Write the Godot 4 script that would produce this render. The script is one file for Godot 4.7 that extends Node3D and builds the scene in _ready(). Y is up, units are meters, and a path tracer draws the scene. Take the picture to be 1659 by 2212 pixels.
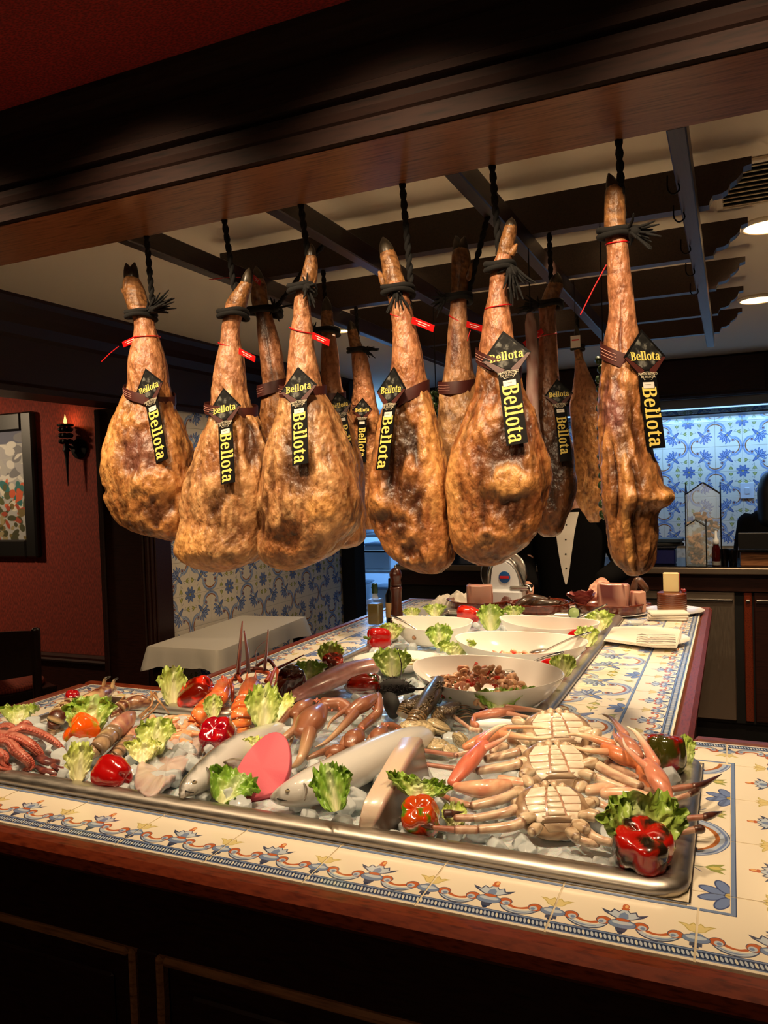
extends Node3D
# A restaurant counter set with seafood on ice under a timber frame of hanging cured hams.
# World: camera stands at x = 0, z = 0; the floor is y = 0; the counter top is y = TOP.

const EYE := 1.62
const TOP := 0.977
const CX := Vector3(0.913583, -0.032883, -0.40532)
const CY := Vector3(0.017748, 0.999, -0.041045)
const CZ := Vector3(0.406264, 0.030305, 0.913253)
const FOCAL := 1691.0

var taken := {}
var M := {}
var rng := RandomNumberGenerator.new()
var na := FastNoiseLite.new()
var nb := FastNoiseLite.new()
var nc := FastNoiseLite.new()

# ---- pixel of the 1659 x 2212 frame to a direction, and that direction to a point on something
func ray(px: float, py: float) -> Vector3:
	return CX * (px - 829.5) - CY * (py - 1106.0) - CZ * FOCAL
func on(px: float, py: float, y: float) -> Vector3:
	var r := ray(px, py)
	return Vector3(0, EYE, 0) + r * ((y - EYE) / r.y)
func dep(px: float, py: float, z: float) -> Vector3:
	var r := ray(px, py)
	return Vector3(0, EYE, 0) + r * (z / r.z)
func atx(px: float, py: float, x: float) -> Vector3:
	var r := ray(px, py)
	return Vector3(0, EYE, 0) + r * (x / r.x)
func P(px: float, py: float, h := 0.0) -> Vector3:   # a point h above the counter top
	return on(px, py, TOP + h)

# ---- one mesh under construction: closed shells are turned outwards and get smooth normals of their own
class Shape:
	var v := PackedVector3Array()
	var n := PackedVector3Array()
	var c := PackedColorArray()
	var uv := PackedVector2Array()
	var ix := PackedInt32Array()
	var col := Color.WHITE
	var tint = null
	var tint3 = null   # called with (angle 0..1, length 0..1, point)
	var i0 := 0
	var k0 := 0
	func begin() -> void:
		i0 = v.size()
		k0 = ix.size()
	func add(p: Vector3, t := Vector2.ZERO) -> int:
		v.append(p)
		uv.append(t)
		c.append(tint.call(p) if tint != null else col)
		return v.size() - 1
	func addc(p: Vector3, k: Color, t := Vector2.ZERO) -> int:
		v.append(p)
		uv.append(t)
		c.append(k)
		return v.size() - 1
	func tri(a: int, b: int, d: int) -> void:
		ix.append(a); ix.append(b); ix.append(d)
	func quad(a: int, b: int, d: int, e: int) -> void:
		ix.append(a); ix.append(b); ix.append(d)
		ix.append(a); ix.append(d); ix.append(e)
	func finish(closed := true) -> void:
		if closed:
			var vol := 0.0
			var o := v[i0]
			for k in range(k0, ix.size(), 3):
				vol += (v[ix[k]] - o).dot((v[ix[k + 1]] - o).cross(v[ix[k + 2]] - o))
			if vol > 0.0:
				for k in range(k0, ix.size(), 3):
					var s := ix[k + 1]
					ix[k + 1] = ix[k + 2]
					ix[k + 2] = s
		n.resize(v.size())
		for i in range(i0, v.size()):
			n[i] = Vector3.ZERO
		for k in range(k0, ix.size(), 3):
			var a := ix[k]
			var b := ix[k + 1]
			var d := ix[k + 2]
			var f := (v[d] - v[a]).cross(v[b] - v[a])
			n[a] += f; n[b] += f; n[d] += f
		for i in range(i0, v.size()):
			n[i] = n[i].normalized() if n[i].length_squared() > 1e-20 else Vector3.UP
	# rows of points joined to a skin; wrap closes each row to a ring, caps close the ends
	func loft(rows: Array, wrap := true, caps := true, cols = null, orient := false) -> void:
		begin()
		var m := rows.size()
		var q: int = rows[0].size()
		for i in m:
			for j in q:
				var t := Vector2(float(j) / maxf(1, q - 1), float(i) / maxf(1, m - 1))
				if tint3 != null: addc(rows[i][j], tint3.call(float(j) / q, t.y, rows[i][j]), t)
				elif cols == null: add(rows[i][j], t)
				else: addc(rows[i][j], cols[i][j], t)
		for i in m - 1:
			for j in (q if wrap else q - 1):
				var j1 := (j + 1) % q
				quad(i0 + i * q + j, i0 + i * q + j1, i0 + (i + 1) * q + j1, i0 + (i + 1) * q + j)
		if wrap and caps:
			for e in [0, m - 1]:
				var mid := Vector3.ZERO
				for p in rows[e]: mid += p
				var a := add(mid / q, Vector2(0.5, 0.5))
				if cols != null: c[a] = cols[e][0]
				elif tint3 != null: c[a] = c[i0 + e * q]
				for j in q:
					var j1 := (j + 1) % q
					if e == 0: tri(a, i0 + j1, i0 + j)
					else: tri(a, i0 + e * q + j, i0 + e * q + j1)
		finish((wrap and caps) or orient)
	# a tube through points; radii are floats or Vector2 (across, along up)
	func tube(pts: Array, rad: Array, sides := 10, up := Vector3.UP, round_ends := true) -> void:
		var rows := []
		var m := pts.size()
		var side := Vector3.ZERO
		for i in m:
			var t: Vector3 = (pts[mini(i + 1, m - 1)] - pts[maxi(i - 1, 0)]).normalized()
			if i == 0:
				side = t.cross(up)
				if side.length() < 0.05: side = t.cross(Vector3.RIGHT)
				if side.length() < 0.05: side = t.cross(Vector3.FORWARD)
			side = (side - t * side.dot(t)).normalized()
			var w := side.cross(t)
			var r: Variant = rad[mini(i, rad.size() - 1)]
			var r2: Vector2 = r if r is Vector2 else Vector2(r, r)
			if i == 0 and round_ends:
				var e := minf(r2.x, r2.y)
				rows.append(ring(pts[0] - t * e * 0.85, side, w, r2 * 0.5, sides))
				rows.append(ring(pts[0] - t * e * 0.45, side, w, r2 * 0.87, sides))
			rows.append(ring(pts[i], side, w, r2, sides))
			if i == m - 1 and round_ends:
				var e := minf(r2.x, r2.y)
				rows.append(ring(pts[i] + t * e * 0.45, side, w, r2 * 0.87, sides))
				rows.append(ring(pts[i] + t * e * 0.85, side, w, r2 * 0.5, sides))
		loft(rows)
	func ring(o: Vector3, a: Vector3, b: Vector3, r: Vector2, k: int) -> PackedVector3Array:
		var out := PackedVector3Array()
		for j in k:
			var g := TAU * j / k
			out.append(o + a * (cos(g) * r.x) + b * (sin(g) * r.y))
		return out
	# profile of (radius, height) turned about an axis through o
	func lathe(prof: Array, k := 24, o := Vector3.ZERO, bs := Basis.IDENTITY, hollow := false) -> void:
		var rows := []
		for p in prof:
			rows.append(ring(o + bs.y * p.y, bs.x, bs.z, Vector2(p.x, p.x), k))
		loft(rows, true, not hollow, null, hollow)
	func ball(o: Vector3, r: Vector3, bs := Basis.IDENTITY, k := 12, m := 7) -> void:
		var rows := []
		for i in range(1, m):
			var g := PI * i / m
			var row := PackedVector3Array()
			for j in k:
				var h := TAU * j / k
				row.append(o + bs * Vector3(r.x * sin(g) * cos(h), r.y * cos(g), r.z * sin(g) * sin(h)))
			rows.append(row)
		begin()
		for i in rows.size():
			for j in k: add(rows[i][j], Vector2(float(j) / k, float(i + 1) / m))
		for i in rows.size() - 1:
			for j in k:
				var j1 := (j + 1) % k
				quad(i0 + i * k + j, i0 + i * k + j1, i0 + (i + 1) * k + j1, i0 + (i + 1) * k + j)
		var a := add(o + bs * Vector3(0, r.y, 0))
		var b := add(o - bs * Vector3(0, r.y, 0))
		var l := i0 + (rows.size() - 1) * k
		for j in k:
			var j1 := (j + 1) % k
			tri(a, i0 + j1, i0 + j)
			tri(b, l + j, l + j1)
		finish()
	func face(pts: Array, uvs = null) -> void:   # one flat convex face, kept as it is given (clockwise seen from its front)
		begin()
		for k in pts.size(): add(pts[k], uvs[k] if uvs != null else Vector2.ZERO)
		for k in range(1, pts.size() - 1): tri(i0, i0 + k, i0 + k + 1)
		finish(false)
	# box with chamfered edges, flat faces; uv of the +y face runs 0..1
	func box(o: Vector3, s: Vector3, r := 0.0, bs := Basis.IDENTITY) -> void:
		var h := s * 0.5
		var q := minf(r, minf(h.x, minf(h.y, h.z)) * 0.98)
		if q <= 0.0:
			for ax in 3:
				for sg in [-1.0, 1.0]:
					var a := Vector3.ZERO; var b := Vector3.ZERO; var d := Vector3.ZERO
					d[ax] = sg * h[ax]; a[(ax + 1) % 3] = h[(ax + 1) % 3]; b[(ax + 2) % 3] = h[(ax + 2) % 3]
					flat([o + bs * (d - a - b), o + bs * (d + a - b), o + bs * (d + a + b), o + bs * (d - a + b)], bs * d)
			return
		for ax in 3:
			var i1 := (ax + 1) % 3
			var i2 := (ax + 2) % 3
			for sg in [-1.0, 1.0]:
				var d := Vector3.ZERO; var a := Vector3.ZERO; var b := Vector3.ZERO
				d[ax] = sg * h[ax]; a[i1] = h[i1] - q; b[i2] = h[i2] - q
				flat([o + bs * (d - a - b), o + bs * (d + a - b), o + bs * (d + a + b), o + bs * (d - a + b)], bs * d)
			for s1 in [-1.0, 1.0]:
				for s2 in [-1.0, 1.0]:
					var e := Vector3.ZERO; e[ax] = h[ax] - q
					var p1 := Vector3.ZERO; p1[i1] = s1 * h[i1]; p1[i2] = s2 * (h[i2] - q)
					var p2 := Vector3.ZERO; p2[i1] = s1 * (h[i1] - q); p2[i2] = s2 * h[i2]
					flat([o + bs * (p1 - e), o + bs * (p1 + e), o + bs * (p2 + e), o + bs * (p2 - e)], bs * (p1 + p2))
		for sx in [-1.0, 1.0]:
			for sy in [-1.0, 1.0]:
				for sz in [-1.0, 1.0]:
					var g := Vector3(sx, sy, sz)
					flat([o + bs * (g * Vector3(h.x, h.y - q, h.z - q)), o + bs * (g * Vector3(h.x - q, h.y, h.z - q)), o + bs * (g * Vector3(h.x - q, h.y - q, h.z))], bs * g)
	func flat(pts: Array, out: Vector3, uvs = null) -> void:
		var f: Vector3 = (pts[2] - pts[0]).cross(pts[1] - pts[0])
		if f.dot(out) < 0.0:
			pts = pts.duplicate()
			pts.reverse()
			if uvs != null:
				uvs = uvs.duplicate()
				uvs.reverse()
		face(pts, uvs)
	# outline in the xy plane of bs, given as Vector2s, with thickness along bs.z
	func slab(poly: Array, o: Vector3, bs: Basis, d: float) -> void:
		var pk := PackedVector2Array(poly)
		var t := Geometry2D.triangulate_polygon(pk)
		for sg in [0.0, 1.0]:
			begin()
			for p in poly: add(o + bs * Vector3(p.x, p.y, d * (sg - 0.5)), p)
			for k in range(0, t.size(), 3):
				var f := (v[i0 + t[k + 2]] - v[i0 + t[k]]).cross(v[i0 + t[k + 1]] - v[i0 + t[k]])
				if f.dot(bs.z) * (sg - 0.5) > 0.0: tri(i0 + t[k], i0 + t[k + 1], i0 + t[k + 2])
				else: tri(i0 + t[k], i0 + t[k + 2], i0 + t[k + 1])
			finish(false)
		var m := poly.size()
		var ccw := not Geometry2D.is_polygon_clockwise(pk)
		for k in m:
			var a: Vector2 = poly[k]
			var b: Vector2 = poly[(k + 1) % m]
			var e := b - a
			var nrm := Vector2(e.y, -e.x) * (1.0 if ccw else -1.0)
			flat([o + bs * Vector3(a.x, a.y, -d / 2), o + bs * Vector3(b.x, b.y, -d / 2), o + bs * Vector3(b.x, b.y, d / 2), o + bs * Vector3(a.x, a.y, d / 2)], bs * Vector3(nrm.x, nrm.y, 0))
	func mesh() -> ArrayMesh:
		var a := []
		a.resize(Mesh.ARRAY_MAX)
		a[Mesh.ARRAY_VERTEX] = v
		a[Mesh.ARRAY_NORMAL] = n
		a[Mesh.ARRAY_COLOR] = c
		a[Mesh.ARRAY_TEX_UV] = uv
		a[Mesh.ARRAY_INDEX] = ix
		var m := ArrayMesh.new()
		m.add_surface_from_arrays(Mesh.PRIMITIVE_TRIANGLES, a)
		return m

# ---- small curve helpers
func cat(a: Variant, b: Variant, c: Variant, d: Variant, t: float) -> Variant:
	return (b * 2.0 + (c - a) * t + (a * 2.0 - b * 5.0 + c * 4.0 - d) * (t * t) + (b * 3.0 - a - c * 3.0 + d) * (t * t * t)) * 0.5
func curve(p: Array, n: int) -> Array:   # Catmull-Rom through p, n points (floats, Vector2s or Vector3s)
	var out := []
	var m := p.size() - 1
	for i in n:
		var t := float(i) / (n - 1) * m
		var k := mini(int(t), m - 1)
		out.append(cat(p[maxi(k - 1, 0)], p[k], p[k + 1], p[mini(k + 2, m)], t - k))
	return out
func lin(p: Array, t: float) -> float:   # p: [[key, value], ...]
	if t <= p[0][0]: return p[0][1]
	for k in range(1, p.size()):
		if t <= p[k][0]:
			return lerpf(p[k - 1][1], p[k][1], (t - p[k - 1][0]) / (p[k][0] - p[k - 1][0]))
	return p[-1][1]
func lc(r: float, g: float, b: float) -> Color:   # an sRGB colour as linear vertex colour
	return Color(r, g, b).srgb_to_linear()
func facing(d: Vector3, up := Vector3.UP) -> Basis:   # x runs along d
	var x := d.normalized()
	var z := x.cross(up).normalized()
	return Basis(x, z.cross(x), z)

# ---- nodes
func numbered(called: String) -> String:
	var k: int = taken.get(called, 0)
	taken[called] = k + 1
	return called if k == 0 else "%s_%03d" % [called, k]
func meta(o: Node, label := "", category := "", group := "", kind := "") -> Node:
	if label: o.set_meta("label", label)
	if category: o.set_meta("category", category)
	if group: o.set_meta("group", group)
	if kind: o.set_meta("kind", kind)
	return o
func thing(called: String, label: String, category: String, at := Vector3.ZERO, group := "", bs := Basis.IDENTITY) -> Node3D:
	var o := Node3D.new()
	o.name = numbered(called)
	add_child(o)
	o.transform = Transform3D(bs, at)
	meta(o, label, category, group)
	return o
func part(s: Variant, called: String, m: Material, parent: Node = null, label := "") -> MeshInstance3D:
	var o := MeshInstance3D.new()
	o.mesh = s.mesh() if s is Shape else s
	o.material_override = m
	o.cast_shadow = GeometryInstance3D.SHADOW_CASTING_SETTING_ON
	if parent == null:
		o.name = numbered(called)
		add_child(o)
	else:
		o.name = called
		parent.add_child(o, true)
	if label: o.set_meta("label", label)
	return o
func struct(s: Variant, called: String, m: Material) -> MeshInstance3D:
	var o := part(s, called, m)
	o.set_meta("kind", "structure")
	return o
func copy(o: Node3D, called: String, label: String, t: Transform3D) -> Node3D:
	var d: Node3D = o.duplicate()
	d.name = numbered(called)
	add_child(d)
	d.transform = t
	d.set_meta("label", label)
	return d
func boxed(o: Vector3, s: Vector3, r := 0.0, bs := Basis.IDENTITY) -> Shape:
	var q := Shape.new()
	q.box(o, s, r, bs)
	return q
func span(a: Vector3, b: Vector3, r := 0.0) -> Shape:
	return boxed((a + b) * 0.5, (b - a).abs(), r)
func letters(t: String, size: float, m: Material, parent: Node, at: Transform3D, called := "lettering", bold := true, deep := 0.0006) -> MeshInstance3D:
	var f := SystemFont.new()
	f.font_names = PackedStringArray(["Droid Serif"]) if bold else PackedStringArray(["Droid Sans"])
	f.font_weight = 600 if bold else 400
	var tm := TextMesh.new()
	tm.text = t
	tm.font = f
	tm.font_size = 64
	tm.pixel_size = size / 64.0
	tm.depth = deep
	tm.curve_step = 2.0
	var o := part(tm, called, m, parent)
	o.transform = at
	return o

# ---- materials
func noise_tex(freq: float, ramp: Array, seed_: int, normal := false, bump := 4.0, kind := FastNoiseLite.TYPE_SIMPLEX_SMOOTH, size := 512, oct := 4) -> NoiseTexture2D:
	var f := FastNoiseLite.new()
	f.noise_type = kind
	f.frequency = freq
	f.fractal_octaves = oct
	f.seed = seed_
	var t := NoiseTexture2D.new()
	t.width = size
	t.height = size
	t.seamless = true
	t.noise = f
	if normal:
		t.as_normal_map = true
		t.bump_strength = bump
	elif ramp:
		var g := Gradient.new()
		g.offsets = PackedFloat32Array(ramp.map(func(e): return e[0]))
		g.colors = PackedColorArray(ramp.map(func(e): return e[1]))
		t.color_ramp = g
	return t
func mat(c: Color, rough := 0.6, metal := 0.0, o := {}) -> StandardMaterial3D:
	var m := StandardMaterial3D.new()
	m.albedo_color = c
	m.roughness = rough
	m.metallic = metal
	if o.get("vc", false): m.vertex_color_use_as_albedo = true
	if o.has("tex"): m.albedo_texture = o.tex
	if o.has("tri"):
		m.uv1_triplanar = true
		m.uv1_world_triplanar = o.get("world", false)
		m.uv1_scale = o.tri if o.tri is Vector3 else Vector3.ONE * o.tri
	if o.has("normal"):
		m.normal_enabled = true
		m.normal_texture = o.normal
		m.normal_scale = o.get("ns", 1.0)
	if o.has("height"):
		m.heightmap_enabled = true
		m.heightmap_texture = o.height
		m.heightmap_scale = o.get("hs", 0.2)
	if o.has("rough_tex"): m.roughness_texture = o.rough_tex
	if o.has("coat"):
		m.clearcoat_enabled = true
		m.clearcoat = o.coat
		m.clearcoat_roughness = o.get("coat_r", 0.1)
	if o.has("sss"):
		m.subsurf_scatter_enabled = true
		m.subsurf_scatter_strength = o.sss
	if o.has("back"):
		m.backlight_enabled = true
		m.backlight = o.back
	if o.has("glow"):
		m.emission_enabled = true
		m.emission = o.glow
		m.emission_energy_multiplier = o.get("energy", 1.0)
	if o.has("rim"):
		m.rim_enabled = true
		m.rim = o.rim
		m.rim_tint = 0.5
	if o.has("aniso"):
		m.anisotropy_enabled = true
		m.anisotropy = o.aniso
	if o.has("spec"): m.metallic_specular = o.spec
	if c.a < 1.0: m.transparency = BaseMaterial3D.TRANSPARENCY_ALPHA
	if o.has("glass"):
		m.refraction_enabled = true
		m.refraction_scale = o.glass
	return m

# ---- painting of flat print (glazed tile decoration, pictures)
class Canvas:
	var im: Image
	var k: float
	func _init(w: float, h: float, px: float, c: Color):
		k = px
		im = Image.create(int(w * px), int(h * px), false, Image.FORMAT_RGB8)
		im.fill(c)
	func dot(p: Vector2, r: float, c: Color) -> void:
		var q := p * k
		var s := r * k
		for y in range(maxi(0, int(q.y - s - 1)), mini(im.get_height(), int(q.y + s + 2))):
			for x in range(maxi(0, int(q.x - s - 1)), mini(im.get_width(), int(q.x + s + 2))):
				var a := clampf(s + 0.5 - Vector2(x + 0.5, y + 0.5).distance_to(q), 0.0, 1.0)
				if a > 0.0: im.set_pixel(x, y, im.get_pixel(x, y).lerp(c, a))
	func oval(p: Vector2, r: Vector2, g: float, c: Color) -> void:
		var m := maxf(r.x, r.y) * k + 1
		var q := p * k
		for y in range(maxi(0, int(q.y - m)), mini(im.get_height(), int(q.y + m + 1))):
			for x in range(maxi(0, int(q.x - m)), mini(im.get_width(), int(q.x + m + 1))):
				var d := (Vector2(x + 0.5, y + 0.5) - q).rotated(-g) / (r * k)
				var a := clampf((1.0 - d.length()) * minf(r.x, r.y) * k + 0.5, 0.0, 1.0)
				if a > 0.0: im.set_pixel(x, y, im.get_pixel(x, y).lerp(c, a))
	func line(pts: Array, w0: float, w1: float, w2: float, c: Color) -> void:   # a brush stroke: widths at start, middle, end
		var m := pts.size() - 1
		var n := 0
		for i in m: n += int(pts[i].distance_to(pts[i + 1]) * k * 0.8) + 2
		for i in n + 1:
			var t := float(i) / n * m
			var j := mini(int(t), m - 1)
			var a: Vector2 = pts[maxi(j - 1, 0)]
			var b: Vector2 = pts[j]
			var d: Vector2 = pts[j + 1]
			var p := b.cubic_interpolate(d, a, pts[mini(j + 2, m)], t - j)
			var u := float(i) / n
			dot(p, (lerpf(w0, w1, u * 2) if u < 0.5 else lerpf(w1, w2, u * 2 - 1)) * 0.5, c)
	func poly(pts: Array, c: Color) -> void:
		var pk := PackedVector2Array(pts)
		var lo: Vector2 = pts[0]
		var hi: Vector2 = pts[0]
		for p in pts:
			lo = lo.min(p)
			hi = hi.max(p)
		for y in range(maxi(0, int(lo.y * k)), mini(im.get_height(), int(hi.y * k) + 1)):
			for x in range(maxi(0, int(lo.x * k)), mini(im.get_width(), int(hi.x * k) + 1)):
				if Geometry2D.is_point_in_polygon(Vector2(x + 0.5, y + 0.5) / k, pk): im.set_pixel(x, y, c)
	func rect(a: Vector2, b: Vector2, c: Color) -> void:
		im.fill_rect(Rect2i(Vector2i(a * k), Vector2i((b - a) * k) + Vector2i.ONE), c)
	func tex() -> ImageTexture:
		return ImageTexture.create_from_image(im)

func paint_border() -> ImageTexture:   # 200 x 141 mm border tile, y counts from the outer edge
	var cream := Color(0.93, 0.89, 0.80)
	var c := Canvas.new(200, 141.5, 2.4, cream)
	var navy := Color(0.16, 0.22, 0.36)
	var blue := Color(0.46, 0.54, 0.68)
	var pale := Color(0.73, 0.78, 0.83)
	var ora := Color(0.73, 0.39, 0.23)
	var dark := Color(0.27, 0.30, 0.40)
	var yel := Color(0.86, 0.79, 0.55)
	c.rect(Vector2(0, 6), Vector2(200, 29), blue)
	c.rect(Vector2(0, 9), Vector2(200, 25), navy)
	for i in 33:
		c.oval(Vector2(3 + i * 6.06, 17), Vector2(2.0, 6.3), 0.25, pale if i % 4 else Color(0.86, 0.86, 0.80))
	c.rect(Vector2(0, 28.4), Vector2(200, 29.4), navy)
	c.rect(Vector2(0, 134), Vector2(200, 141), blue)
	c.rect(Vector2(0, 133), Vector2(200, 134), navy)
	for h in [0.0, 1.0]:   # two mirrored halves of the frieze
		var f := func(x: float, y: float) -> Vector2: return Vector2(x if h == 0.0 else 200.0 - x, y)
		c.line([f.call(20, 60), f.call(24, 48), f.call(36, 38), f.call(52, 35), f.call(67, 38), f.call(77, 48), f.call(79, 59)], 3, 11, 3, dark)
		c.line([f.call(20, 60), f.call(25, 49), f.call(37, 40), f.call(52, 37), f.call(66, 40), f.call(76, 49), f.call(79, 59)], 3, 9.5, 3, pale)
		c.line([f.call(26, 47), f.call(38, 39), f.call(52, 36.5), f.call(66, 39)], 1, 3, 1, blue)
		c.line([f.call(38, 52), f.call(46, 48), f.call(56, 47), f.call(64, 50)], 6, 4, 6, ora)
		for q in [[27, 57], [74, 59]]:
			c.dot(f.call(q[0], q[1]), 11, dark)
			c.dot(f.call(q[0], q[1]), 10, ora)
			c.dot(f.call(q[0] + (2 if q[0] < 50 else -2), q[1] - 3), 6.2, pale)
			c.dot(f.call(q[0] + (3 if q[0] < 50 else -3), q[1] - 4), 3.5, blue)
		# small urn cut by the joint, with a tulip
		c.oval(f.call(0, 55), Vector2(19, 11), 0, dark)
		c.oval(f.call(0, 55), Vector2(18, 10), 0, blue)
		c.oval(f.call(0, 58), Vector2(14, 5), 0, pale)
		c.rect(f.call(0, 36).min(f.call(8, 44)), f.call(0, 36).max(f.call(8, 44)), dark)
		c.rect(f.call(0, 32).min(f.call(4, 36)), f.call(0, 32).max(f.call(4, 36)), navy)
		c.oval(f.call(0, 66), Vector2(9, 4), 0, blue)
		c.poly([f.call(0, 70), f.call(11, 74), f.call(17, 84), f.call(26, 92), f.call(16, 92), f.call(11, 89), f.call(5, 97), f.call(0, 90)], Color(0.72, 0.66, 0.38))
		c.poly([f.call(0, 72), f.call(10, 75), f.call(15, 84), f.call(22, 90), f.call(15, 90), f.call(10, 87), f.call(5, 94), f.call(0, 88)], yel)
		# tall urn in the middle, with its winged crown
		c.oval(f.call(100, 57), Vector2(20, 12), 0, dark)
		c.oval(f.call(100, 57), Vector2(19, 11), 0, blue)
		c.oval(f.call(100, 60), Vector2(15, 5), 0, pale)
		c.poly([f.call(100, 34), f.call(94, 36), f.call(91, 46), f.call(100, 46)], dark)
		c.poly([f.call(100, 30), f.call(97, 31), f.call(95, 37), f.call(100, 37)], navy)
		c.poly([f.call(97, 68), f.call(86, 72), f.call(72, 82), f.call(66, 92), f.call(80, 86), f.call(84, 96), f.call(92, 91), f.call(97, 100), f.call(100, 100), f.call(100, 68)], dark)
		c.poly([f.call(98, 69), f.call(87, 74), f.call(76, 83), f.call(82, 84), f.call(85, 93), f.call(92, 88), f.call(97, 97), f.call(100, 97), f.call(100, 69)], pale)
		c.poly([f.call(100, 69), f.call(93, 74), f.call(94, 84), f.call(100, 90)], blue)
	c.oval(Vector2(100, 68), Vector2(11, 4.5), 0, dark)
	c.oval(Vector2(100, 68), Vector2(10, 4), 0, ora)
	c.oval(Vector2(100, 100), Vector2(6, 4), 0, ora)
	c.oval(Vector2(100, 107), Vector2(5, 7), 0, ora)
	c.oval(Vector2(101, 107), Vector2(2.5, 5), 0, Color(0.9, 0.7, 0.45))
	return c.tex()

func paint_field() -> ImageTexture:   # a quarter of the ring pattern: ring centre at (0, 0), blossom at (100, 100)
	var c := Canvas.new(100, 100, 2.9, Color(0.93, 0.89, 0.80))
	var navy := Color(0.26, 0.31, 0.48)
	var blue := Color(0.44, 0.52, 0.70)
	var pale := Color(0.68, 0.74, 0.83)
	var och := Color(0.66, 0.40, 0.20)
	for h in 2:
		var f := func(x: float, y: float) -> Vector2: return Vector2(x, y) if h == 0 else Vector2(y, x)
		var arc := [f.call(-4, 95), f.call(10, 93), f.call(24, 86), f.call(33, 74), f.call(35, 63), f.call(43, 54)]
		c.line(arc, 11, 11, 5, navy)
		c.line(arc, 9.5, 9.5, 4, pale)
		c.line([f.call(-4, 97), f.call(10, 95), f.call(26, 87), f.call(36, 74)], 2, 2.5, 1, blue)
		c.line([f.call(-4, 90), f.call(9, 88), f.call(20, 82), f.call(28, 72)], 3.5, 4, 1.5, och)
		c.dot(f.call(26, 66), 7.6, navy)
		c.dot(f.call(26, 66), 6.6, pale)
		c.dot(f.call(25, 66), 4.2, och)
		c.dot(f.call(25, 67), 2.2, navy)
		# leaves fanning towards the ring centre
		for q in [[[42, 44], [30, 46], [20, 54], [14, 52]], [[40, 42], [28, 38], [16, 42], [9, 38]], [[40, 40], [30, 31], [22, 31], [16, 26]]]:
			var l: Array = q.map(func(e): return f.call(e[0], e[1]))
			c.line(l, 8, 9, 1.5, navy)
			c.line(l, 6, 7, 0.8, blue)
			c.line(l.slice(0, 3), 2, 2.5, 1, pale)
		# tulips on thin stems
		c.line([f.call(60, 72), f.call(66, 78)], 0.8, 0.8, 0.8, navy)
		c.line([f.call(58, 70), f.call(57, 84)], 1, 1, 1, Color(0.4, 0.45, 0.35))
		c.poly([f.call(57, 80), f.call(51, 86), f.call(48, 96), f.call(54, 92), f.call(57, 97), f.call(60, 92), f.call(66, 96), f.call(63, 86)], Color(0.58, 0.60, 0.34))
		c.poly([f.call(57, 83), f.call(54, 87), f.call(54, 91), f.call(57, 94), f.call(59, 91), f.call(60, 87)], Color(0.80, 0.75, 0.45))
		var g := 0.393 if h == 0 else 1.178
		c.oval(Vector2(100, 100) - Vector2.from_angle(g) * 14, Vector2(11, 5.4), g, navy)
		c.oval(Vector2(100, 100) - Vector2.from_angle(g) * 14, Vector2(9.5, 4.3), g, blue)
	c.line([Vector2(62, 62), Vector2(50, 50), Vector2(40, 40)], 5, 13, 8, navy)
	c.line([Vector2(60, 60), Vector2(50, 50), Vector2(40, 40)], 3, 10, 6, blue)
	c.oval(Vector2(45, 45), Vector2(5, 2.4), 0.785, Color(0.75, 0.66, 0.42))
	c.dot(Vector2(100, 100), 4, Color(0.8, 0.72, 0.45))
	return c.tex()

# ---- one glazed tile: a thin slab with bevelled edge whose face carries the print; x right, y up on the face, z out
func tile_mesh(w: float, h: float, t: float, uv0: Vector2, uv1: Vector2) -> ArrayMesh:
	var s := Shape.new()
	var b := 0.0012
	var f := func(x: float, y: float) -> Vector2: return Vector2(lerpf(uv0.x, uv1.x, x / w + 0.5), lerpf(uv0.y, uv1.y, y / h + 0.5))
	var a := Vector2(w / 2 - b, h / 2 - b)
	var e := Vector2(w / 2, h / 2)
	var top := [Vector3(-a.x, -a.y, 0), Vector3(a.x, -a.y, 0), Vector3(a.x, a.y, 0), Vector3(-a.x, a.y, 0)]
	s.flat(top, Vector3.BACK, top.map(func(p): return f.call(p.x, p.y)))
	var out := [Vector3(-e.x, -e.y, -b), Vector3(e.x, -e.y, -b), Vector3(e.x, e.y, -b), Vector3(-e.x, e.y, -b)]
	for i in 4:
		var j := (i + 1) % 4
		var q := [top[i], top[j], out[j], out[i]]
		s.flat(q, out[i] + out[j] + Vector3(0, 0, 0.02), q.map(func(p): return f.call(p.x, p.y)))
		var d := Vector3(0, 0, b - t)
		var q2 := [out[i], out[j], out[j] + d, out[i] + d]
		s.flat(q2, (out[i] + out[j]) * Vector3(1, 1, 0), q2.map(func(p): return f.call(p.x, p.y)))
	return s.mesh()

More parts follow.
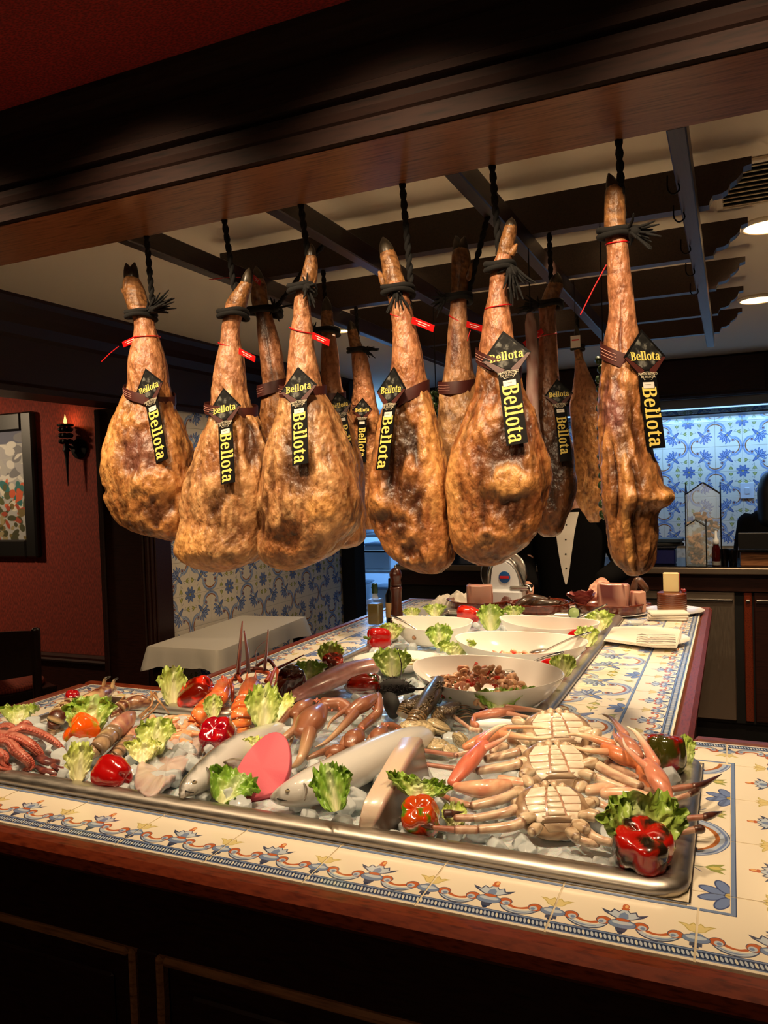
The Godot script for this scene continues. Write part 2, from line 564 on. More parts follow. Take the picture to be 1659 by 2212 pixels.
func make_materials() -> void:
	var streak := noise_tex(0.012, [[0.0, Color(0.72, 0.68, 0.66)], [0.45, Color(0.95, 0.94, 0.93)], [1.0, Color(1, 1, 1)]], 3, false, 0, FastNoiseLite.TYPE_SIMPLEX_SMOOTH, 512, 5)
	var grain := noise_tex(0.03, [[0.0, Color(0.45, 0.40, 0.38)], [0.4, Color(0.85, 0.8, 0.78)], [1.0, Color(1, 1, 1)]], 9)
	var mottle := noise_tex(0.02, [[0.0, Color(0.55, 0.5, 0.48)], [0.5, Color(0.9, 0.88, 0.86)], [1.0, Color(1, 1, 1)]], 21)
	var fine_n := noise_tex(0.05, [], 5, true, 3.0)
	var weave_n := noise_tex(0.2, [], 6, true, 2.0, FastNoiseLite.TYPE_CELLULAR, 256, 1)
	M.grain = grain
	M.mottle = mottle
	M.fine_n = fine_n
	M.dark_wood = mat(Color(0.20, 0.085, 0.045), 0.42, 0, {"tex": grain, "tri": Vector3(0.6, 6, 6), "world": true, "spec": 0.45})
	M.frame_wood = mat(Color(0.60, 0.42, 0.28), 0.28, 0, {"tex": grain, "tri": Vector3(0.5, 7, 7), "world": true, "spec": 0.5})
	M.beam_wood = mat(Color(0.21, 0.13, 0.10), 0.4, 0, {"tex": grain, "tri": Vector3(7, 7, 0.6), "world": true})
	M.edge_wood = mat(Color(0.47, 0.19, 0.09), 0.33, 0, {"tex": noise_tex(0.03, [[0.0, Color(0.55, 0.42, 0.38)], [0.32, Color(0.8, 0.72, 0.68)], [0.5, Color(0.96, 0.93, 0.9)], [1.0, Color(1, 1, 1)]], 11), "tri": Vector3(1.6, 8, 8), "world": true, "coat": 0.3, "coat_r": 0.25})
	M.edge_wood_deep = mat(Color(0.47, 0.19, 0.09), 0.33, 0, {"tex": M.edge_wood.albedo_texture, "tri": Vector3(8, 8, 1.6), "world": true, "coat": 0.3, "coat_r": 0.25})
	M.panel_wood = mat(Color(0.165, 0.075, 0.045), 0.4, 0, {"tex": grain, "tri": Vector3(1, 7, 7), "world": true})
	var stipple := noise_tex(0.16, [[0.0, Color(0.55, 0.5, 0.5)], [0.5, Color(0.9, 0.88, 0.88)], [1, Color(1, 1, 1)]], 14, false, 0, FastNoiseLite.TYPE_CELLULAR, 256, 1)
	M.red_wall = mat(Color(0.55, 0.17, 0.085), 0.85, 0, {"tex": stipple, "tri": Vector3(5, 0.8, 5), "world": true, "normal": weave_n, "ns": 0.3})
	M.red_ceiling = mat(Color(0.62, 0.10, 0.08), 0.85, 0, {"tex": stipple, "tri": Vector3(3, 3, 6), "world": true, "normal": weave_n, "ns": 0.4})
	M.white_ceiling = mat(Color(0.93, 0.88, 0.79), 0.9)
	M.plaster = mat(Color(0.55, 0.5, 0.45), 0.9)
	M.floor = mat(Color(0.30, 0.19, 0.13), 0.5, 0, {"tex": mottle, "tri": 0.8, "world": true})
	M.grout = mat(Color(0.86, 0.81, 0.70), 0.85, 0, {"tex": streak, "tri": 3.0, "world": true})
	M.border = mat(Color(1, 1, 1), 0.16, 0, {"tex": paint_border(), "spec": 0.55})
	M.field = mat(Color(1, 1, 1), 0.16, 0, {"tex": paint_field(), "spec": 0.55})
	M.cream = mat(Color(0.92, 0.88, 0.79), 0.16)
	for k in ["border", "field"]: M[k].texture_repeat = false
	var scratch := noise_tex(0.02, [[0.0, Color(0.3, 0.3, 0.3)], [1.0, Color(0.5, 0.5, 0.5)]], 31)
	M.steel = mat(Color(0.74, 0.71, 0.67), 0.45, 1.0, {"rough_tex": scratch, "tri": Vector3(2, 14, 14), "world": true})
	M.steel.roughness = 1.0
	M.steel_plain = mat(Color(0.70, 0.68, 0.65), 0.22, 1.0)
	M.brushed = mat(Color(0.62, 0.56, 0.49), 0.5, 0.85, {"rough_tex": noise_tex(0.02, [[0.0, Color(0.55, 0.55, 0.55)], [1.0, Color(0.95, 0.95, 0.95)]], 33), "tri": Vector3(14, 1, 14), "world": true})
	M.black = mat(Color(0.03, 0.028, 0.026), 0.6)
	M.black_gloss = mat(Color(0.02, 0.02, 0.022), 0.2)
	M.iron = mat(Color(0.06, 0.05, 0.045), 0.5, 0.7)
	M.linen = mat(Color(0.86, 0.83, 0.77), 0.9, 0, {"normal": weave_n, "ns": 0.25, "tri": 9.0, "rim": 0.2})
	M.white_gloss = mat(Color(0.93, 0.91, 0.88), 0.14, 0, {"coat": 0.4, "coat_r": 0.05})
	M.enamel = mat(Color(0.86, 0.87, 0.88), 0.3)
	M.mill_wood = mat(Color(0.30, 0.12, 0.06), 0.3, 0, {"tex": grain, "tri": Vector3(8, 1.5, 8), "coat": 0.4})
	M.lamp_face = mat(Color(1, 0.93, 0.82), 0.5, 0, {"glow": Color(1.0, 0.80, 0.55), "energy": 6.0})

func spot(at: Vector3, to: Vector3, energy: float, angle: float, c: Color, size := 0.04) -> void:
	var l := SpotLight3D.new()
	l.name = numbered("ceiling_spot_light")
	add_child(l)
	l.look_at_from_position(at, to, Vector3.FORWARD if absf((to - at).normalized().y) > 0.98 else Vector3.UP)
	l.light_energy = energy
	l.spot_angle = angle
	l.spot_angle_attenuation = 0.85
	l.spot_range = 12.0
	l.spot_attenuation = 2.0
	l.light_color = c
	l.light_size = size
	l.shadow_enabled = true
func area(at: Vector3, to: Vector3, size: Vector2, energy: float, c: Color) -> void:
	var l := AreaLight3D.new()
	l.name = numbered("strip_light")
	add_child(l)
	l.look_at_from_position(at, to, Vector3.FORWARD if absf((to - at).normalized().y) > 0.98 else Vector3.UP)
	l.area_size = size
	l.light_energy = energy
	l.light_color = c
	l.shadow_enabled = true
	l.area_range = 12.0

func extrude_x(prof: Array, x0: float, x1: float) -> Shape:   # profile of Vector2(z, y), convex or not, swept along x
	var s := Shape.new()
	s.slab(prof.map(func(p): return Vector2(-p.x, p.y)), Vector3((x0 + x1) / 2, 0, 0), Basis(Vector3(0, 0, -1), Vector3(0, 1, 0), Vector3(1, 0, 0)), x1 - x0)
	return s
func extrude_z(prof: Array, z0: float, z1: float) -> Shape:   # profile of Vector2(x, y)
	var s := Shape.new()
	s.slab(prof, Vector3(0, 0, (z0 + z1) / 2), Basis.IDENTITY, absf(z1 - z0))
	return s

func build_room() -> void:
	struct(span(Vector3(-7.2, -0.2, -8.6), Vector3(3.0, 0, 3.0)), "floor", M.floor)
	struct(span(Vector3(-7.2, 2.53, -1.345), Vector3(3.0, 2.70, 3.0)), "ceiling_red", M.red_ceiling)
	struct(span(Vector3(-7.2, 2.53, -8.6), Vector3(3.0, 2.70, -1.345)), "ceiling", M.white_ceiling)
	struct(span(Vector3(2.8, 0, -8.6), Vector3(3.0, 2.53, 3.0)), "wall_right", M.plaster)
	struct(span(Vector3(-7.2, 0, 2.8), Vector3(3.0, 2.53, 3.0)), "wall_front", M.red_wall)
	struct(span(Vector3(-7.2, 0, -8.6), Vector3(-7.0, 2.53, 3.0)), "wall_left", M.red_wall)
	# dining room wall seen past the pilaster, with its dado
	struct(span(Vector3(-7.0, 0.46, -4.4), Vector3(-3.2, 2.53, -4.2)), "wall_dining", M.red_wall)
	struct(span(Vector3(-7.0, 0.0, -4.4), Vector3(-3.2, 0.46, -4.18)), "baseboard_dining", M.dark_wood)
	struct(extrude_x([Vector2(-4.2, 0.45), Vector2(-4.15, 0.45), Vector2(-4.14, 0.465), Vector2(-4.155, 0.475), Vector2(-4.155, 0.49), Vector2(-4.18, 0.505), Vector2(-4.2, 0.505)], -7.0, -3.2), "trim_1", M.dark_wood)
	# tiled partition on the left with pilaster and frieze beam
	var core := struct(span(Vector3(-3.18, 0, -5.80), Vector3(-2.986, 2.125, -3.62)), "wall_partition", M.grout)
	tile_wall(core, Vector3(-2.98, 0.02, -3.60), Vector3(0, 0, -1), Vector3(1, 0, 0), 11, 11)
	var pil := struct(span(Vector3(-3.34, 0, -3.62), Vector3(-2.96, 2.125, -3.45), 0.006), "trim_2", M.dark_wood)
	for x in [-3.30, -3.02, -2.985]:
		part(span(Vector3(x - 0.012, 0.0, -3.452), Vector3(x + 0.012, 2.12, -3.435), 0.006), "moulding", M.dark_wood, pil)
	part(span(Vector3(-2.962, 0.0, -3.61), Vector3(-2.95, 2.12, -3.47), 0.004), "moulding", M.dark_wood, pil)
	struct(extrude_z([Vector2(-3.18, 2.115), Vector2(-2.96, 2.115), Vector2(-2.95, 2.14), Vector2(-2.965, 2.155), Vector2(-2.975, 2.16), Vector2(-2.975, 2.36), Vector2(-2.955, 2.375), Vector2(-2.94, 2.42), Vector2(-2.90, 2.45), Vector2(-2.87, 2.49), Vector2(-2.86, 2.515), Vector2(-2.86, 2.53), Vector2(-3.18, 2.53)], -6.0, 1.5), "trim_3", M.dark_wood)
	struct(span(Vector3(-3.05, 0, -6.0), Vector3(-2.86, 2.53, -5.80), 0.004), "trim_4", M.black)
	# back wall with blue lit tiles
	var back := struct(span(Vector3(-2.3, 0, -7.05), Vector3(3.0, 2.53, -6.856)), "wall_back", M.grout)
	tile_wall(back, Vector3(-1.516, 1.065, -6.85), Vector3(1, 0, 0), Vector3(0, 0, 1), 15, 6, 1)
	struct(span(Vector3(-2.9, 0, -7.05), Vector3(-2.3, 2.53, -6.80)), "trim_5", M.black)
	# room seen through the doorway
	struct(span(Vector3(-4.6, 0, -8.6), Vector3(-2.2, 2.53, -8.4)), "wall_kitchen", mat(Color(0.62, 0.70, 0.78), 0.6))
	struct(span(Vector3(-4.7, 0, -8.6), Vector3(-4.6, 2.53, -6.0)), "wall_passage", mat(Color(0.62, 0.70, 0.78), 0.6))
	struct(span(Vector3(-2.3, 0, -8.6), Vector3(-2.2, 2.53, -7.05)), "wall_kitchen_side", mat(Color(0.62, 0.70, 0.78), 0.6))
	struct(span(Vector3(-4.7, 0, -6.05), Vector3(-3.05, 2.53, -5.95)), "wall_passage_near", M.black)
	# front beam of the frame with its fascia
	struct(extrude_x([Vector2(-1.672, 2.309), Vector2(-1.436, 2.309), Vector2(-1.436, 2.345), Vector2(-1.672, 2.345)], -4.2, 1.6), "trim_6", M.frame_wood)
	struct(extrude_x([Vector2(-1.66, 2.345), Vector2(-1.436, 2.345), Vector2(-1.436, 2.311), Vector2(-1.418, 2.311), Vector2(-1.418, 2.345), Vector2(-1.412, 2.349), Vector2(-1.405, 2.362), Vector2(-1.418, 2.368), Vector2(-1.418, 2.384), Vector2(-1.40, 2.39), Vector2(-1.396, 2.404), Vector2(-1.405, 2.41), Vector2(-1.405, 2.475), Vector2(-1.39, 2.482), Vector2(-1.384, 2.496), Vector2(-1.365, 2.502), Vector2(-1.35, 2.518), Vector2(-1.345, 2.53), Vector2(-1.66, 2.53)], -4.2, 1.6), "trim_7", mat(Color(0.13, 0.06, 0.04), 0.75, 0, {"tex": M.grain, "tri": Vector3(0.6, 6, 6), "world": true, "spec": 0.3}))
	# beams running back and the scalloped rafters that lie on them
	var fr := 0
	for x in [-0.107, -0.573, -1.04, -1.51]:
		var b := thing("frame_beam", ["dark timber beam with iron hooks at the open side of the hanging frame", "second dark timber beam in from the hook beam, running back under the rafters", "third dark timber beam in from the hook beam, running back under the rafters", "dark timber beam of the frame on the tiled wall side"][fr], "beam", Vector3(x, 2.309, -1.672), "beams of the hanging frame")
		part(span(Vector3(0, 0, -2.85), Vector3(0.038, 0.061, 0), 0.003), "timber", M.beam_wood, b)
		fr += 1
	var rp := []
	var e := [Vector2(0.112, 0.112), Vector2(0.112, 0.092), Vector2(0.092, 0.088), Vector2(0.088, 0.072), Vector2(0.075, 0.058), Vector2(0.058, 0.048), Vector2(0.052, 0.034), Vector2(0.036, 0.026), Vector2(0.014, 0.024), Vector2(0.006, 0.010), Vector2(0.004, 0.0)]
	for p in e: rp.append(p + Vector2(-0.047, 0))
	var e2 := e.duplicate()
	e2.reverse()
	for p in e2: rp.append(Vector2(-p.x - 1.553, p.y))
	var rs := Shape.new()
	rs.slab(rp, Vector3.ZERO, Basis.IDENTITY, 0.045)
	var rm := rs.mesh()
	var zi := 0
	for z in [-2.39, -2.93, -3.44, -3.96, -4.46]:
		var r := thing("frame_rafter", ["rafter with scalloped ends right behind the front beam", "second scalloped rafter behind the front beam", "third scalloped rafter behind the front beam", "fourth scalloped rafter behind the front beam", "fifth scalloped rafter, at the back end of the frame"][zi], "rafter", Vector3(0, 2.370, z), "scalloped rafters of the hanging frame")
		part(rm, "timber", M.beam_wood, r)
		zi += 1
	var hook := Shape.new()
	hook.tube(curve([Vector3(0, 0.03, 0), Vector3(0, 0, 0), Vector3(0.012, -0.014, 0), Vector3(0.026, -0.006, 0), Vector3(0.024, 0.008, 0)], 12), [0.0022], 6)
	var hm := hook.mesh()
	for k in 5:
		var z: float = [-1.98, -2.20, -2.52, -2.80, -3.1][k]
		var h := thing("iron_hook", ["bare iron hook on the hook beam nearest the front beam", "second bare iron hook along the hook beam", "third bare iron hook along the hook beam", "fourth bare iron hook along the hook beam", "fifth bare iron hook along the hook beam"][k], "hook", Vector3(-0.125, 2.30, z), "bare hooks on the frame")
		part(hm, "wire", M.iron, h)
	# ceiling vent and lamps at the open side
	var v := thing("ceiling_vent", "slatted air vent in the pale ceiling", "vent", Vector3(0.13, 2.53, -2.72))
	for sgn in [-1, 1]:
		part(span(Vector3(sgn * 0.15 - 0.012, -0.012, -0.2), Vector3(sgn * 0.15 + 0.012, 0, 0.2), 0.003), "frame", M.white_ceiling, v)
		part(span(Vector3(-0.16, -0.012, sgn * 0.2 - 0.012), Vector3(0.16, 0, sgn * 0.2 + 0.012), 0.003), "frame", M.white_ceiling, v)
	part(span(Vector3(-0.15, -0.002, -0.2), Vector3(0.15, -0.001, 0.2)), "backing", M.black, v)
	for k in 9:
		part(boxed(Vector3(0, -0.008, -0.17 + k * 0.042), Vector3(0.28, 0.003, 0.024), 0.0, Basis(Vector3.RIGHT, 0.5)), "slat", M.white_ceiling, v)
	var spots := [[Vector2(0.14, -3.19), "bright round ceiling lamp near the air vent", 1.0], [Vector2(0.14, -4.48), "round ceiling lamp farther from the air vent", 1.0]]
	spots += [[Vector2(-0.6, 1.3), "added unseen ceiling lamp that brightens the dark counter front", 1.0], [Vector2(-5.6, -2.9), "ceiling lamp in the dining room", 1.0], [Vector2(-2.0, -4.0), "small downlight above the side table", 0.5]]  # the first fixture belongs to the added fill lamp, out of view
	for k in SPOTS.size(): spots.append([Vector2(SPOTS[k], -0.98), ["first", "second", "third", "fourth"][k] + " small downlight along the red ceiling, counted from the dining room", 0.5])
	for k in LEG_SPOTS.size(): spots.append([LEG_SPOTS[k], "small downlight between the rafters above the " + ["oval dish", "middle salad bowl", "terracotta dishes"][k], 0.5])
	for sp in spots:
		var l := thing("ceiling_lamp", sp[1], "lamp", Vector3(sp[0].x, 2.53, sp[0].y), "ceiling lamps", Basis.from_scale(Vector3(sp[2], 1, sp[2])))
		var s := Shape.new()
		s.lathe([Vector2(0.086, 0.0), Vector2(0.085, -0.014), Vector2(0.098, -0.012), Vector2(0.10, 0.0), Vector2(0.086, 0.0)], 28, Vector3.ZERO, Basis.IDENTITY, true)
		part(s, "bezel", M.white_ceiling, l)
		var s2 := Shape.new()
		s2.lathe([Vector2(0.001, -0.008), Vector2(0.085, -0.010), Vector2(0.085, -0.001), Vector2(0.001, -0.001)], 28)
		part(s2, "lamp_face", M.lamp_face, l)

func tile_wall(parent: Node, at: Vector3, along: Vector3, out: Vector3, nx: int, ny: int, odd := 0) -> void:
	var ms := []
	for k in 4:
		var fx := k % 2
		var fy := k / 2
		ms.append(tile_mesh(0.1985, 0.1985, 0.006, Vector2(fx, fy), Vector2(1 - fx, 1 - fy)))
	for i in nx:
		for j in ny:
			var o := part(ms[((i + odd) % 2) + 2 * (j % 2)], "tile", M.field, parent)
			o.transform = Transform3D(Basis(along, Vector3.UP, out), at + along * (0.1 + 0.2 * i) + Vector3.UP * (0.1 + 0.2 * j))

# ---- the T-shaped counter
const X0 := -2.033   # white outer edges of the tiling
const X1 := 0.129
const Z0 := -1.0957
const Z1 := -2.035
const L0 := -1.675
const L1 := -0.1466
const Z2 := -4.14
const BW := 0.1415
const TRAY := [Vector2(-1.834, -1.241), Vector2(-0.069, -1.241), Vector2(-0.069, -1.872), Vector2(-0.464, -1.872), Vector2(-0.464, -3.75), Vector2(-1.358, -3.75), Vector2(-1.358, -1.872), Vector2(-1.834, -1.872)]

func poly_tile(pts: PackedVector2Array, o: Vector3, du: Vector3, dw: Vector3, m: Material, parent: Node, uvf: Callable) -> void:
	var mid := Vector2.ZERO
	for p in pts: mid += p / pts.size()
	var s := Shape.new()
	var top := []
	var uvs := []
	for p in pts:
		var q := p - mid
		top.append(du * q.x + dw * q.y)
		uvs.append(uvf.call(p))
	s.flat(top, Vector3.UP, uvs)
	for i in pts.size():
		var j := (i + 1) % pts.size()
		s.flat([top[i], top[j], top[j] - Vector3(0, 0.005, 0), top[i] - Vector3(0, 0.005, 0)], (top[i] + top[j]) * 0.5, [uvs[i], uvs[j], uvs[j], uvs[i]])
	var t := part(s, "tile", m, parent)
	t.position = o + du * mid.x + dw * mid.y

# a run of border tiles: o is the outer edge's start, du along it (to the right seen from outside), dw inwards
func border_run(o: Vector3, du: Vector3, dw: Vector3, length: float, first: float, m0: bool, m1: bool, parent: Node) -> void:
	var trap := PackedVector2Array([Vector2(0, 0), Vector2(length, 0), Vector2(length - (BW if m1 else 0.0), BW), Vector2(BW if m0 else 0.0, BW)])
	var u := first
	while u > 0.0: u -= 0.2
	while u < length:
		var g := 0.0017
		for p in Geometry2D.intersect_polygons(PackedVector2Array([Vector2(u + g, 0), Vector2(u + 0.2 - g, 0), Vector2(u + 0.2 - g, BW), Vector2(u + g, BW)]), trap):
			if p.size() > 2:
				var u0 := u
				poly_tile(p, o, du, dw, M.border, parent, func(q: Vector2) -> Vector2: return Vector2((q.x - u0) / 0.2, q.y / BW))
		u += 0.2

# a strip of field tiles cut to width w; edge is the side where the blossoms sit
func field_run(o: Vector3, du: Vector3, dw: Vector3, length: float, w: float, first: float, parent: Node, odd := 0) -> void:
	var u := first
	var k := odd
	while u > 0.0:
		u -= 0.2
		k += 1
	while u < length - 0.004:
		var g := 0.0012
		var a := maxf(u + g, 0.0)
		var b := minf(u + 0.2 - g, length)
		var u0 := u
		var flip := k % 2 == 1
		if b - a > 0.01:
			poly_tile(PackedVector2Array([Vector2(a, 0.001), Vector2(b, 0.001), Vector2(b, w), Vector2(a, w)]), o, du, dw, M.field, parent,
				func(q: Vector2) -> Vector2:
					var t := (q.x - u0) / 0.2
					return Vector2(1.0 - q.y / 0.2, 1.0 - t if flip else t))
		u += 0.2
		k += 1

func build_counter() -> void:
	var c := thing("seafood_counter", "T-shaped bar counter with painted tile top and red brown wooden edge", "counter", Vector3(-0.9, 0, -2.0))
	var inv := Vector3(0.9, 0, 2.0)
	var g := func(a: Vector3, b: Vector3, n: String, m: Material, r := 0.0) -> MeshInstance3D:
		return part(span(a + inv, b + inv, r), n, m, c)
	g.call(Vector3(-2.00, 0.08, -2.01), Vector3(0.10, 0.925, -1.145), "body", M.panel_wood)
	g.call(Vector3(-1.64, 0.08, -4.11), Vector3(-0.18, 0.925, -2.01), "body", M.panel_wood)
	g.call(Vector3(-1.95, 0.0, -1.97), Vector3(0.06, 0.08, -1.2), "plinth", M.black)
	g.call(Vector3(-1.6, 0.0, -4.06), Vector3(-0.22, 0.08, -1.97), "plinth", M.black)
	# panelled front: rails, stiles and mouldings in front of the sunk fields
	g.call(Vector3(-2.00, 0.765, -1.146), Vector3(0.10, 0.93, -1.128), "rail", M.panel_wood, 0.003)
	g.call(Vector3(-2.00, 0.08, -1.146), Vector3(0.10, 0.20, -1.128), "rail", M.panel_wood, 0.003)
	for x in [[-2.0, -1.93], [-1.045, -0.998], [-0.02, 0.10]]:
		g.call(Vector3(x[0], 0.2, -1.146), Vector3(x[1], 0.765, -1.128), "stile", M.panel_wood, 0.003)
	for f in [[-1.93, -1.045], [-0.998, -0.02]]:
		for q in [[f[0], f[0] + 0.018, 0.2, 0.765], [f[1] - 0.018, f[1], 0.2, 0.765], [f[0] + 0.018, f[1] - 0.018, 0.747, 0.765], [f[0] + 0.018, f[1] - 0.018, 0.2, 0.218]]:
			g.call(Vector3(q[0], q[2], -1.146), Vector3(q[1], q[3], -1.120), "moulding", M.frame_wood, 0.006)
		g.call(Vector3(f[0] + 0.07, 0.27, -1.146), Vector3(f[1] - 0.07, 0.695, -1.136), "raised_panel", M.panel_wood, 0.008)
	# bed of grout under the tiles
	var y0 := TOP - 0.03
	var y1 := TOP - 0.0012
	for q in [[X0, Z0 - 0.175, X1, Z0], [X0, Z1, -1.80, Z0 - 0.175], [-0.11, Z1, X1, Z0 - 0.175], [-1.80, Z1, -1.33, -1.85], [-0.49, Z1, -0.11, -1.85], [L0, Z2, -1.33, Z1], [-0.49, Z2, L1, Z1], [-1.33, Z2, -0.49, -3.73]]:
		g.call(Vector3(q[0], y0, q[1]), Vector3(q[2], y1, q[3]), "grout_bed", M.grout)
	g.call(Vector3(L1, y0, Z1), Vector3(-0.098, TOP, -1.894), "filler_strip", M.cream)
	g.call(Vector3(-1.723, y0, Z1), Vector3(L0, TOP, -1.894), "filler_strip", M.cream)
	# wooden edge
	var wv := 0.048
	var wy := TOP - 0.043
	var edge := func(a: Vector3, b: Vector3, m: Material) -> void: g.call(a, b, "wood_edge", m, 0.012)
	edge.call(Vector3(X0 - wv, wy, Z0), Vector3(X1 + wv, TOP + 0.002, Z0 + wv), M.edge_wood)
	edge.call(Vector3(X1, wy, Z1), Vector3(X1 + wv, TOP + 0.002, Z0), M.edge_wood_deep)
	edge.call(Vector3(L1 + wv, wy, Z1 - wv), Vector3(X1 + wv, TOP + 0.002, Z1), M.edge_wood)
	edge.call(Vector3(L1, wy, Z2), Vector3(L1 + wv, TOP + 0.002, Z1), M.edge_wood_deep)
	edge.call(Vector3(L0 - wv, wy, Z2 - wv), Vector3(L1 + wv, TOP + 0.002, Z2), M.edge_wood)
	edge.call(Vector3(L0 - wv, wy, Z2), Vector3(L0, TOP + 0.002, Z1), M.edge_wood_deep)
	edge.call(Vector3(X0 - wv, wy, Z1 - wv), Vector3(L0 - wv, TOP + 0.002, Z1), M.edge_wood)
	edge.call(Vector3(X0 - wv, wy, Z1), Vector3(X0, TOP + 0.002, Z0), M.edge_wood_deep)
	# tiles
	var t := Vector3(0, TOP, 0) + inv
	border_run(Vector3(X0, 0, Z0) + t, Vector3.RIGHT, Vector3.FORWARD, X1 - X0, -0.0566 - X0 - 2.0, true, true, c)
	border_run(Vector3(X1, 0, Z0) + t, Vector3.FORWARD, Vector3.LEFT, Z0 - Z1, Z0 + 1.2875, true, true, c)
	border_run(Vector3(X1, 0, Z1) + t, Vector3.LEFT, Vector3.BACK, X1 + 0.098, 0.15, true, false, c)
	border_run(Vector3(L1, 0, -1.894) + t, Vector3.FORWARD, Vector3.LEFT, -1.894 - Z2, 0.18, false, true, c)
	border_run(Vector3(L1, 0, Z2) + t, Vector3.LEFT, Vector3.BACK, L1 - L0, 0.06, true, true, c)
	border_run(Vector3(L0, 0, Z2) + t, Vector3.BACK, Vector3.RIGHT, -1.894 - Z2, 0.08, true, false, c)
	border_run(Vector3(-1.723, 0, Z1) + t, Vector3.LEFT, Vector3.BACK, -1.723 - X0, 0.1, false, true, c)
	border_run(Vector3(X0, 0, Z1) + t, Vector3.BACK, Vector3.RIGHT, Z0 - Z1, 0.15, true, true, c)
	field_run(Vector3(L1 - BW, 0, -1.894) + t, Vector3.FORWARD, Vector3.LEFT, 1.903, 0.178, 0.18, c)
	field_run(Vector3(L0 + BW, 0, -1.894) + t, Vector3.FORWARD, Vector3.RIGHT, 1.903, 0.178, 0.18, c)
	field_run(Vector3(X1 - BW, 0, -1.237) + t, Vector3.FORWARD, Vector3.LEFT, 0.655, 0.06, -0.149, c)
	field_run(Vector3(X0 + BW, 0, -1.237) + t, Vector3.FORWARD, Vector3.RIGHT, 0.655, 0.06, -0.149, c)
	field_run(Vector3(L0 + BW, 0, Z2 + BW) + t, Vector3.RIGHT, Vector3.BACK, L1 - L0 - 2 * BW, 0.198, 0.03, c)
	# steel tray let into the top
	var tr := thing("steel_ice_tray", "stainless steel tray with rolled rim let into the tiled counter", "tray", Vector3(-0.95, TOP, -1.55))
	var off := Vector3(0.95, 0, 1.55)
	var path := []
	var m := TRAY.size()
	for i in m:
		var a: Vector2 = TRAY[(i + m - 1) % m]
		var b: Vector2 = TRAY[i]
		var d: Vector2 = TRAY[(i + 1) % m]
		var inn := ((a - b).normalized() + (d - b).normalized())
		var turn := (b - a).cross(d - b)
		var ctr := b + inn * 0.024 * (1.0 if turn < 0 else -1.0)   # inset the rim's centre line
		var r := 0.034
		for k in 5:
			var u := float(k) / 4
			var p := ctr + (a - b).normalized() * r
			var q := ctr + (d - b).normalized() * r
			path.append(p.lerp(ctr, u).lerp(ctr.lerp(q, u), u))
	var rows := []
	for i in path.size() + 1:
		var a: Vector2 = path[(i + path.size() - 1) % path.size()]
		var b: Vector2 = path[i % path.size()]
		var d: Vector2 = path[(i + 1) % path.size()]
		var tn := (d - a).normalized()
		var nr := Vector3(tn.y, 0, -tn.x)
		var ring := PackedVector3Array()
		for k in 16:
			var an := TAU * k / 16
			ring.append(Vector3(b.x, 0.009, b.y) + off + nr * cos(an) * 0.024 + Vector3.UP * sin(an) * 0.0165)
		rows.append(ring)
	var rim := Shape.new()
	rim.loft(rows, true, false, null, true)
	part(rim, "rim", M.steel, tr)
	var fl := Shape.new()
	fl.slab(TRAY.map(func(p): return Vector2(p.x, -p.y)), off + Vector3(0, -0.049, 0), Basis(Vector3.RIGHT, Vector3(0, 0, -1), Vector3.UP), 0.003)
	part(fl, "tray_floor", M.steel_plain, tr)
	for i in m:
		var a: Vector2 = TRAY[i]
		var b: Vector2 = TRAY[(i + 1) % m]
		var mid := (a + b) * 0.5
		var l := a.distance_to(b)
		var dx := absf(a.x - b.x) > absf(a.y - b.y)
		part(boxed(off + Vector3(mid.x, -0.022, mid.y), Vector3(l if dx else 0.003, 0.05, 0.003 if dx else l)), "tray_side", M.steel_plain, tr)

func in_tray(x: float, z: float, pad := 0.0) -> bool:
	if z < -1.241 - pad and z > -1.872 + pad and x > -1.834 + pad and x < -0.069 - pad: return true
	return x > -1.358 + pad and x < -0.464 - pad and z > -3.75 + pad and z <= -1.80

func ice_y(x: float, z: float) -> float:
	var base := TOP - 0.004 + nb.get_noise_2d(x * 60, z * 60) * 0.012
	# heaped a little towards the middle of the tray
	if z > -1.872: base += 0.016 * clampf(minf(z + 1.872, -1.241 - z) / 0.2, 0, 1)
	return base

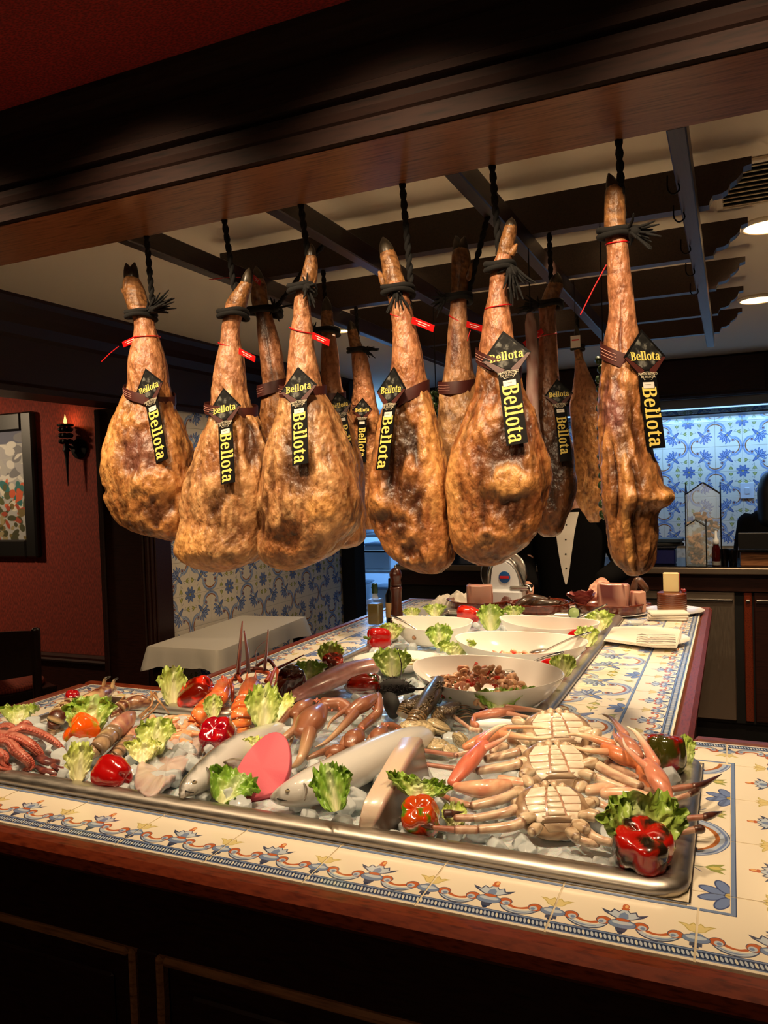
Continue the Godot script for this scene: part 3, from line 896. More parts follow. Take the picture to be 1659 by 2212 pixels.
func build_ice() -> void:
	M.ice = mat(Color(0.90, 0.93, 0.94, 0.55), 0.14, 0, {"glass": 0.031})
	M.ice_bed = mat(Color(0.80, 0.83, 0.84), 0.25, 0, {"sss": 0.35, "coat": 0.6, "coat_r": 0.12, "normal": M.fine_n, "ns": 1.0, "tri": 8.0})
	var s := Shape.new()
	for r in [[-1.81, -0.09, -1.85, -1.265], [-1.335, -0.485, -3.73, -1.84]]:
		var nx := int((r[1] - r[0]) / 0.014)
		var nz := int((r[3] - r[2]) / 0.014)
		var rows := []
		for j in nz + 1:
			var row := PackedVector3Array()
			for i in nx + 1:
				var x: float = lerpf(r[0], r[1], float(i) / nx)
				var z: float = lerpf(r[3], r[2], float(j) / nz)
				row.append(Vector3(x + 0.95, ice_y(x, z) - TOP + absf(na.get_noise_2d(x * 900, z * 900)) * 0.012 - 0.010, z + 1.55))
			rows.append(row)
		s.loft(rows, false, false)
	var bed := part(s, "crushed_ice", M.ice_bed)
	bed.position = Vector3(-0.95, TOP, -1.55)
	meta(bed, "bed of crushed ice filling the steel tray under the seafood", "ice", "", "stuff")
	# loose cubes: three shapes, slightly melted
	var kinds := []
	for k in 4:
		var q := Shape.new()
		var rows := []
		for i in 9:
			var f := -1.0 + 2.0 * i / 8
			var hgt: float = signf(f) * (1.0 - pow(1.0 - absf(f), 1.6))
			var shrink := pow(maxf(0.0, 1.0 - pow(absf(f), 5.0)), 0.35) * 0.98 + 0.02
			var row := PackedVector3Array()
			for j in 16:
				var an := TAU * j / 16
				var e := 0.42
				var cx := signf(cos(an)) * pow(absf(cos(an)), e)
				var cz := signf(sin(an)) * pow(absf(sin(an)), e)
				var p := Vector3(cx * shrink, f * 0.85, cz * shrink)
				p *= 1.0 + 0.12 * na.get_noise_3d(p.x * 50 + k * 300, p.y * 50, p.z * 50)
				row.append(p * 0.0145)
			rows.append(row)
		q.loft(rows)
		kinds.append(q.mesh())
	rng.seed = 77
	var n := 0
	var tries := 0
	while n < 270 and tries < 6000:
		tries += 1
		var x: float
		var z: float
		if n < 190:
			x = rng.randf_range(-1.78, -0.12)
			z = -1.275 - absf(rng.randfn(0.0, 0.20))
		else:
			x = rng.randf_range(-1.33, -0.50)
			z = rng.randf_range(-3.4, -1.8)
		if not in_tray(x, z, 0.04): continue
		var o := part(kinds[n % 4], "ice_cube", M.ice)
		var lift := rng.randf_range(0.008, 0.018)
		o.transform = Transform3D(Basis(Vector3(rng.randf() - 0.5, 1, rng.randf() - 0.5).normalized(), rng.randf() * TAU) * Basis(Vector3.RIGHT, rng.randfn(0, 0.5)) * Basis.from_scale(Vector3.ONE * rng.randf_range(0.95, 1.4)), Vector3(x, ice_y(x, z) + lift, z))
		meta(o, "clear melting ice cube lying on the crushed ice in the steel tray", "ice cube", "ice cubes in the tray")
		n += 1

# ---- cured hams
const WA := [200.0, 500.0, 0.3737]   # where the outline tables below were measured: left, top, pixels per unit
const WB := [760.0, 350.0, 0.4460]
var ham_n := FastNoiseLite.new()
var ham_w := FastNoiseLite.new()

class Ham:
	var node: Node3D
	var z: float
	var o: Vector3
	var ys := []      # world heights, from the ankle down
	var cx := []
	var hw := []
	var hd := []
	func at(y: float) -> Array:   # centre x, half width, half depth at a height
		for k in range(1, ys.size()):
			if y >= ys[k]:
				var t: float = (y - ys[k]) / (ys[k - 1] - ys[k])
				return [lerpf(cx[k], cx[k - 1], t), lerpf(hw[k], hw[k - 1], t), lerpf(hd[k], hd[k - 1], t)]
		return [cx[-1], hw[-1], hd[-1]]
	func front(x: float, y: float) -> Vector3:   # the point of the skin that looks at the camera
		var a := at(y)
		var u := clampf((x - a[0]) / a[1], -0.97, 0.97)
		return Vector3(x, y, z + a[2] * sqrt(1.0 - u * u))

	func seen(scene: Node3D, px: float, py: float) -> Vector3:   # the point of the skin under a pixel
		var p: Vector3 = scene.dep(px, py, z)
		for k in 6: p = scene.dep(px, py, lerpf(p.z, front(p.x, p.y).z + 0.012, 0.7))
		return p

# rows: [y, left, right] of the outline from the ankle down, in the units of w; thick: [v, depth : width]; marks: [u, v, ru, rv, lift, tone]
func ham(label: String, group: String, w: Array, z: float, rows: Array, thick: Array, marks: Array, seed_: int, tone: Array, fine := 1) -> Ham:
	var h := Ham.new()
	h.z = z
	var m := rows.size()
	var q := []
	for r in rows:
		var a := dep(w[0] + r[1] * w[2], w[1] + r[0] * w[2], z)
		var b := dep(w[0] + r[2] * w[2], w[1] + r[0] * w[2], z)
		q.append(Vector3((a.x + b.x) * 0.5, (a.y + b.y) * 0.5, (b.x - a.x) * 0.5))
	var steps := 58 * fine
	var sm := curve(q, steps)
	var y_top: float = sm[0].y
	var y_bot: float = sm[-1].y
	for p in sm:
		var v: float = (y_top - p.y) / (y_top - y_bot)
		h.ys.append(p.y)
		h.cx.append(p.x)
		h.hw.append(p.z)
		h.hd.append(p.z * lin(thick, v))
	h.o = Vector3(q[m / 2].x, y_bot, z)
	h.node = thing("cured_ham", label, "ham", h.o, group)
	var N := 36 * fine
	var rws := []
	var cls := []
	for i in steps:
		var row := PackedVector3Array()
		var cl := PackedColorArray()
		var v: float = (y_top - h.ys[i]) / (y_top - y_bot)
		var body := smoothstep(0.22, 0.45, v)
		for j in N:
			var g := TAU * j / N
			var u := cos(g)
			var f := sin(g)
			var e := lerpf(1.0, 0.86, body)
			var dx: float = signf(u) * pow(absf(u), e) * h.hw[i]
			var dz: float = signf(f) * pow(absf(f), e) * h.hd[i]
			var p := Vector3(h.cx[i] + dx, h.ys[i], z + dz)
			var s := (p - h.o) * 100.0 + Vector3(seed_ * 37.0, 0, 0)
			var lump := ham_n.get_noise_3d(s.x * 2.2, s.y * 1.2, s.z * 2.2)
			var wr := ham_w.get_noise_3d(s.x * 4.5, s.y * 1.5, s.z * 4.5)
			var fi := ham_w.get_noise_3d(s.x * 15 + 50, s.y * 4.5, s.z * 15)
			var lift := (lump * 0.009 + wr * 0.0045 + fi * 0.0022) * lerpf(0.22, 1.0, body)
			var k: Color = tone[0].lerp(tone[1], clampf(0.5 + lump * 1.3, 0, 1))
			k = k.lerp(tone[2], clampf(-wr * 2.3 - 0.05, 0, 0.8) * lerpf(0.35, 1.0, body))
			k = k.lerp(tone[3], clampf(fi * 1.3 - 0.15, 0, 0.5))
			k = k.lerp(lc(0.74, 0.51, 0.39), (1.0 - body) * 0.55)
			if f > -0.5:
				for mk in marks:
					var d := Vector2((u - mk[0]) / mk[2], (v - mk[1]) / mk[3])
					var a := d.length() + wr * 0.5 + lump * 0.35
					if a < 1.3:
						var t := 1.0 - smoothstep(0.45, 1.15, a)
						lift += mk[4] * t
						if mk.size() > 5: k = k.lerp(mk[5], t * 0.85)
			var nrm := Vector3(u / maxf(0.01, h.hw[i]), 0, f / maxf(0.01, h.hd[i])).normalized()
			p += nrm * lift
			row.append(p - h.o)
			cl.append(k)
		rws.append(row)
		cls.append(cl)
	var sh := Shape.new()
	sh.loft(rws, true, true, cls)
	part(sh, "meat", M.ham, h.node)
	return h

# the foot: rows continue the outline above the rope; toes: points of the hoof tips
func foot(h: Ham, w: Array, rows: Array, tips: Array, claws: Array) -> void:
	var pts := []
	var rad := []
	for r in rows:
		var a := dep(w[0] + r[1] * w[2], w[1] + r[0] * w[2], h.z)
		var b := dep(w[0] + r[2] * w[2], w[1] + r[0] * w[2], h.z)
		pts.append((a + b) * 0.5 - h.o)
		rad.append((b.x - a.x) * 0.5)
	var n := 18
	var cp := curve(pts, n)
	var cr := curve(rad, n)
	var s := Shape.new()
	s.tint = func(p: Vector3) -> Color:
		var t := na.get_noise_3d(p.x * 8100, p.y * 4500, p.z * 8100)
		return lc(0.68, 0.49, 0.31).lerp(lc(0.42, 0.27, 0.15), clampf(t * 1.6 + 0.4, 0, 1))
	s.tube(cp, cr, 16)
	for c in claws:
		var a := dep(w[0] + c[0] * w[2], w[1] + c[1] * w[2], h.z) - h.o
		var b := dep(w[0] + c[2] * w[2], w[1] + c[3] * w[2], h.z) - h.o
		s.tube([a, a.lerp(b, 0.5), b], [0.011, 0.009, 0.004], 8)
	part(s, "foot", M.ham, h.node)
	var top: Vector3 = cp[-1]
	var k := 0
	for t in tips:
		var b := dep(w[0] + t[0] * w[2], w[1] + t[1] * w[2], h.z) - h.o
		var hf := Shape.new()
		hf.tint = func(p: Vector3) -> Color: return lc(0.14, 0.12, 0.10).lerp(lc(0.34, 0.29, 0.23), clampf(na.get_noise_3d(p.x * 3600, p.y * 10800, p.z * 3600) + 0.3, 0, 1))
		var side := Vector3(0, 0, 0.009 * (1 - 2 * k)) if tips.size() > 1 and absf(tips[0][0] - tips[1][0]) < 12 else Vector3.ZERO
		var r0: float = cr[-1] * (0.72 if tips.size() > 1 else 0.95)
		hf.tube(curve([top + side * 0.6 + (top - b) * 0.12, top.lerp(b, 0.45) + side, b + side * 0.8], 7), [r0 * 0.95, r0, r0 * 0.98, r0 * 0.9, r0 * 0.72, r0 * 0.48, r0 * 0.2], 12)
		part(hf, "hoof", M.hoof, h.node)
		k += 1

func rope(px: Vector2, h: Ham, w: Array, knot: Array, tuft: Array, label: String, top_y := 2.309) -> void:
	# px: pixel where the rope meets the frame; knot: [y, left, right] of the loop round the ankle; tuft: end point of the frayed end
	var a := on(px.x, px.y, top_y)
	if h.z > -1.8:   # on the far edge of the front beam
		a = dep(px.x, px.y, -1.667)
		a.y = top_y
	else:
		a.x = roundf((a.x + 0.088) / 0.4677) * 0.4677 - 0.088   # on the nearest beam
		a.z = h.z
		if h.z < -2.2:   # straight up to a rafter
			a = dep(w[0] + (knot[1] + knot[2]) * 0.5 * w[2], w[1] + knot[0] * w[2], h.z)
			a.y = 2.36
	var kl := dep(w[0] + knot[1] * w[2], w[1] + knot[0] * w[2], h.z)
	var kr := dep(w[0] + knot[2] * w[2], w[1] + knot[0] * w[2], h.z)
	var mid := (kl + kr) * 0.5
	var r: float = (kr.x - kl.x) * 0.5 + 0.004
	var t := thing("hanging_rope", label, "rope", Vector3(a.x, top_y, a.z), "black ropes the hams hang from")
	var o := t.position
	var s := Shape.new()
	var at_x := clampf(a.x, kl.x, kr.x)
	var meet := Vector3(at_x, mid.y + 0.02, h.z - 0.012)
	for k in 2:   # two strands laid round each other
		var pts := []
		for i in 29:
			var u := float(i) / 28
			var c := (a + Vector3(0, 0.02, 0)).lerp(meet, u)
			var g := u * a.distance_to(meet) * 150.0 + k * PI
			pts.append(c + Vector3(cos(g), 0, sin(g)) * 0.0035 - o)
		s.tube(pts, [0.0052], 7)
	part(s, "line", M.rope, t)
	var lp := Shape.new()
	for k in 2:
		var ring := []
		for i in 25:
			var g := TAU * i / 24
			ring.append(mid + Vector3(cos(g) * (r + 0.003), sin(g * 2 + k) * 0.004 + (0.010 * k - 0.004) + cos(g) * (kr.y - kl.y) * 0.5, sin(g) * (r + 0.004)) - o)
		lp.tube(ring, [0.0068], 8)
	part(lp, "loop", M.rope, t)
	if tuft.size():
		var e := dep(w[0] + tuft[0] * w[2], w[1] + tuft[1] * w[2], h.z + 0.02)
		var st := Vector3(clampf(e.x, kl.x - 0.005, kr.x + 0.005), mid.y, h.z + 0.02)
		var tf := Shape.new()
		rng.seed = int(px.x)
		tf.ball((st.lerp(e, 0.35)) - o, Vector3(0.014, 0.013, 0.013), Basis.IDENTITY, 10, 6)
		for k in 26:
			var j := Vector3(rng.randfn(0, 0.011), rng.randfn(0, 0.011), rng.randfn(0, 0.010))
			tf.tube([st.lerp(e, 0.2) + j * 0.3 - o, st.lerp(e, 0.7) + j * 0.9 - o, e + j * 1.4 - o], [0.0035, 0.003, 0.0015], 5)
		part(tf, "frayed_end", M.rope, t)

# red security seal: a tie round the shank and a flat tag
func seal(h: Ham, w: Array, ring: Array, tag: Array, tail: Array, label: String) -> void:
	var a := dep(w[0] + ring[1] * w[2], w[1] + ring[0] * w[2], h.z)
	var b := dep(w[0] + ring[2] * w[2], w[1] + ring[3] * w[2], h.z)
	var mid := (a + b) * 0.5
	var r: float = (b.x - a.x) * 0.5 + 0.001
	var t := thing("red_seal", label, "seal", mid, "red seals on the hams")
	var s := Shape.new()
	var pts := []
	for i in 25:
		var g := TAU * i / 24
		pts.append(Vector3(cos(g) * r, cos(g) * (b.y - a.y) * 0.5 - sin(g) * 0.004, sin(g) * r))
	s.tube(pts, [0.0016], 6)
	part(s, "tie", M.red_plastic, t)
	if tag.size():
		var p := dep(w[0] + tag[0] * w[2], w[1] + tag[1] * w[2], h.z + 0.02) - mid
		var q := dep(w[0] + tag[2] * w[2], w[1] + tag[3] * w[2], h.z + 0.035) - mid
		var d := q - p
		var bs := facing(d, Vector3(0, 1, 0.2))
		part(boxed((p + q) * 0.5, Vector3(d.length(), 0.016, 0.0016), 0.0006, bs), "tag", M.red_plastic, t)
		for k in 2:
			part(boxed((p + q) * 0.5 + bs * Vector3(0, 0.003 - 0.005 * k, 0.0010), Vector3(d.length() * (0.6 - 0.2 * k), 0.0016, 0.0004), 0.0, bs), "print", M.pale_print, t)
	if tail.size():
		var p := dep(w[0] + tail[0] * w[2], w[1] + tail[1] * w[2], h.z + 0.02) - mid
		var q := dep(w[0] + tail[2] * w[2], w[1] + tail[3] * w[2], h.z + 0.02) - mid
		var s2 := Shape.new()
		s2.tube([p, p.lerp(q, 0.5) + Vector3(0, 0.002, 0), q], [0.0013], 6)
		part(s2, "tail", M.red_plastic, t)

# paper label: collar band round the shank, a diamond shield and a hanging strip
func label_tag(h: Ham, w: Array, shield: Array, foot_: Array, yaw: float, size: float, band: Array, text: String) -> void:
	var top := h.seen(self, w[0] + shield[0] * w[2], w[1] + shield[1] * w[2])
	var bot := h.seen(self, w[0] + foot_[0] * w[2], w[1] + foot_[1] * w[2])
	var y := (top - bot).normalized()
	var z := Vector3(sin(yaw), 0, cos(yaw))
	z = (z - y * z.dot(y)).normalized()
	var bs := Basis(y.cross(z), y, z)
	var len := top.distance_to(bot)
	var push := 0.0
	for i in 12:
		for e in [-1, 0, 1]:
			var p = top.lerp(bot, float(i) / 11) + bs.x * (0.014 * e)
			var sfc := h.front(p.x, p.y)
			push = maxf(push, (sfc - p).dot(z))
	var o := top + z * (minf(push, 0.055) + 0.009)
	var t := thing("ham_label", text, "label", o, "paper labels on the hams", bs)
	var d := 0.050 * size
	var s := Shape.new()
	s.slab([Vector2(0, d * 1.12), Vector2(d, 0), Vector2(d * 0.30, -d * 0.80), Vector2(-d * 0.30, -d * 0.80), Vector2(-d, 0)], Vector3.ZERO, Basis.IDENTITY, 0.0012)
	var sh := part(s, "shield", M.label_black, t)
	for sg in [-1.0, 1.0]:
		var tr := Shape.new()
		tr.slab([Vector2(sg * d * 0.97, -d * 0.03), Vector2(sg * d * 0.84, d * 0.0), Vector2(sg * d * 0.12, -d * 0.54), Vector2(sg * d * 0.30, -d * 0.76)], Vector3(0, 0, 0.0008), Basis.IDENTITY, 0.0004)
		part(tr, "red_trim", M.label_red, sh)
	var pic := Shape.new()
	pic.slab([Vector2(0, d * 0.98), Vector2(d * 0.84, d * 0.02), Vector2(d * 0.10, -d * 0.52), Vector2(-d * 0.10, -d * 0.52), Vector2(-d * 0.84, d * 0.02)], Vector3(0, 0, 0.0008), Basis.IDENTITY, 0.0005)
	part(pic, "picture", M.label_picture, sh)
	letters("Bellota", 0.024 * size, M.gold, sh, Transform3D(Basis.from_scale(Vector3(0.82, 1, 1)), Vector3(0, 0.001, 0.0016)))
	var fan := Shape.new()   # small framed panel under the shield
	var fp := []
	for i in 7: fp.append(Vector2(0, -0.064 * size) + Vector2.from_angle(PI * 0.5 + (i - 3) * 0.19) * 0.034 * size)
	for i in 7: fp.append(Vector2(0, -0.064 * size) + Vector2.from_angle(PI * 0.5 - (i - 3) * 0.15) * 0.019 * size)
	fan.slab(fp, Vector3(0, 0, 0.0012), Basis.IDENTITY, 0.001)
	part(fan, "caption_panel", M.label_edge, sh)
	var fan2 := Shape.new()
	fan2.slab(fp.map(func(p): return (p - Vector2(0, -0.0375 * size)) * 0.88 + Vector2(0, -0.0375 * size)), Vector3(0, 0, 0.0020), Basis.IDENTITY, 0.0008)
	part(fan2, "caption_field", M.label_black, sh)
	letters("JAMÓN IBÉRICO", 0.0046 * size, M.label_edge, sh, Transform3D(Basis.IDENTITY, Vector3(0, -0.0345 * size, 0.0028)), "caption", false, 0.0003)
	letters("DE BELLOTA", 0.0046 * size, M.label_edge, sh, Transform3D(Basis.IDENTITY, Vector3(0, -0.0405 * size, 0.0028)), "caption", false, 0.0003)
	var wd := 0.0215 * size
	part(span(Vector3(-wd, -len, -0.0006), Vector3(wd, -d * 0.6, 0.0004)), "strip", M.label_black, t)
	part(boxed(Vector3(0, -0.053 * size - 0.004, 0.0010), Vector3(0.026, 0.012, 0.0006) * size), "sticker", M.pale_print, t)
	part(boxed(Vector3(-0.002, -0.053 * size - 0.003, 0.0015), Vector3(0.014, 0.0008, 0.0003) * size), "sticker_print", M.label_grey, t)
	var room := len - 0.064 * size
	letters("Bellota", 0.047 * size, M.gold, t, Transform3D(Basis(Vector3.BACK, -PI / 2) * Basis.from_scale(Vector3(minf(0.8, room / 0.165 / size), 1, 1)), Vector3(0, -0.064 * size - room * 0.47, 0.0008)))
	var leaf := Shape.new()
	for k in 2:
		leaf.tube(curve([Vector3(wd * 0.45, -0.064 * size - room * 0.40, 0.001), Vector3(wd * 0.62, -0.064 * size - room * (0.36 + 0.05 * k), 0.001), Vector3(wd * 0.85, -0.064 * size - room * (0.33 + 0.05 * k), 0.001)], 5), [0.0005, 0.0012, 0.0003], 5)
	part(leaf, "oak_leaf", M.gold, t)
	if band.size():
		band_on(h, w, band, t, o, bs)

func band_on(h: Ham, w: Array, band: Array, t: Node3D, o: Vector3, bs: Basis) -> void:
	var a := dep(w[0] + band[1] * w[2], w[1] + band[0] * w[2], h.z)
	var b := dep(w[0] + band[3] * w[2], w[1] + band[2] * w[2], h.z)
	var mid := (a + b) * 0.5
	var q := h.at(mid.y)
	var r: float = (b.x - a.x) * 0.5 + 0.003
	var hh: float = band[4]
	var inv := Transform3D(bs, o).affine_inverse()
	var rows := []
	for e in [[-1.0, 0.0], [1.0, 0.0], [1.0, 0.0012], [-1.0, 0.0012], [-1.0, 0.0]]:
		var row := PackedVector3Array()
		for i in 32:
			var g := TAU * i / 32
			row.append(inv * (mid + Vector3(cos(g) * (r + e[1]), cos(g) * (b.y - a.y) * 0.5 + e[0] * hh - 0.010 * sin(g), sin(g) * (maxf(q[2], r * 0.9) + 0.006 + e[1]))))
		rows.append(row)
	var s := Shape.new()
	s.loft(rows, true, false, null, true)
	part(s, "collar_band", M.label_red, t)
	for k in 3:   # small lines of print on the band
		var pr := Shape.new()
		var pts := []
		for i in 9:
			var g := PI * 0.5 + (i - 4) * 0.12 + 0.55
			pts.append(inv * (mid + Vector3(cos(g) * (r + 0.002), cos(g) * (b.y - a.y) * 0.5 + hh * (0.4 - 0.4 * k) - 0.010 * sin(g), sin(g) * (maxf(q[2], r * 0.9) + 0.008))))
		pr.tube(pts, [0.0006], 4)
		part(pr, "band_print", M.label_pink, t)

func build_hams() -> void:
	ham_n.frequency = 0.06
	ham_n.fractal_octaves = 3
	ham_n.seed = 4
	ham_w.frequency = 0.045
	ham_w.fractal_octaves = 4
	ham_w.seed = 8
	ham_w.noise_type = FastNoiseLite.TYPE_SIMPLEX
	var pores := noise_tex(0.02, [], 51, false, 0, FastNoiseLite.TYPE_SIMPLEX, 512, 5)
	var speck := noise_tex(0.03, [[0.0, Color(0.55, 0.47, 0.41)], [0.35, Color(0.86, 0.82, 0.78)], [0.6, Color(1, 1, 1)], [1.0, Color(1, 1, 1)]], 52, false, 0, FastNoiseLite.TYPE_SIMPLEX, 512, 6)
	M.ham = mat(Color(1, 1, 1), 0.42, 0, {"vc": true, "tex": speck, "tri": Vector3(3.2, 2.0, 3.2), "height": pores, "hs": 0.6, "coat": 0.12, "coat_r": 0.35, "sss": 0.06})
	M.hoof = mat(Color(1, 1, 1), 0.35, 0, {"vc": true})
	M.rope = mat(Color(0.035, 0.03, 0.03), 0.9, 0, {"normal": M.fine_n, "tri": 30.0})
	M.red_plastic = mat(Color(0.80, 0.09, 0.10), 0.35)
	M.pale_print = mat(Color(0.86, 0.84, 0.80), 0.6)
	M.label_black = mat(Color(0.035, 0.032, 0.035), 0.6, 0, {"spec": 0.25})
	M.label_grey = mat(Color(0.45, 0.44, 0.42), 0.6)
	M.label_picture = mat(Color(1, 1, 1), 0.65, 0, {"spec": 0.25, "tex": noise_tex(0.02, [[0.0, Color(0.06, 0.06, 0.06)], [0.5, Color(0.12, 0.12, 0.12)], [0.7, Color(0.36, 0.36, 0.34)], [1.0, Color(0.45, 0.45, 0.43)]], 60), "tri": 4.0})
	M.label_edge = mat(Color(0.80, 0.76, 0.66), 0.5)
	M.label_red = mat(Color(0.27, 0.10, 0.08), 0.5)
	M.label_pink = mat(Color(0.75, 0.55, 0.5), 0.5)
	M.gold = mat(Color(0.88, 0.80, 0.40), 0.6)
	var tan_ := [lc(0.66, 0.46, 0.29), lc(0.78, 0.59, 0.39), lc(0.40, 0.25, 0.14), lc(0.83, 0.68, 0.49)]
	var amber := [lc(0.62, 0.40, 0.22), lc(0.76, 0.54, 0.31), lc(0.33, 0.19, 0.10), lc(0.80, 0.62, 0.41)]
	var brown := [lc(0.58, 0.37, 0.21), lc(0.72, 0.50, 0.30), lc(0.30, 0.17, 0.10), lc(0.78, 0.58, 0.38)]
	var rust := [lc(0.57, 0.34, 0.19), lc(0.72, 0.49, 0.28), lc(0.29, 0.16, 0.09), lc(0.78, 0.59, 0.38)]
	var lean := lc(0.26, 0.13, 0.08)
	var wine := lc(0.42, 0.25, 0.22)
	var black := lc(0.16, 0.10, 0.07)
	var fat := lc(0.86, 0.64, 0.38)
	var broad := [[0.0, 1.0], [0.25, 0.95], [0.45, 0.78], [0.8, 0.72], [1.0, 0.8]]
	var grp := "cured hams hanging from the timber frame"
	var Z := -1.70
	var h := ham("amber ham beside a tufted rope, end of the row by the red wall", grp, WA, Z,
		[[440, 222, 318], [500, 246, 338], [560, 255, 350], [640, 245, 375], [760, 230, 405], [880, 225, 425], [960, 205, 440], [1020, 185, 455], [1100, 150, 480], [1200, 122, 510], [1300, 112, 540], [1400, 112, 562], [1500, 125, 572], [1600, 155, 572], [1680, 205, 566], [1730, 270, 556], [1765, 380, 550], [1784, 440, 520]],
		broad, [[0.35, 0.62, 0.5, 0.13, -0.006, wine], [0.55, 0.76, 0.5, 0.06, 0.013, amber[1]], [0.45, 0.88, 0.5, 0.06, -0.006, lean], [-0.7, 0.78, 0.2, 0.03, -0.008, lean], [0.45, 0.42, 0.25, 0.16, -0.003, brown[0]], [-0.5, 0.6, 0.35, 0.2, 0.004, fat]], 1, amber, 3)
	foot(h, WA, [[450, 225, 322], [400, 205, 305], [350, 190, 290], [300, 185, 268]], [[195, 190], [242, 185]], [[225, 400, 170, 335], [235, 420, 185, 360]])
	rope(Vector2(316, 516), h, WA, [485, 228, 333], [430, 400], "black rope with a frayed tuft, tied to the ham nearest the red wall")
	seal(h, WA, [620, 250, 372, 605], [175, 655, 258, 618], [150, 665, 52, 752], "red seal with a long tail on the ham nearest the red wall")
	label_tag(h, WA, [350, 912], [425, 1330], -0.05, 1.0, [905, 222, 985, 445, 0.013], "black and gold label tilted on the amber ham nearest the red wall")

	h = ham("smooth tan ham with its foot bent over, beside the widest tan ham", grp, WA, Z,
		[[430, 778, 880], [500, 763, 855], [560, 754, 842], [640, 745, 847], [740, 726, 865], [840, 711, 872], [940, 700, 882], [1040, 690, 908], [1100, 678, 945], [1180, 655, 985], [1280, 625, 1003], [1400, 585, 1012], [1500, 565, 1014], [1600, 555, 1012], [1700, 549, 1012], [1790, 534, 1005], [1850, 530, 985], [1905, 562, 925], [1940, 620, 850], [1966, 690, 780]],
		broad, [[0.1, 0.55, 0.45, 0.12, -0.004, brown[0]], [0.85, 0.52, 0.2, 0.12, -0.010, lean], [0.5, 0.38, 0.3, 0.09, 0.008, fat], [-0.4, 0.9, 0.6, 0.1, 0.006, fat], [0.2, 0.72, 0.3, 0.07, -0.006, brown[2]]], 2, tan_, 3)
	foot(h, WA, [[440, 775, 877], [400, 795, 890], [345, 832, 905], [305, 858, 918]], [[905, 215]], [[845, 400, 893, 350]])
	rope(Vector2(483, 480), h, WA, [480, 757, 868], [], "black rope looped tight round the bent foot of the smooth tan ham")
	seal(h, WA, [640, 740, 845, 670], [845, 690, 940, 740], [], "red seal low on the shank of the smooth tan ham")
	label_tag(h, WA, [780, 1035], [800, 1460], 0.0, 1.0, [1010, 682, 1045, 925, 0.013], "black and gold label hanging lowest, on the smooth tan ham")

	h = ham("widest tan ham with brown patches and a straight shank, in the front row", grp, WA, Z,
		[[330, 1185, 1265], [400, 1170, 1252], [500, 1163, 1257], [600, 1150, 1267], [700, 1140, 1278], [800, 1130, 1300], [900, 1115, 1322], [960, 1097, 1346], [1020, 1085, 1376], [1100, 1065, 1410], [1200, 1038, 1447], [1300, 1014, 1482], [1400, 1004, 1512], [1500, 999, 1531], [1600, 994, 1532], [1700, 989, 1508], [1790, 985, 1446], [1850, 990, 1400], [1900, 1010, 1320], [1938, 1060, 1225], [1958, 1105, 1165]],
		broad, [[0.15, 0.62, 0.4, 0.14, -0.004, brown[2]], [-0.75, 0.82, 0.25, 0.07, -0.010, lean], [0.55, 0.77, 0.3, 0.06, 0.008, fat], [-0.2, 0.9, 0.6, 0.07, -0.003, brown[0]], [0.2, 0.42, 0.6, 0.1, 0.004, lc(0.66, 0.50, 0.38)], [-0.1, 0.86, 0.6, 0.05, -0.002, brown[2]]], 3, tan_, 3)
	foot(h, WA, [[340, 1185, 1265], [280, 1205, 1290], [200, 1225, 1298], [150, 1235, 1290]], [[1265, 75]], [[1262, 320, 1292, 235]])
	rope(Vector2(648, 446), h, WA, [335, 1160, 1262], [1240, 350], "black rope on the widest tan ham of the front row")
	seal(h, WA, [555, 1150, 1266, 590], [1270, 600, 1370, 645], [], "red seal sticking out straight from the widest tan ham")
	label_tag(h, WA, [1202, 915], [1212, 1352], 0.02, 1.0, [915, 1105, 925, 1330, 0.014], "black and gold label hanging straight on the widest tan ham")

	h = ham("dark lean-faced ham with orange fat rims, hoof leaning towards the widest tan ham", grp, WB, Z,
		[[590, 168, 262], [650, 178, 275], [720, 190, 292], [800, 200, 307], [900, 200, 330], [1000, 191, 346], [1100, 181, 362], [1160, 166, 376], [1240, 150, 396], [1320, 131, 412], [1400, 114, 431], [1500, 96, 447], [1600, 90, 461], [1680, 98, 470], [1760, 117, 476], [1830, 150, 480], [1900, 190, 484], [1950, 247, 470], [1990, 330, 430]],
		broad, [[0.05, 0.55, 0.5, 0.14, -0.007, black], [0.15, 0.72, 0.45, 0.10, -0.006, lean], [-0.45, 0.76, 0.35, 0.05, 0.010, amber[1]], [0.0, 0.91, 0.24, 0.04, -0.007, lean], [0.05, 0.86, 0.42, 0.04, 0.008, brown[1]], [0.85, 0.6, 0.25, 0.25, 0.006, fat], [-0.2, 0.82, 0.6, 0.05, -0.005, lean]], 4, rust, 3)
	foot(h, WB, [[600, 166, 260], [560, 155, 247], [500, 147, 230], [450, 138, 212]], [[152, 370]], [[160, 590, 133, 535]])
	rope(Vector2(868, 399), h, WB, [625, 170, 278], [222, 690], "black rope with the knot hanging in front on the dark lean-faced ham")
	seal(h, WB, [735, 193, 292, 765], [290, 765, 398, 808], [], "red seal with wide tag on the dark lean-faced ham")
	label_tag(h, WB, [205, 1110], [160, 1495], -0.42, 0.98, [1190, 185, 1085, 362, 0.014], "black and gold label turned sideways on the dark lean-faced ham")

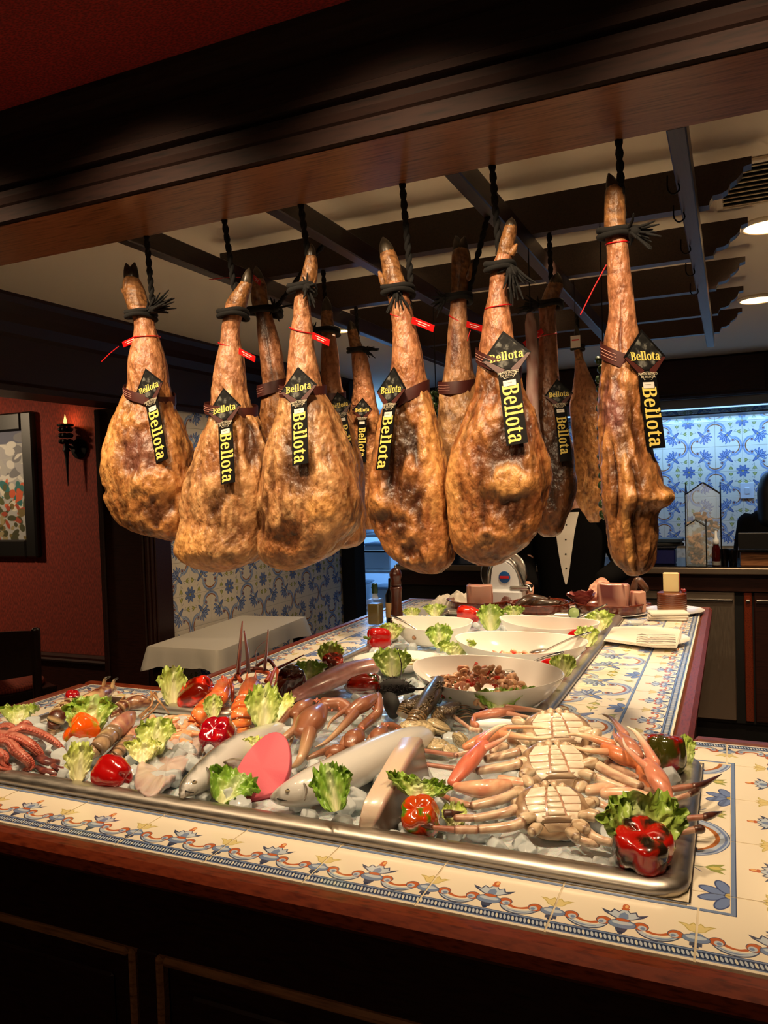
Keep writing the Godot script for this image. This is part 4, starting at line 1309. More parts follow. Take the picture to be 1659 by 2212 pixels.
	h = ham("brown ham with a bright bony ridge and round hollow, largest of the row", grp, WB, Z,
		[[440, 708, 778], [500, 683, 768], [560, 669, 757], [640, 660, 752], [720, 645, 765], [800, 635, 776], [900, 620, 786], [1000, 610, 802], [1080, 600, 822], [1150, 583, 852], [1250, 545, 897], [1350, 505, 927], [1450, 481, 947], [1550, 473, 958], [1650, 479, 946], [1750, 486, 916], [1820, 492, 880], [1880, 512, 820], [1930, 560, 742], [1955, 610, 690]],
		broad, [[0.3, 0.66, 0.55, 0.2, -0.005, brown[2]], [0.42, 0.735, 0.45, 0.05, 0.014, fat], [0.55, 0.82, 0.45, 0.06, -0.004, brown[2]], [0.1, 0.91, 0.3, 0.04, 0.010, brown[1]], [0.1, 0.91, 0.18, 0.028, -0.007, lc(0.40, 0.29, 0.20)], [-0.8, 0.75, 0.25, 0.2, 0.004, fat], [0.7, 0.55, 0.3, 0.12, -0.004, wine]], 5, rust, 3)
	foot(h, WB, [[450, 702, 776], [400, 714, 786], [350, 728, 796], [320, 738, 800]], [[775, 272]], [[770, 440, 797, 402]])
	rope(Vector2(1062, 362), h, WB, [515, 668, 768], [790, 610], "black rope crossing the shank of the brown ridged ham")
	seal(h, WB, [715, 650, 768, 690], [], [], "thin red seal ring on the brown ridged ham")
	label_tag(h, WB, [752, 950], [805, 1372], 0.12, 1.06, [930, 612, 1010, 812, 0.015], "black and gold label leaning on the brown ridged ham")

	h = ham("long narrow ham with a nub of bone, hanging by the hook beam", grp, WB, Z,
		[[340, 1222, 1328], [400, 1233, 1337], [500, 1237, 1347], [600, 1240, 1360], [700, 1245, 1370], [800, 1232, 1380], [880, 1216, 1387], [1000, 1210, 1402], [1100, 1201, 1425], [1200, 1199, 1432], [1300, 1204, 1440], [1400, 1209, 1460], [1480, 1210, 1490], [1560, 1210, 1512], [1620, 1210, 1530], [1665, 1214, 1512], [1700, 1218, 1488], [1760, 1226, 1476], [1840, 1240, 1476], [1900, 1252, 1475], [1950, 1275, 1465], [1988, 1325, 1428], [2002, 1350, 1395]],
		[[0.0, 1.0], [0.3, 1.0], [0.5, 1.35], [0.7, 1.55], [0.9, 1.35], [1.0, 1.0]], [[0.1, 0.33, 0.12, 0.1, -0.005, wine], [-0.3, 0.53, 0.5, 0.08, -0.002, lc(0.48, 0.30, 0.30)], [-0.35, 0.75, 0.09, 0.2, -0.011, lean], [0.25, 0.8, 0.08, 0.16, -0.010, brown[2]], [0.0, 0.85, 0.12, 0.2, 0.008, fat], [0.85, 0.775, 0.25, 0.03, 0.016, fat], [0.55, 0.62, 0.2, 0.08, -0.004, lean]], 6, brown, 3)
	foot(h, WB, [[350, 1222, 1327], [300, 1221, 1326], [220, 1222, 1326], [150, 1224, 1322]], [[1245, 60], [1300, 75]], [])
	rope(Vector2(1336, 306), h, WB, [355, 1215, 1335], [1420, 345], "black rope with a bushy tuft on the narrow ham by the hook beam")
	seal(h, WB, [400, 1232, 1338, 385], [], [1232, 500, 1108, 738], "red seal with a trailing string on the narrow ham")
	label_tag(h, WB, [1405, 950], [1462, 1390], 0.75, 1.02, [905, 1212, 985, 1395, 0.016], "black and gold label turned away on the narrow ham by the hook beam")

	# second row
	h = ham("ham with a blackened shank hanging behind the smooth tan ham", grp, WA, -1.98,
		[[440, 935, 1018], [500, 953, 1036], [600, 960, 1062], [700, 974, 1086], [800, 985, 1102], [880, 988, 1118], [960, 986, 1135], [1040, 984, 1160], [1120, 984, 1190], [1250, 970, 1220], [1400, 960, 1250], [1550, 960, 1260], [1650, 975, 1240], [1750, 1010, 1200], [1800, 1060, 1150]], broad, [[0.0, 0.06, 1.2, 0.1, 0.0, black], [0.3, 0.22, 0.15, 0.1, -0.005, lean]], 7, brown)
	foot(h, WA, [[450, 935, 1016], [380, 922, 1005], [320, 925, 1000], [290, 930, 990]], [[945, 205]], [])
	rope(Vector2(590, 482), h, WA, [465, 928, 1065], [1060, 430], "black rope on the ham with the blackened shank")
	seal(h, WA, [265, 925, 985, 285], [930, 265, 970, 300], [855, 265, 675, 278], "red seal near the hoof of the ham with the blackened shank")
	band_only(h, WA, [925, 972, 880, 1120, 0.017], "maroon paper collar with pale print on the ham with the blackened shank")
	h = ham("ham with an upright hoof hanging behind the gap of the two brown hams", grp, WB, -1.98,
		[[640, 482, 556], [700, 479, 553], [800, 470, 561], [900, 464, 572], [1000, 454, 584], [1060, 444, 596], [1150, 428, 620], [1250, 415, 650], [1350, 408, 665], [1500, 412, 670], [1620, 425, 650], [1720, 450, 620], [1780, 490, 590]], broad, [[0.0, 0.2, 0.5, 0.1, 0.0, wine]], 8, tan_)
	foot(h, WB, [[650, 482, 555], [580, 484, 562], [500, 484, 575], [450, 486, 572]], [[505, 362], [545, 366]], [[560, 560, 578, 495]])
	rope(Vector2(965, 410), h, WB, [660, 476, 562], [415, 668], "black rope on the ham with the upright hoof")
	seal(h, WB, [740, 475, 556, 785], [555, 785, 634, 808], [575, 815, 560, 865], "red seal with wide tag on the ham with the upright hoof")
	band_only(h, WB, [1090, 430, 1080, 590, 0.016], "maroon paper collar with pale print on the ham with the upright hoof")
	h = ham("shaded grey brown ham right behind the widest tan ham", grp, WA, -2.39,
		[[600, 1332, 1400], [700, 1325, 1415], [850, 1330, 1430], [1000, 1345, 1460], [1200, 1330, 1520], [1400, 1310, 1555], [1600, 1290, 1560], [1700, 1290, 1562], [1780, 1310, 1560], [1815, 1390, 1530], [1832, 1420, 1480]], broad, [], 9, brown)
	foot(h, WA, [[610, 1330, 1400], [540, 1325, 1390], [470, 1325, 1385]], [[1350, 380]], [])
	rope(Vector2(694, 575), h, WA, [580, 1285, 1405], [1270, 560], "black rope on the shaded ham behind the widest tan ham")
	label_tag(h, WA, [1432, 1010], [1490, 1340], 0.3, 0.85, [940, 1328, 950, 1450, 0.012], "dim black and gold label behind the widest tan ham")
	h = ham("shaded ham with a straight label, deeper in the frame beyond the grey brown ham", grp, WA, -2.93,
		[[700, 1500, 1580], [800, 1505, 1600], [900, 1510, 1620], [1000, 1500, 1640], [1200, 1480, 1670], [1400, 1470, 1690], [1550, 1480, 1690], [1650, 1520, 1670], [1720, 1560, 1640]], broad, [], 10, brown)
	foot(h, WA, [[710, 1500, 1575], [640, 1485, 1545], [580, 1475, 1530]], [[1490, 520]], [])
	rope(Vector2(779, 592), h, WA, [690, 1490, 1570], [1610, 690], "black rope on the shaded ham deeper in the frame")
	label_tag(h, WA, [1565, 1035], [1560, 1335], 0.0, 0.9, [1010, 1515, 1015, 1615, 0.012], "dim black and gold label on the shaded ham deeper in the frame")
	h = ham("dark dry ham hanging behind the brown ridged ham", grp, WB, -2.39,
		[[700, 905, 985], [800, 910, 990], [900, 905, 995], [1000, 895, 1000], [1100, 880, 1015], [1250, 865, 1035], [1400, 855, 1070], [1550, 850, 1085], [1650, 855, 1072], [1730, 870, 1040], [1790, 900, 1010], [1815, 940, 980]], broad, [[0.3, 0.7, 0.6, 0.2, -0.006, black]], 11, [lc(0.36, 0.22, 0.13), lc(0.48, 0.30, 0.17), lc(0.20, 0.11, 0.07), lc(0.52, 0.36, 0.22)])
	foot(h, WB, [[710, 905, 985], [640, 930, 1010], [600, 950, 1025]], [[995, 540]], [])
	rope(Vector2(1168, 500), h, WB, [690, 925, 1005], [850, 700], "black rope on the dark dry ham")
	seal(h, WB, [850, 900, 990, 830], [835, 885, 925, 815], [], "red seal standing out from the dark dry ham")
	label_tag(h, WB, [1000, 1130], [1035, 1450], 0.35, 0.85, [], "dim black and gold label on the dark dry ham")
	h = ham("small amber ham hanging far back between the dark dry ham and the narrow ham", grp, WB, -3.44,
		[[960, 1080, 1125], [1020, 1078, 1150], [1100, 1068, 1185], [1200, 1055, 1205], [1350, 1075, 1225], [1500, 1082, 1235], [1620, 1085, 1235], [1700, 1120, 1225], [1745, 1150, 1200]], broad, [], 12, amber)
	foot(h, WB, [[970, 1082, 1125], [900, 1075, 1112], [850, 1075, 1105]], [[1088, 790]], [])
	rope(Vector2(1245, 650), h, WB, [900, 1072, 1115], [], "black rope on the small amber ham far back")
	# strings of small green peppers and cured sausages hanging between the hams
	hang_string(Vector2(935, 640), 1.0, -2.95, 40, 0.34, "string of small green peppers hanging beyond the dark lean-faced ham", true)
	hang_string(Vector2(1300, 660), 1.0, -2.395, 46, 0.5, "string of small green peppers hanging behind the narrow ham", true)
	var sau := thing("cured_sausage", "thin cured sausage with a white bloom hanging behind the brown ridged ham", "sausage", dep(1150, 860, -2.3))
	var ss := Shape.new()
	ss.tint = func(p: Vector3) -> Color: return lc(0.80, 0.70, 0.66).lerp(lc(0.52, 0.20, 0.16), clampf(na.get_noise_3d(p.x * 8100, p.y * 4500, p.z * 8100) + 0.4, 0, 1))
	ss.tube(curve([Vector3(0, 0.24, 0), Vector3(0.004, 0.12, 0), Vector3(0, 0, 0), Vector3(0.006, -0.14, 0)], 14), [0.012, 0.017, 0.018, 0.017, 0.018, 0.018, 0.017, 0.018, 0.018, 0.018, 0.017, 0.018, 0.016, 0.010], 12)
	part(ss, "casing", mat(Color(1, 1, 1), 0.6, 0, {"vc": true}), sau)
	var sw := Shape.new()
	sw.tube([Vector3(0, 0.25, 0), Vector3(0, 2.309 - sau.position.y, 0)], [0.0018], 6)
	part(sw, "string", M.rope, sau)
	var card := thing("price_card", "small white card with red print hanging far back by the amber ham", "card", dep(1243, 738, -3.0))
	part(boxed(Vector3.ZERO, Vector3(0.036, 0.045, 0.001)), "card", M.pale_print, card)
	part(boxed(Vector3(0, 0.006, 0.001), Vector3(0.026, 0.005, 0.0005)), "print", M.red_plastic, card)
	var cw := Shape.new()
	cw.tube([Vector3(0, 0.02, -0.001), Vector3(0, 2.37 - card.position.y, -0.001)], [0.001], 5)
	part(cw, "string", M.rope, card)

func band_only(h: Ham, w: Array, band: Array, text: String) -> void:
	var mid := dep(w[0] + band[1] * w[2], w[1] + band[0] * w[2], h.z)
	var t := thing("paper_collar", text, "label", mid, "paper collars on the hams")
	band_on(h, w, band, t, mid, Basis.IDENTITY)

func hang_string(px: Vector2, top: float, z: float, n: int, length: float, label: String, _g: bool) -> void:
	var a := dep(px.x, px.y, z)
	a.y = 2.309
	var t := thing("pepper_string", label, "pepper string", Vector3(a.x, 2.309 - length - 0.3, z))
	var s := Shape.new()
	s.tube([Vector3(0, 0, 0), Vector3(0, length + 0.38, 0)], [0.002], 6)
	part(s, "string", M.rope, t)
	var pep := Shape.new()
	rng.seed = n
	M.small_green = mat(Color(0.13, 0.22, 0.07), 0.35)
	for i in n:
		var g := i * 2.4
		var y := length * float(i) / n
		var q := Shape.new()
		q.ball(Vector3.ZERO, Vector3(0.011, 0.016, 0.011), Basis.IDENTITY, 8, 5)
		var o := part(q, "small_pepper", M.small_green, t)
		o.transform = Transform3D(Basis(Vector3(cos(g), 0, sin(g)), 0.7), Vector3(cos(g) * 0.014, y, sin(g) * 0.014))

# ---- seafood, greens and peppers on the ice
const WC := [880.0, 1490.0, 0.2411]
const WR := [1200.0, 1500.0, 0.2170]
const WS := [560.0, 1400.0, 0.3255]
const WO := [0.0, 1440.0, 0.2049]
const WL := [340.0, 1340.0, 0.2049]
const WP := [0.0, 0.0, 1.0]

func Q(w: Array, x: float, y: float, h: float) -> Vector3:
	return P(w[0] + x * w[2], w[1] + y * w[2], h)
func per_px(p: Vector3) -> float:   # metres that one pixel spans at p
	return absf((p - Vector3(0, EYE, 0)).dot(CZ)) / FOCAL
# a limb through [x, y, height] with radii in units of w; n > 0 smooths it
func limb(s: Shape, w: Array, pts: Array, rad: Array, o: Vector3, sides := 10, n := 0, flat := 1.0) -> void:
	var v := []
	var r := []
	for k in pts.size():
		var p := Q(w, pts[k][0], pts[k][1], pts[k][2])
		v.append(p - o)
		r.append(rad[mini(k, rad.size() - 1)] * w[2] * per_px(p))
	if n > 0:
		v = curve(v, n)
		r = curve(r, n)
	s.tube(v, r.map(func(e): return Vector2(maxf(e, 0.0003), maxf(e, 0.0003) * flat)), sides)
func two(a: Color, b: Color, f := 300.0, bias := 0.5, gain := 1.8) -> Variant:
	return func(p: Vector3) -> Color: return a.lerp(b, clampf(bias + gain * na.get_noise_3d(p.x * f * 9, p.y * f * 9, p.z * f * 9), 0.0, 1.0))
func wet(o := {}) -> StandardMaterial3D:
	var d := {"vc": true, "coat": 0.6, "coat_r": 0.12}
	d.merge(o, true)
	return mat(Color(1, 1, 1), 0.38, 0, d)

# ---- bell pepper: lobed, with shoulders; axis points to the stem end
func pepper(label: String, px: float, py: float, hc: float, rpx: float, long: float, axis: Vector3, cols: Array, lobes := 4, stem := true, seed_ := 1, turn := 0.0) -> Node3D:
	var c := P(px, py, hc)
	var r := rpx * per_px(c)
	var y := axis.normalized()
	var bs := facing(y, Vector3(0.2, 1, 0.3))
	bs = Basis(bs.y, bs.x, -bs.z)   # y along the axis
	bs = bs * Basis(Vector3.UP, turn)
	var t := thing("bell_pepper", label, "pepper", c - Vector3(0, r * 0.9, 0), "peppers set among the seafood")
	var up := Vector3(0, r * 0.9, 0)
	var rows := []
	var cl := []
	var N := 40
	var K := 26
	for i in K:
		var f := float(i) / (K - 1)
		var g := lerpf(0.10, PI - 0.12, f)
		var row := PackedVector3Array()
		var cr := PackedColorArray()
		for j in N:
			var a := TAU * j / N
			var lob := pow(absf(cos(a * lobes * 0.5 + seed_)), 0.7)
			var wob := na.get_noise_3d(cos(a) * 60 + seed_ * 90, f * 120, sin(a) * 60)
			var rr := r * pow(sin(g), 0.55) * (0.80 + 0.20 * lob + 0.10 * wob)
			var yy := cos(g) * r * long
			if f < 0.25: yy -= r * 0.35 * (1.0 - f / 0.25) * (1.0 - 0.5 * lob)
			if f > 0.8: yy += r * 0.30 * ((f - 0.8) / 0.2) * (1.0 - lob)
			rr *= lerpf(1.05, 0.86, f)
			row.append(up + bs * Vector3(cos(a) * rr, yy, sin(a) * rr))
			var q := 0.5 + 1.3 * nb.get_noise_3d(cos(a) * 40 + seed_ * 31, f * 110, sin(a) * 40)
			var k: Color = cols[0]
			if cols.size() > 1: k = k.lerp(cols[1], smoothstep(0.42, 0.72, q))
			if cols.size() > 2: k = k.lerp(cols[2], smoothstep(0.62, 0.9, q))
			cr.append(k)
		rows.append(row)
		cl.append(cr)
	var s := Shape.new()
	s.loft(rows, true, true, cl)
	part(s, "flesh", M.pepper, t)
	if stem:
		var st := Shape.new()
		st.tube([up + bs * Vector3(0, r * long * 0.55, 0), up + bs * Vector3(0.02 * r, r * long * 0.85, 0), up + bs * Vector3(r * 0.14, r * long * 1.15, r * 0.05)], [r * 0.26, r * 0.11, r * 0.12], 8)
		part(st, "stem", M.stem, t)
	return t

# ---- lettuce leaf: a fan with a pale rib and a ruffled green edge
func lettuce(label: String, px: float, py: float, h: float, wpx: float, hpx: float, tilt: float, seed_: int, green := 0.6, roll := 0.0, cup := 0.35, yaw := 0.0) -> Node3D:
	var b := P(px, py, h)
	var m := per_px(b)
	var W := wpx * m * 0.5
	var H := hpx * m / maxf(0.45, sin(deg_to_rad(tilt) + 0.32))
	var view := Vector3(CZ.x, 0, CZ.z).normalized()
	var bs := Basis(Vector3.UP, yaw) * Basis(view.cross(Vector3.UP) * -1.0, Vector3.UP, view)
	bs = bs * Basis(Vector3.RIGHT, -(PI / 2 - deg_to_rad(tilt))) * Basis(Vector3.BACK, roll)
	var t := thing("lettuce_leaf", label, "lettuce", b, "lettuce leaves tucked between the seafood")
	var rows := []
	var cl := []
	var nu := 30
	var nv := 20
	for i in nv:
		var v := float(i) / (nv - 1)
		var row := PackedVector3Array()
		var cr := PackedColorArray()
		for j in nu:
			var u := -1.0 + 2.0 * j / (nu - 1)
			var s := seed_ * 71.0
			var wid := W * (0.30 + 0.86 * pow(v, 0.65)) * (1.0 - 0.42 * smoothstep(0.72, 1.0, v) * u * u)
			var edge := maxf(absf(u), v)
			var jag := na.get_noise_2d(u * 160 + s, v * 160) * 0.14 + nc.get_noise_2d(u * 260 + s, v * 260) * 0.10
			var x := u * wid * (1.0 + jag * smoothstep(0.6, 1.0, edge))
			var y := H * (v * (1.0 - 0.18 * u * u * v) + jag * smoothstep(0.7, 1.0, v))
			var ruf := na.get_noise_2d(u * 190 + s, v * 150 + 40) * 0.5 + nc.get_noise_2d(u * 160 + s, v * 160) * 0.24
			var z := W * (cup * u * u + ruf * pow(edge, 1.6) + 0.25 * sin(v * 2.6) * cup)
			z += -0.12 * W * exp(-u * u * 40.0) * (1.0 - v)
			row.append(bs * Vector3(x, y, z))
			var rib := exp(-pow(u / (0.10 + 0.16 * (1 - v)), 2.0)) * (1.0 - v * 0.6)
			var vein := clampf(nc.get_noise_2d(u * 90 + s + 9, v * 50) * 1.6, 0.0, 0.5)
			var k := lc(0.93, 0.91, 0.72).lerp(lc(0.80, 0.84, 0.42), clampf(v * 1.3 + green * 0.4 - 0.2, 0, 1))
			k = k.lerp(lc(0.48, 0.66, 0.20), clampf((edge - 0.55 + green * 0.5) * 1.6 + vein, 0.0, 1.0) * green)
			k = k.lerp(lc(0.95, 0.94, 0.82), rib * 0.8)
			cr.append(k)
		rows.append(row)
		cl.append(cr)
	var s := Shape.new()
	s.loft(rows, false, false, cl)
	part(s, "blade", M.lettuce, t)
	return t

# ---- claw of a crab: palm and two fingers; k, t1, t2 are [x, y, h] of knuckle and tips
func claw(s: Shape, w: Array, base: Array, knuckle: Array, t1: Array, t2: Array, wid: float, o: Vector3, body: Color, tip: Color, arm := []) -> void:
	var kb := body
	var b := Q(w, base[0], base[1], base[2])
	var kn := Q(w, knuckle[0], knuckle[1], knuckle[2])
	s.tint = func(p: Vector3) -> Color: return kb.lerp(kb * Color(0.72, 0.62, 0.55), clampf(0.35 + 1.6 * na.get_noise_3d(p.x * 3600, p.y * 3600, p.z * 3600), 0, 1))
	if arm.size():
		limb(s, w, arm, [wid * 0.42, wid * 0.5, wid * 0.45], o, 9, 8)
	var mid := [(base[0] + knuckle[0]) * 0.5, (base[1] + knuckle[1]) * 0.5, (base[2] + knuckle[2]) * 0.5 + 0.004]
	limb(s, w, [base, mid, knuckle], [wid * 0.55, wid * 0.95, wid * 0.62], o, 14, 10, 0.8)
	for e in [[t1, 0.40], [t2, 0.28]]:
		var t: Array = e[0]
		var tp := Q(w, t[0], t[1], t[2])
		s.tint = func(p: Vector3) -> Color: return kb.lerp(tip, smoothstep(0.15, 0.85, (p + o - kn).length() / maxf(0.001, (tp - kn).length())))
		var dx: float = t[0] - knuckle[0]
		var dy: float = t[1] - knuckle[1]
		var other: Array = t2 if e[0] == t1 else t1
		var ax := Vector2(knuckle[0] - base[0], knuckle[1] - base[1]).normalized()
		var sd := -1.0 if Vector2(t[0] - other[0], t[1] - other[1]).dot(Vector2(-ax.y, ax.x)) < 0.0 else 1.0
		var nx := -ax.y * sd
		var ny := ax.x * sd
		var l := 1.0
		var bow := wid * 0.5
		var m1 := [knuckle[0] + dx * 0.4 + nx / l * bow, knuckle[1] + dy * 0.4 + ny / l * bow, lerpf(knuckle[2], t[2], 0.4) + 0.002]
		var m2 := [knuckle[0] + dx * 0.75 + nx / l * bow * 0.8, knuckle[1] + dy * 0.75 + ny / l * bow * 0.8, lerpf(knuckle[2], t[2], 0.75)]
		var st := [knuckle[0] + nx * wid * 0.42 - dx * 0.08, knuckle[1] + ny * wid * 0.42 - dy * 0.08, knuckle[2]]
		limb(s, w, [st, m1, m2, t], [wid * e[1] * 1.3, wid * e[1] * 0.85, wid * e[1] * 0.55, wid * 0.05], o, 9, 12)
	s.tint = null

# jointed walking leg; segs: arrays of [x, y, h]; widths per segment; last one dark
func walk_leg(w: Array, segs: Array, wid: Array, o: Vector3, pale: Color, ruddy: Color, parent: Node) -> void:
	var s := Shape.new()
	for k in segs.size():
		var last := k == segs.size() - 1 and segs.size() > 2
		var a := pale.lerp(ruddy, clampf(float(k) / 2.5, 0, 1))
		var b := ruddy if not last else lc(0.10, 0.06, 0.05)
		var col = two(a if not last else lc(0.22, 0.12, 0.09), a.lerp(b, 0.7), 500.0, 0.35)
		s.tint3 = func(g: float, u: float, p: Vector3) -> Color: return col.call(p).lerp(lc(0.36, 0.20, 0.13), 0.8 if u < 0.10 or u > 0.90 else 0.0)
		var r: Array = wid[mini(k, wid.size() - 1)]
		limb(s, w, segs[k], r, o, 10, 9)
	part(s, "leg", M.shell, parent)

func plate(s: Shape, poly: Array, dome, lift: float, o := Vector3.ZERO, bs := Basis.IDENTITY) -> void:
	s.begin()
	var n := poly.size()
	var mid := Vector2.ZERO
	for p in poly: mid += p / n
	var ids := []
	for e in [[1.0, -0.008], [0.99, lift * 0.4], [0.93, lift], [0.6, lift * 1.15]]:
		var row := []
		for p in poly:
			var q: Vector2 = mid + (p - mid) * e[0]
			row.append(s.add(o + bs * Vector3(q.x, dome.call(q) + e[1], q.y * 1.12)))
		ids.append(row)
	var c := s.add(o + bs * Vector3(mid.x, dome.call(mid) + lift * 1.2, mid.y * 1.12))
	for k in ids.size() - 1:
		for j in n:
			var j1 := (j + 1) % n
			s.quad(ids[k][j], ids[k][j1], ids[k + 1][j1], ids[k + 1][j])
	for j in n: s.tri(ids[-1][j], ids[-1][(j + 1) % n], c)
	s.finish()
	# a fan is open below: make sure it looks up
	var k0 := s.k0
	if s.ix.size() > k0:
		var a := s.v[s.ix[-3]]
		var f := (s.v[s.ix[-1]] - a).cross(s.v[s.ix[-2]] - a)
		if f.dot(bs.y) < 0.0:
			for k in range(k0, s.ix.size(), 3):
				var x := s.ix[k + 1]
				s.ix[k + 1] = s.ix[k + 2]
				s.ix[k + 2] = x
			for i in range(s.i0, s.v.size()): s.n[i] = -s.n[i]

# a crab lying on its back: shell, breastplates, tail flap
func crab_body(label: String, w: Array, cx: float, cy: float, half: float) -> Array:
	var c := Q(w, cx, cy, 0.066)
	var A = half * w[2] * per_px(c)
	var view := Vector3(CZ.x, 0, CZ.z).normalized()
	var right := Vector3.UP.cross(view)
	var bs := Basis(right, Vector3.UP, view) * Basis(Vector3.RIGHT, 0.62)
	var o := Vector3(c.x, TOP + 0.012, c.z)
	var t := thing("brown_crab", label, "crab", o, "crabs laid on their backs on the ice")
	var up := c - o
	var s := Shape.new()
	s.tint = two(lc(0.70, 0.58, 0.45), lc(0.40, 0.28, 0.20), 700.0, 0.4)
	s.ball(up - bs.y * 0.026, Vector3(A * 1.36, 0.024, A * 1.12), bs, 28, 14)
	part(s, "shell", M.shell, t)
	var dome := func(q: Vector2) -> float: return -0.009 * (pow(q.x / A, 2.0) + pow(q.y / (A * 0.95), 2.0)) - 0.03 * maxf(0.0, q.y / A - 0.55)
	var pl := Shape.new()
	pl.tint = two(lc(0.92, 0.87, 0.79), lc(0.80, 0.70, 0.60), 700.0, 0.3, 1.2)
	var base := Shape.new()
	base.tint = two(lc(0.70, 0.52, 0.42), lc(0.55, 0.38, 0.30), 500.0)
	plate(base, [Vector2(-0.72, -0.62) * A, Vector2(0.72, -0.62) * A, Vector2(1.0, -0.30) * A, Vector2(0.95, 0.1) * A, Vector2(0.66, 0.62) * A, Vector2(-0.66, 0.62) * A, Vector2(-0.95, 0.1) * A, Vector2(-1.0, -0.30) * A], dome, 0.001, up, bs)
	part(base, "breast_base", M.shell, t)
	for sg in [-1.0, 1.0]:
		for q in [[Vector2(0.20, -0.60), Vector2(0.70, -0.60), Vector2(0.97, -0.30), Vector2(0.28, -0.22), Vector2(0.20, -0.40)],
				[Vector2(0.29, -0.20), Vector2(0.97, -0.27), Vector2(0.97, -0.02), Vector2(0.32, 0.06)],
				[Vector2(0.32, 0.08), Vector2(0.97, 0.01), Vector2(0.90, 0.26), Vector2(0.35, 0.30)],
				[Vector2(0.35, 0.32), Vector2(0.89, 0.29), Vector2(0.68, 0.60), Vector2(0.40, 0.58)]]:
			var one := Shape.new()
			one.tint = pl.tint
			plate(one, q.map(func(p): return Vector2(p.x * sg, p.y) * A), dome, 0.0028, up, bs)
			part(one, "breastplate", M.shell, t)
	for k in 7:
		var y0: float = [-0.58, -0.36, -0.18, 0.02, 0.22, 0.44, 0.64][k]
		var y1: float = [-0.38, -0.20, 0.0, 0.20, 0.42, 0.62, 0.86][k]
		var x0: float = [0.10, 0.17, 0.21, 0.25, 0.28, 0.55, 0.50][k]
		var x1: float = [0.17, 0.21, 0.25, 0.28, 0.30, 0.58, 0.34][k]
		var one := Shape.new()
		one.tint = two(lc(0.92, 0.88, 0.80), lc(0.80, 0.72, 0.62), 700.0, 0.4) if k < 5 else two(lc(0.72, 0.62, 0.50), lc(0.50, 0.40, 0.32), 900.0)
		plate(one, [Vector2(-x0, y0) * A, Vector2(x0, y0) * A, Vector2(x1, y1) * A, Vector2(-x1, y1) * A], dome, 0.0036, up, bs)
		part(one, "tail_segment", M.shell, t)
	# mouth parts at the far side
	var mp := Shape.new()
	mp.tint = two(lc(0.90, 0.82, 0.70), lc(0.74, 0.60, 0.46), 700.0)
	for sg in [-1.0, 1.0]:
		mp.ball(up + bs * Vector3(sg * A * 0.16, -0.008, -A * 0.78), Vector3(A * 0.15, 0.009, A * 0.2), bs, 10, 6)
		mp.ball(up + bs * Vector3(sg * A * 0.46, -0.012, -A * 0.74), Vector3(A * 0.15, 0.009, A * 0.16), bs, 10, 6)
	part(mp, "mouth_part", M.shell, t)
	var gap := Shape.new()
	gap.ball(up + bs * Vector3(0, -0.004, -A * 0.66), Vector3(A * 0.05, 0.005, A * 0.11), bs, 8, 5)
	part(gap, "mouth", M.black, t)
	return [t, o]

func coxae(w: Array, pts: Array, r: float, o: Vector3, parent: Node) -> void:   # the knuckles that root the legs
	for p in pts:
		var s := Shape.new()
		s.tint = two(lc(0.88, 0.80, 0.68), lc(0.66, 0.52, 0.38), 700.0, 0.35)
		var c := Q(w, p[0], p[1], p[2])
		var m = r * w[2] * per_px(c)
		var col = s.tint
		s.tint3 = func(g: float, u: float, q: Vector3) -> Color: return col.call(q).lerp(lc(0.34, 0.20, 0.13), 0.85 if u > 0.80 and u < 0.93 else 0.0)
		var d := Vector3(c.x - o.x, 0, c.z - o.z).normalized()
		s.tube([c - o - d * m * 0.9, c - o + Vector3(0, m * 0.1, 0), c - o + d * m * 0.9], [m * 0.62, m * 0.88, m * 0.80], 12)
		part(s, "leg_knuckle", M.shell, parent)

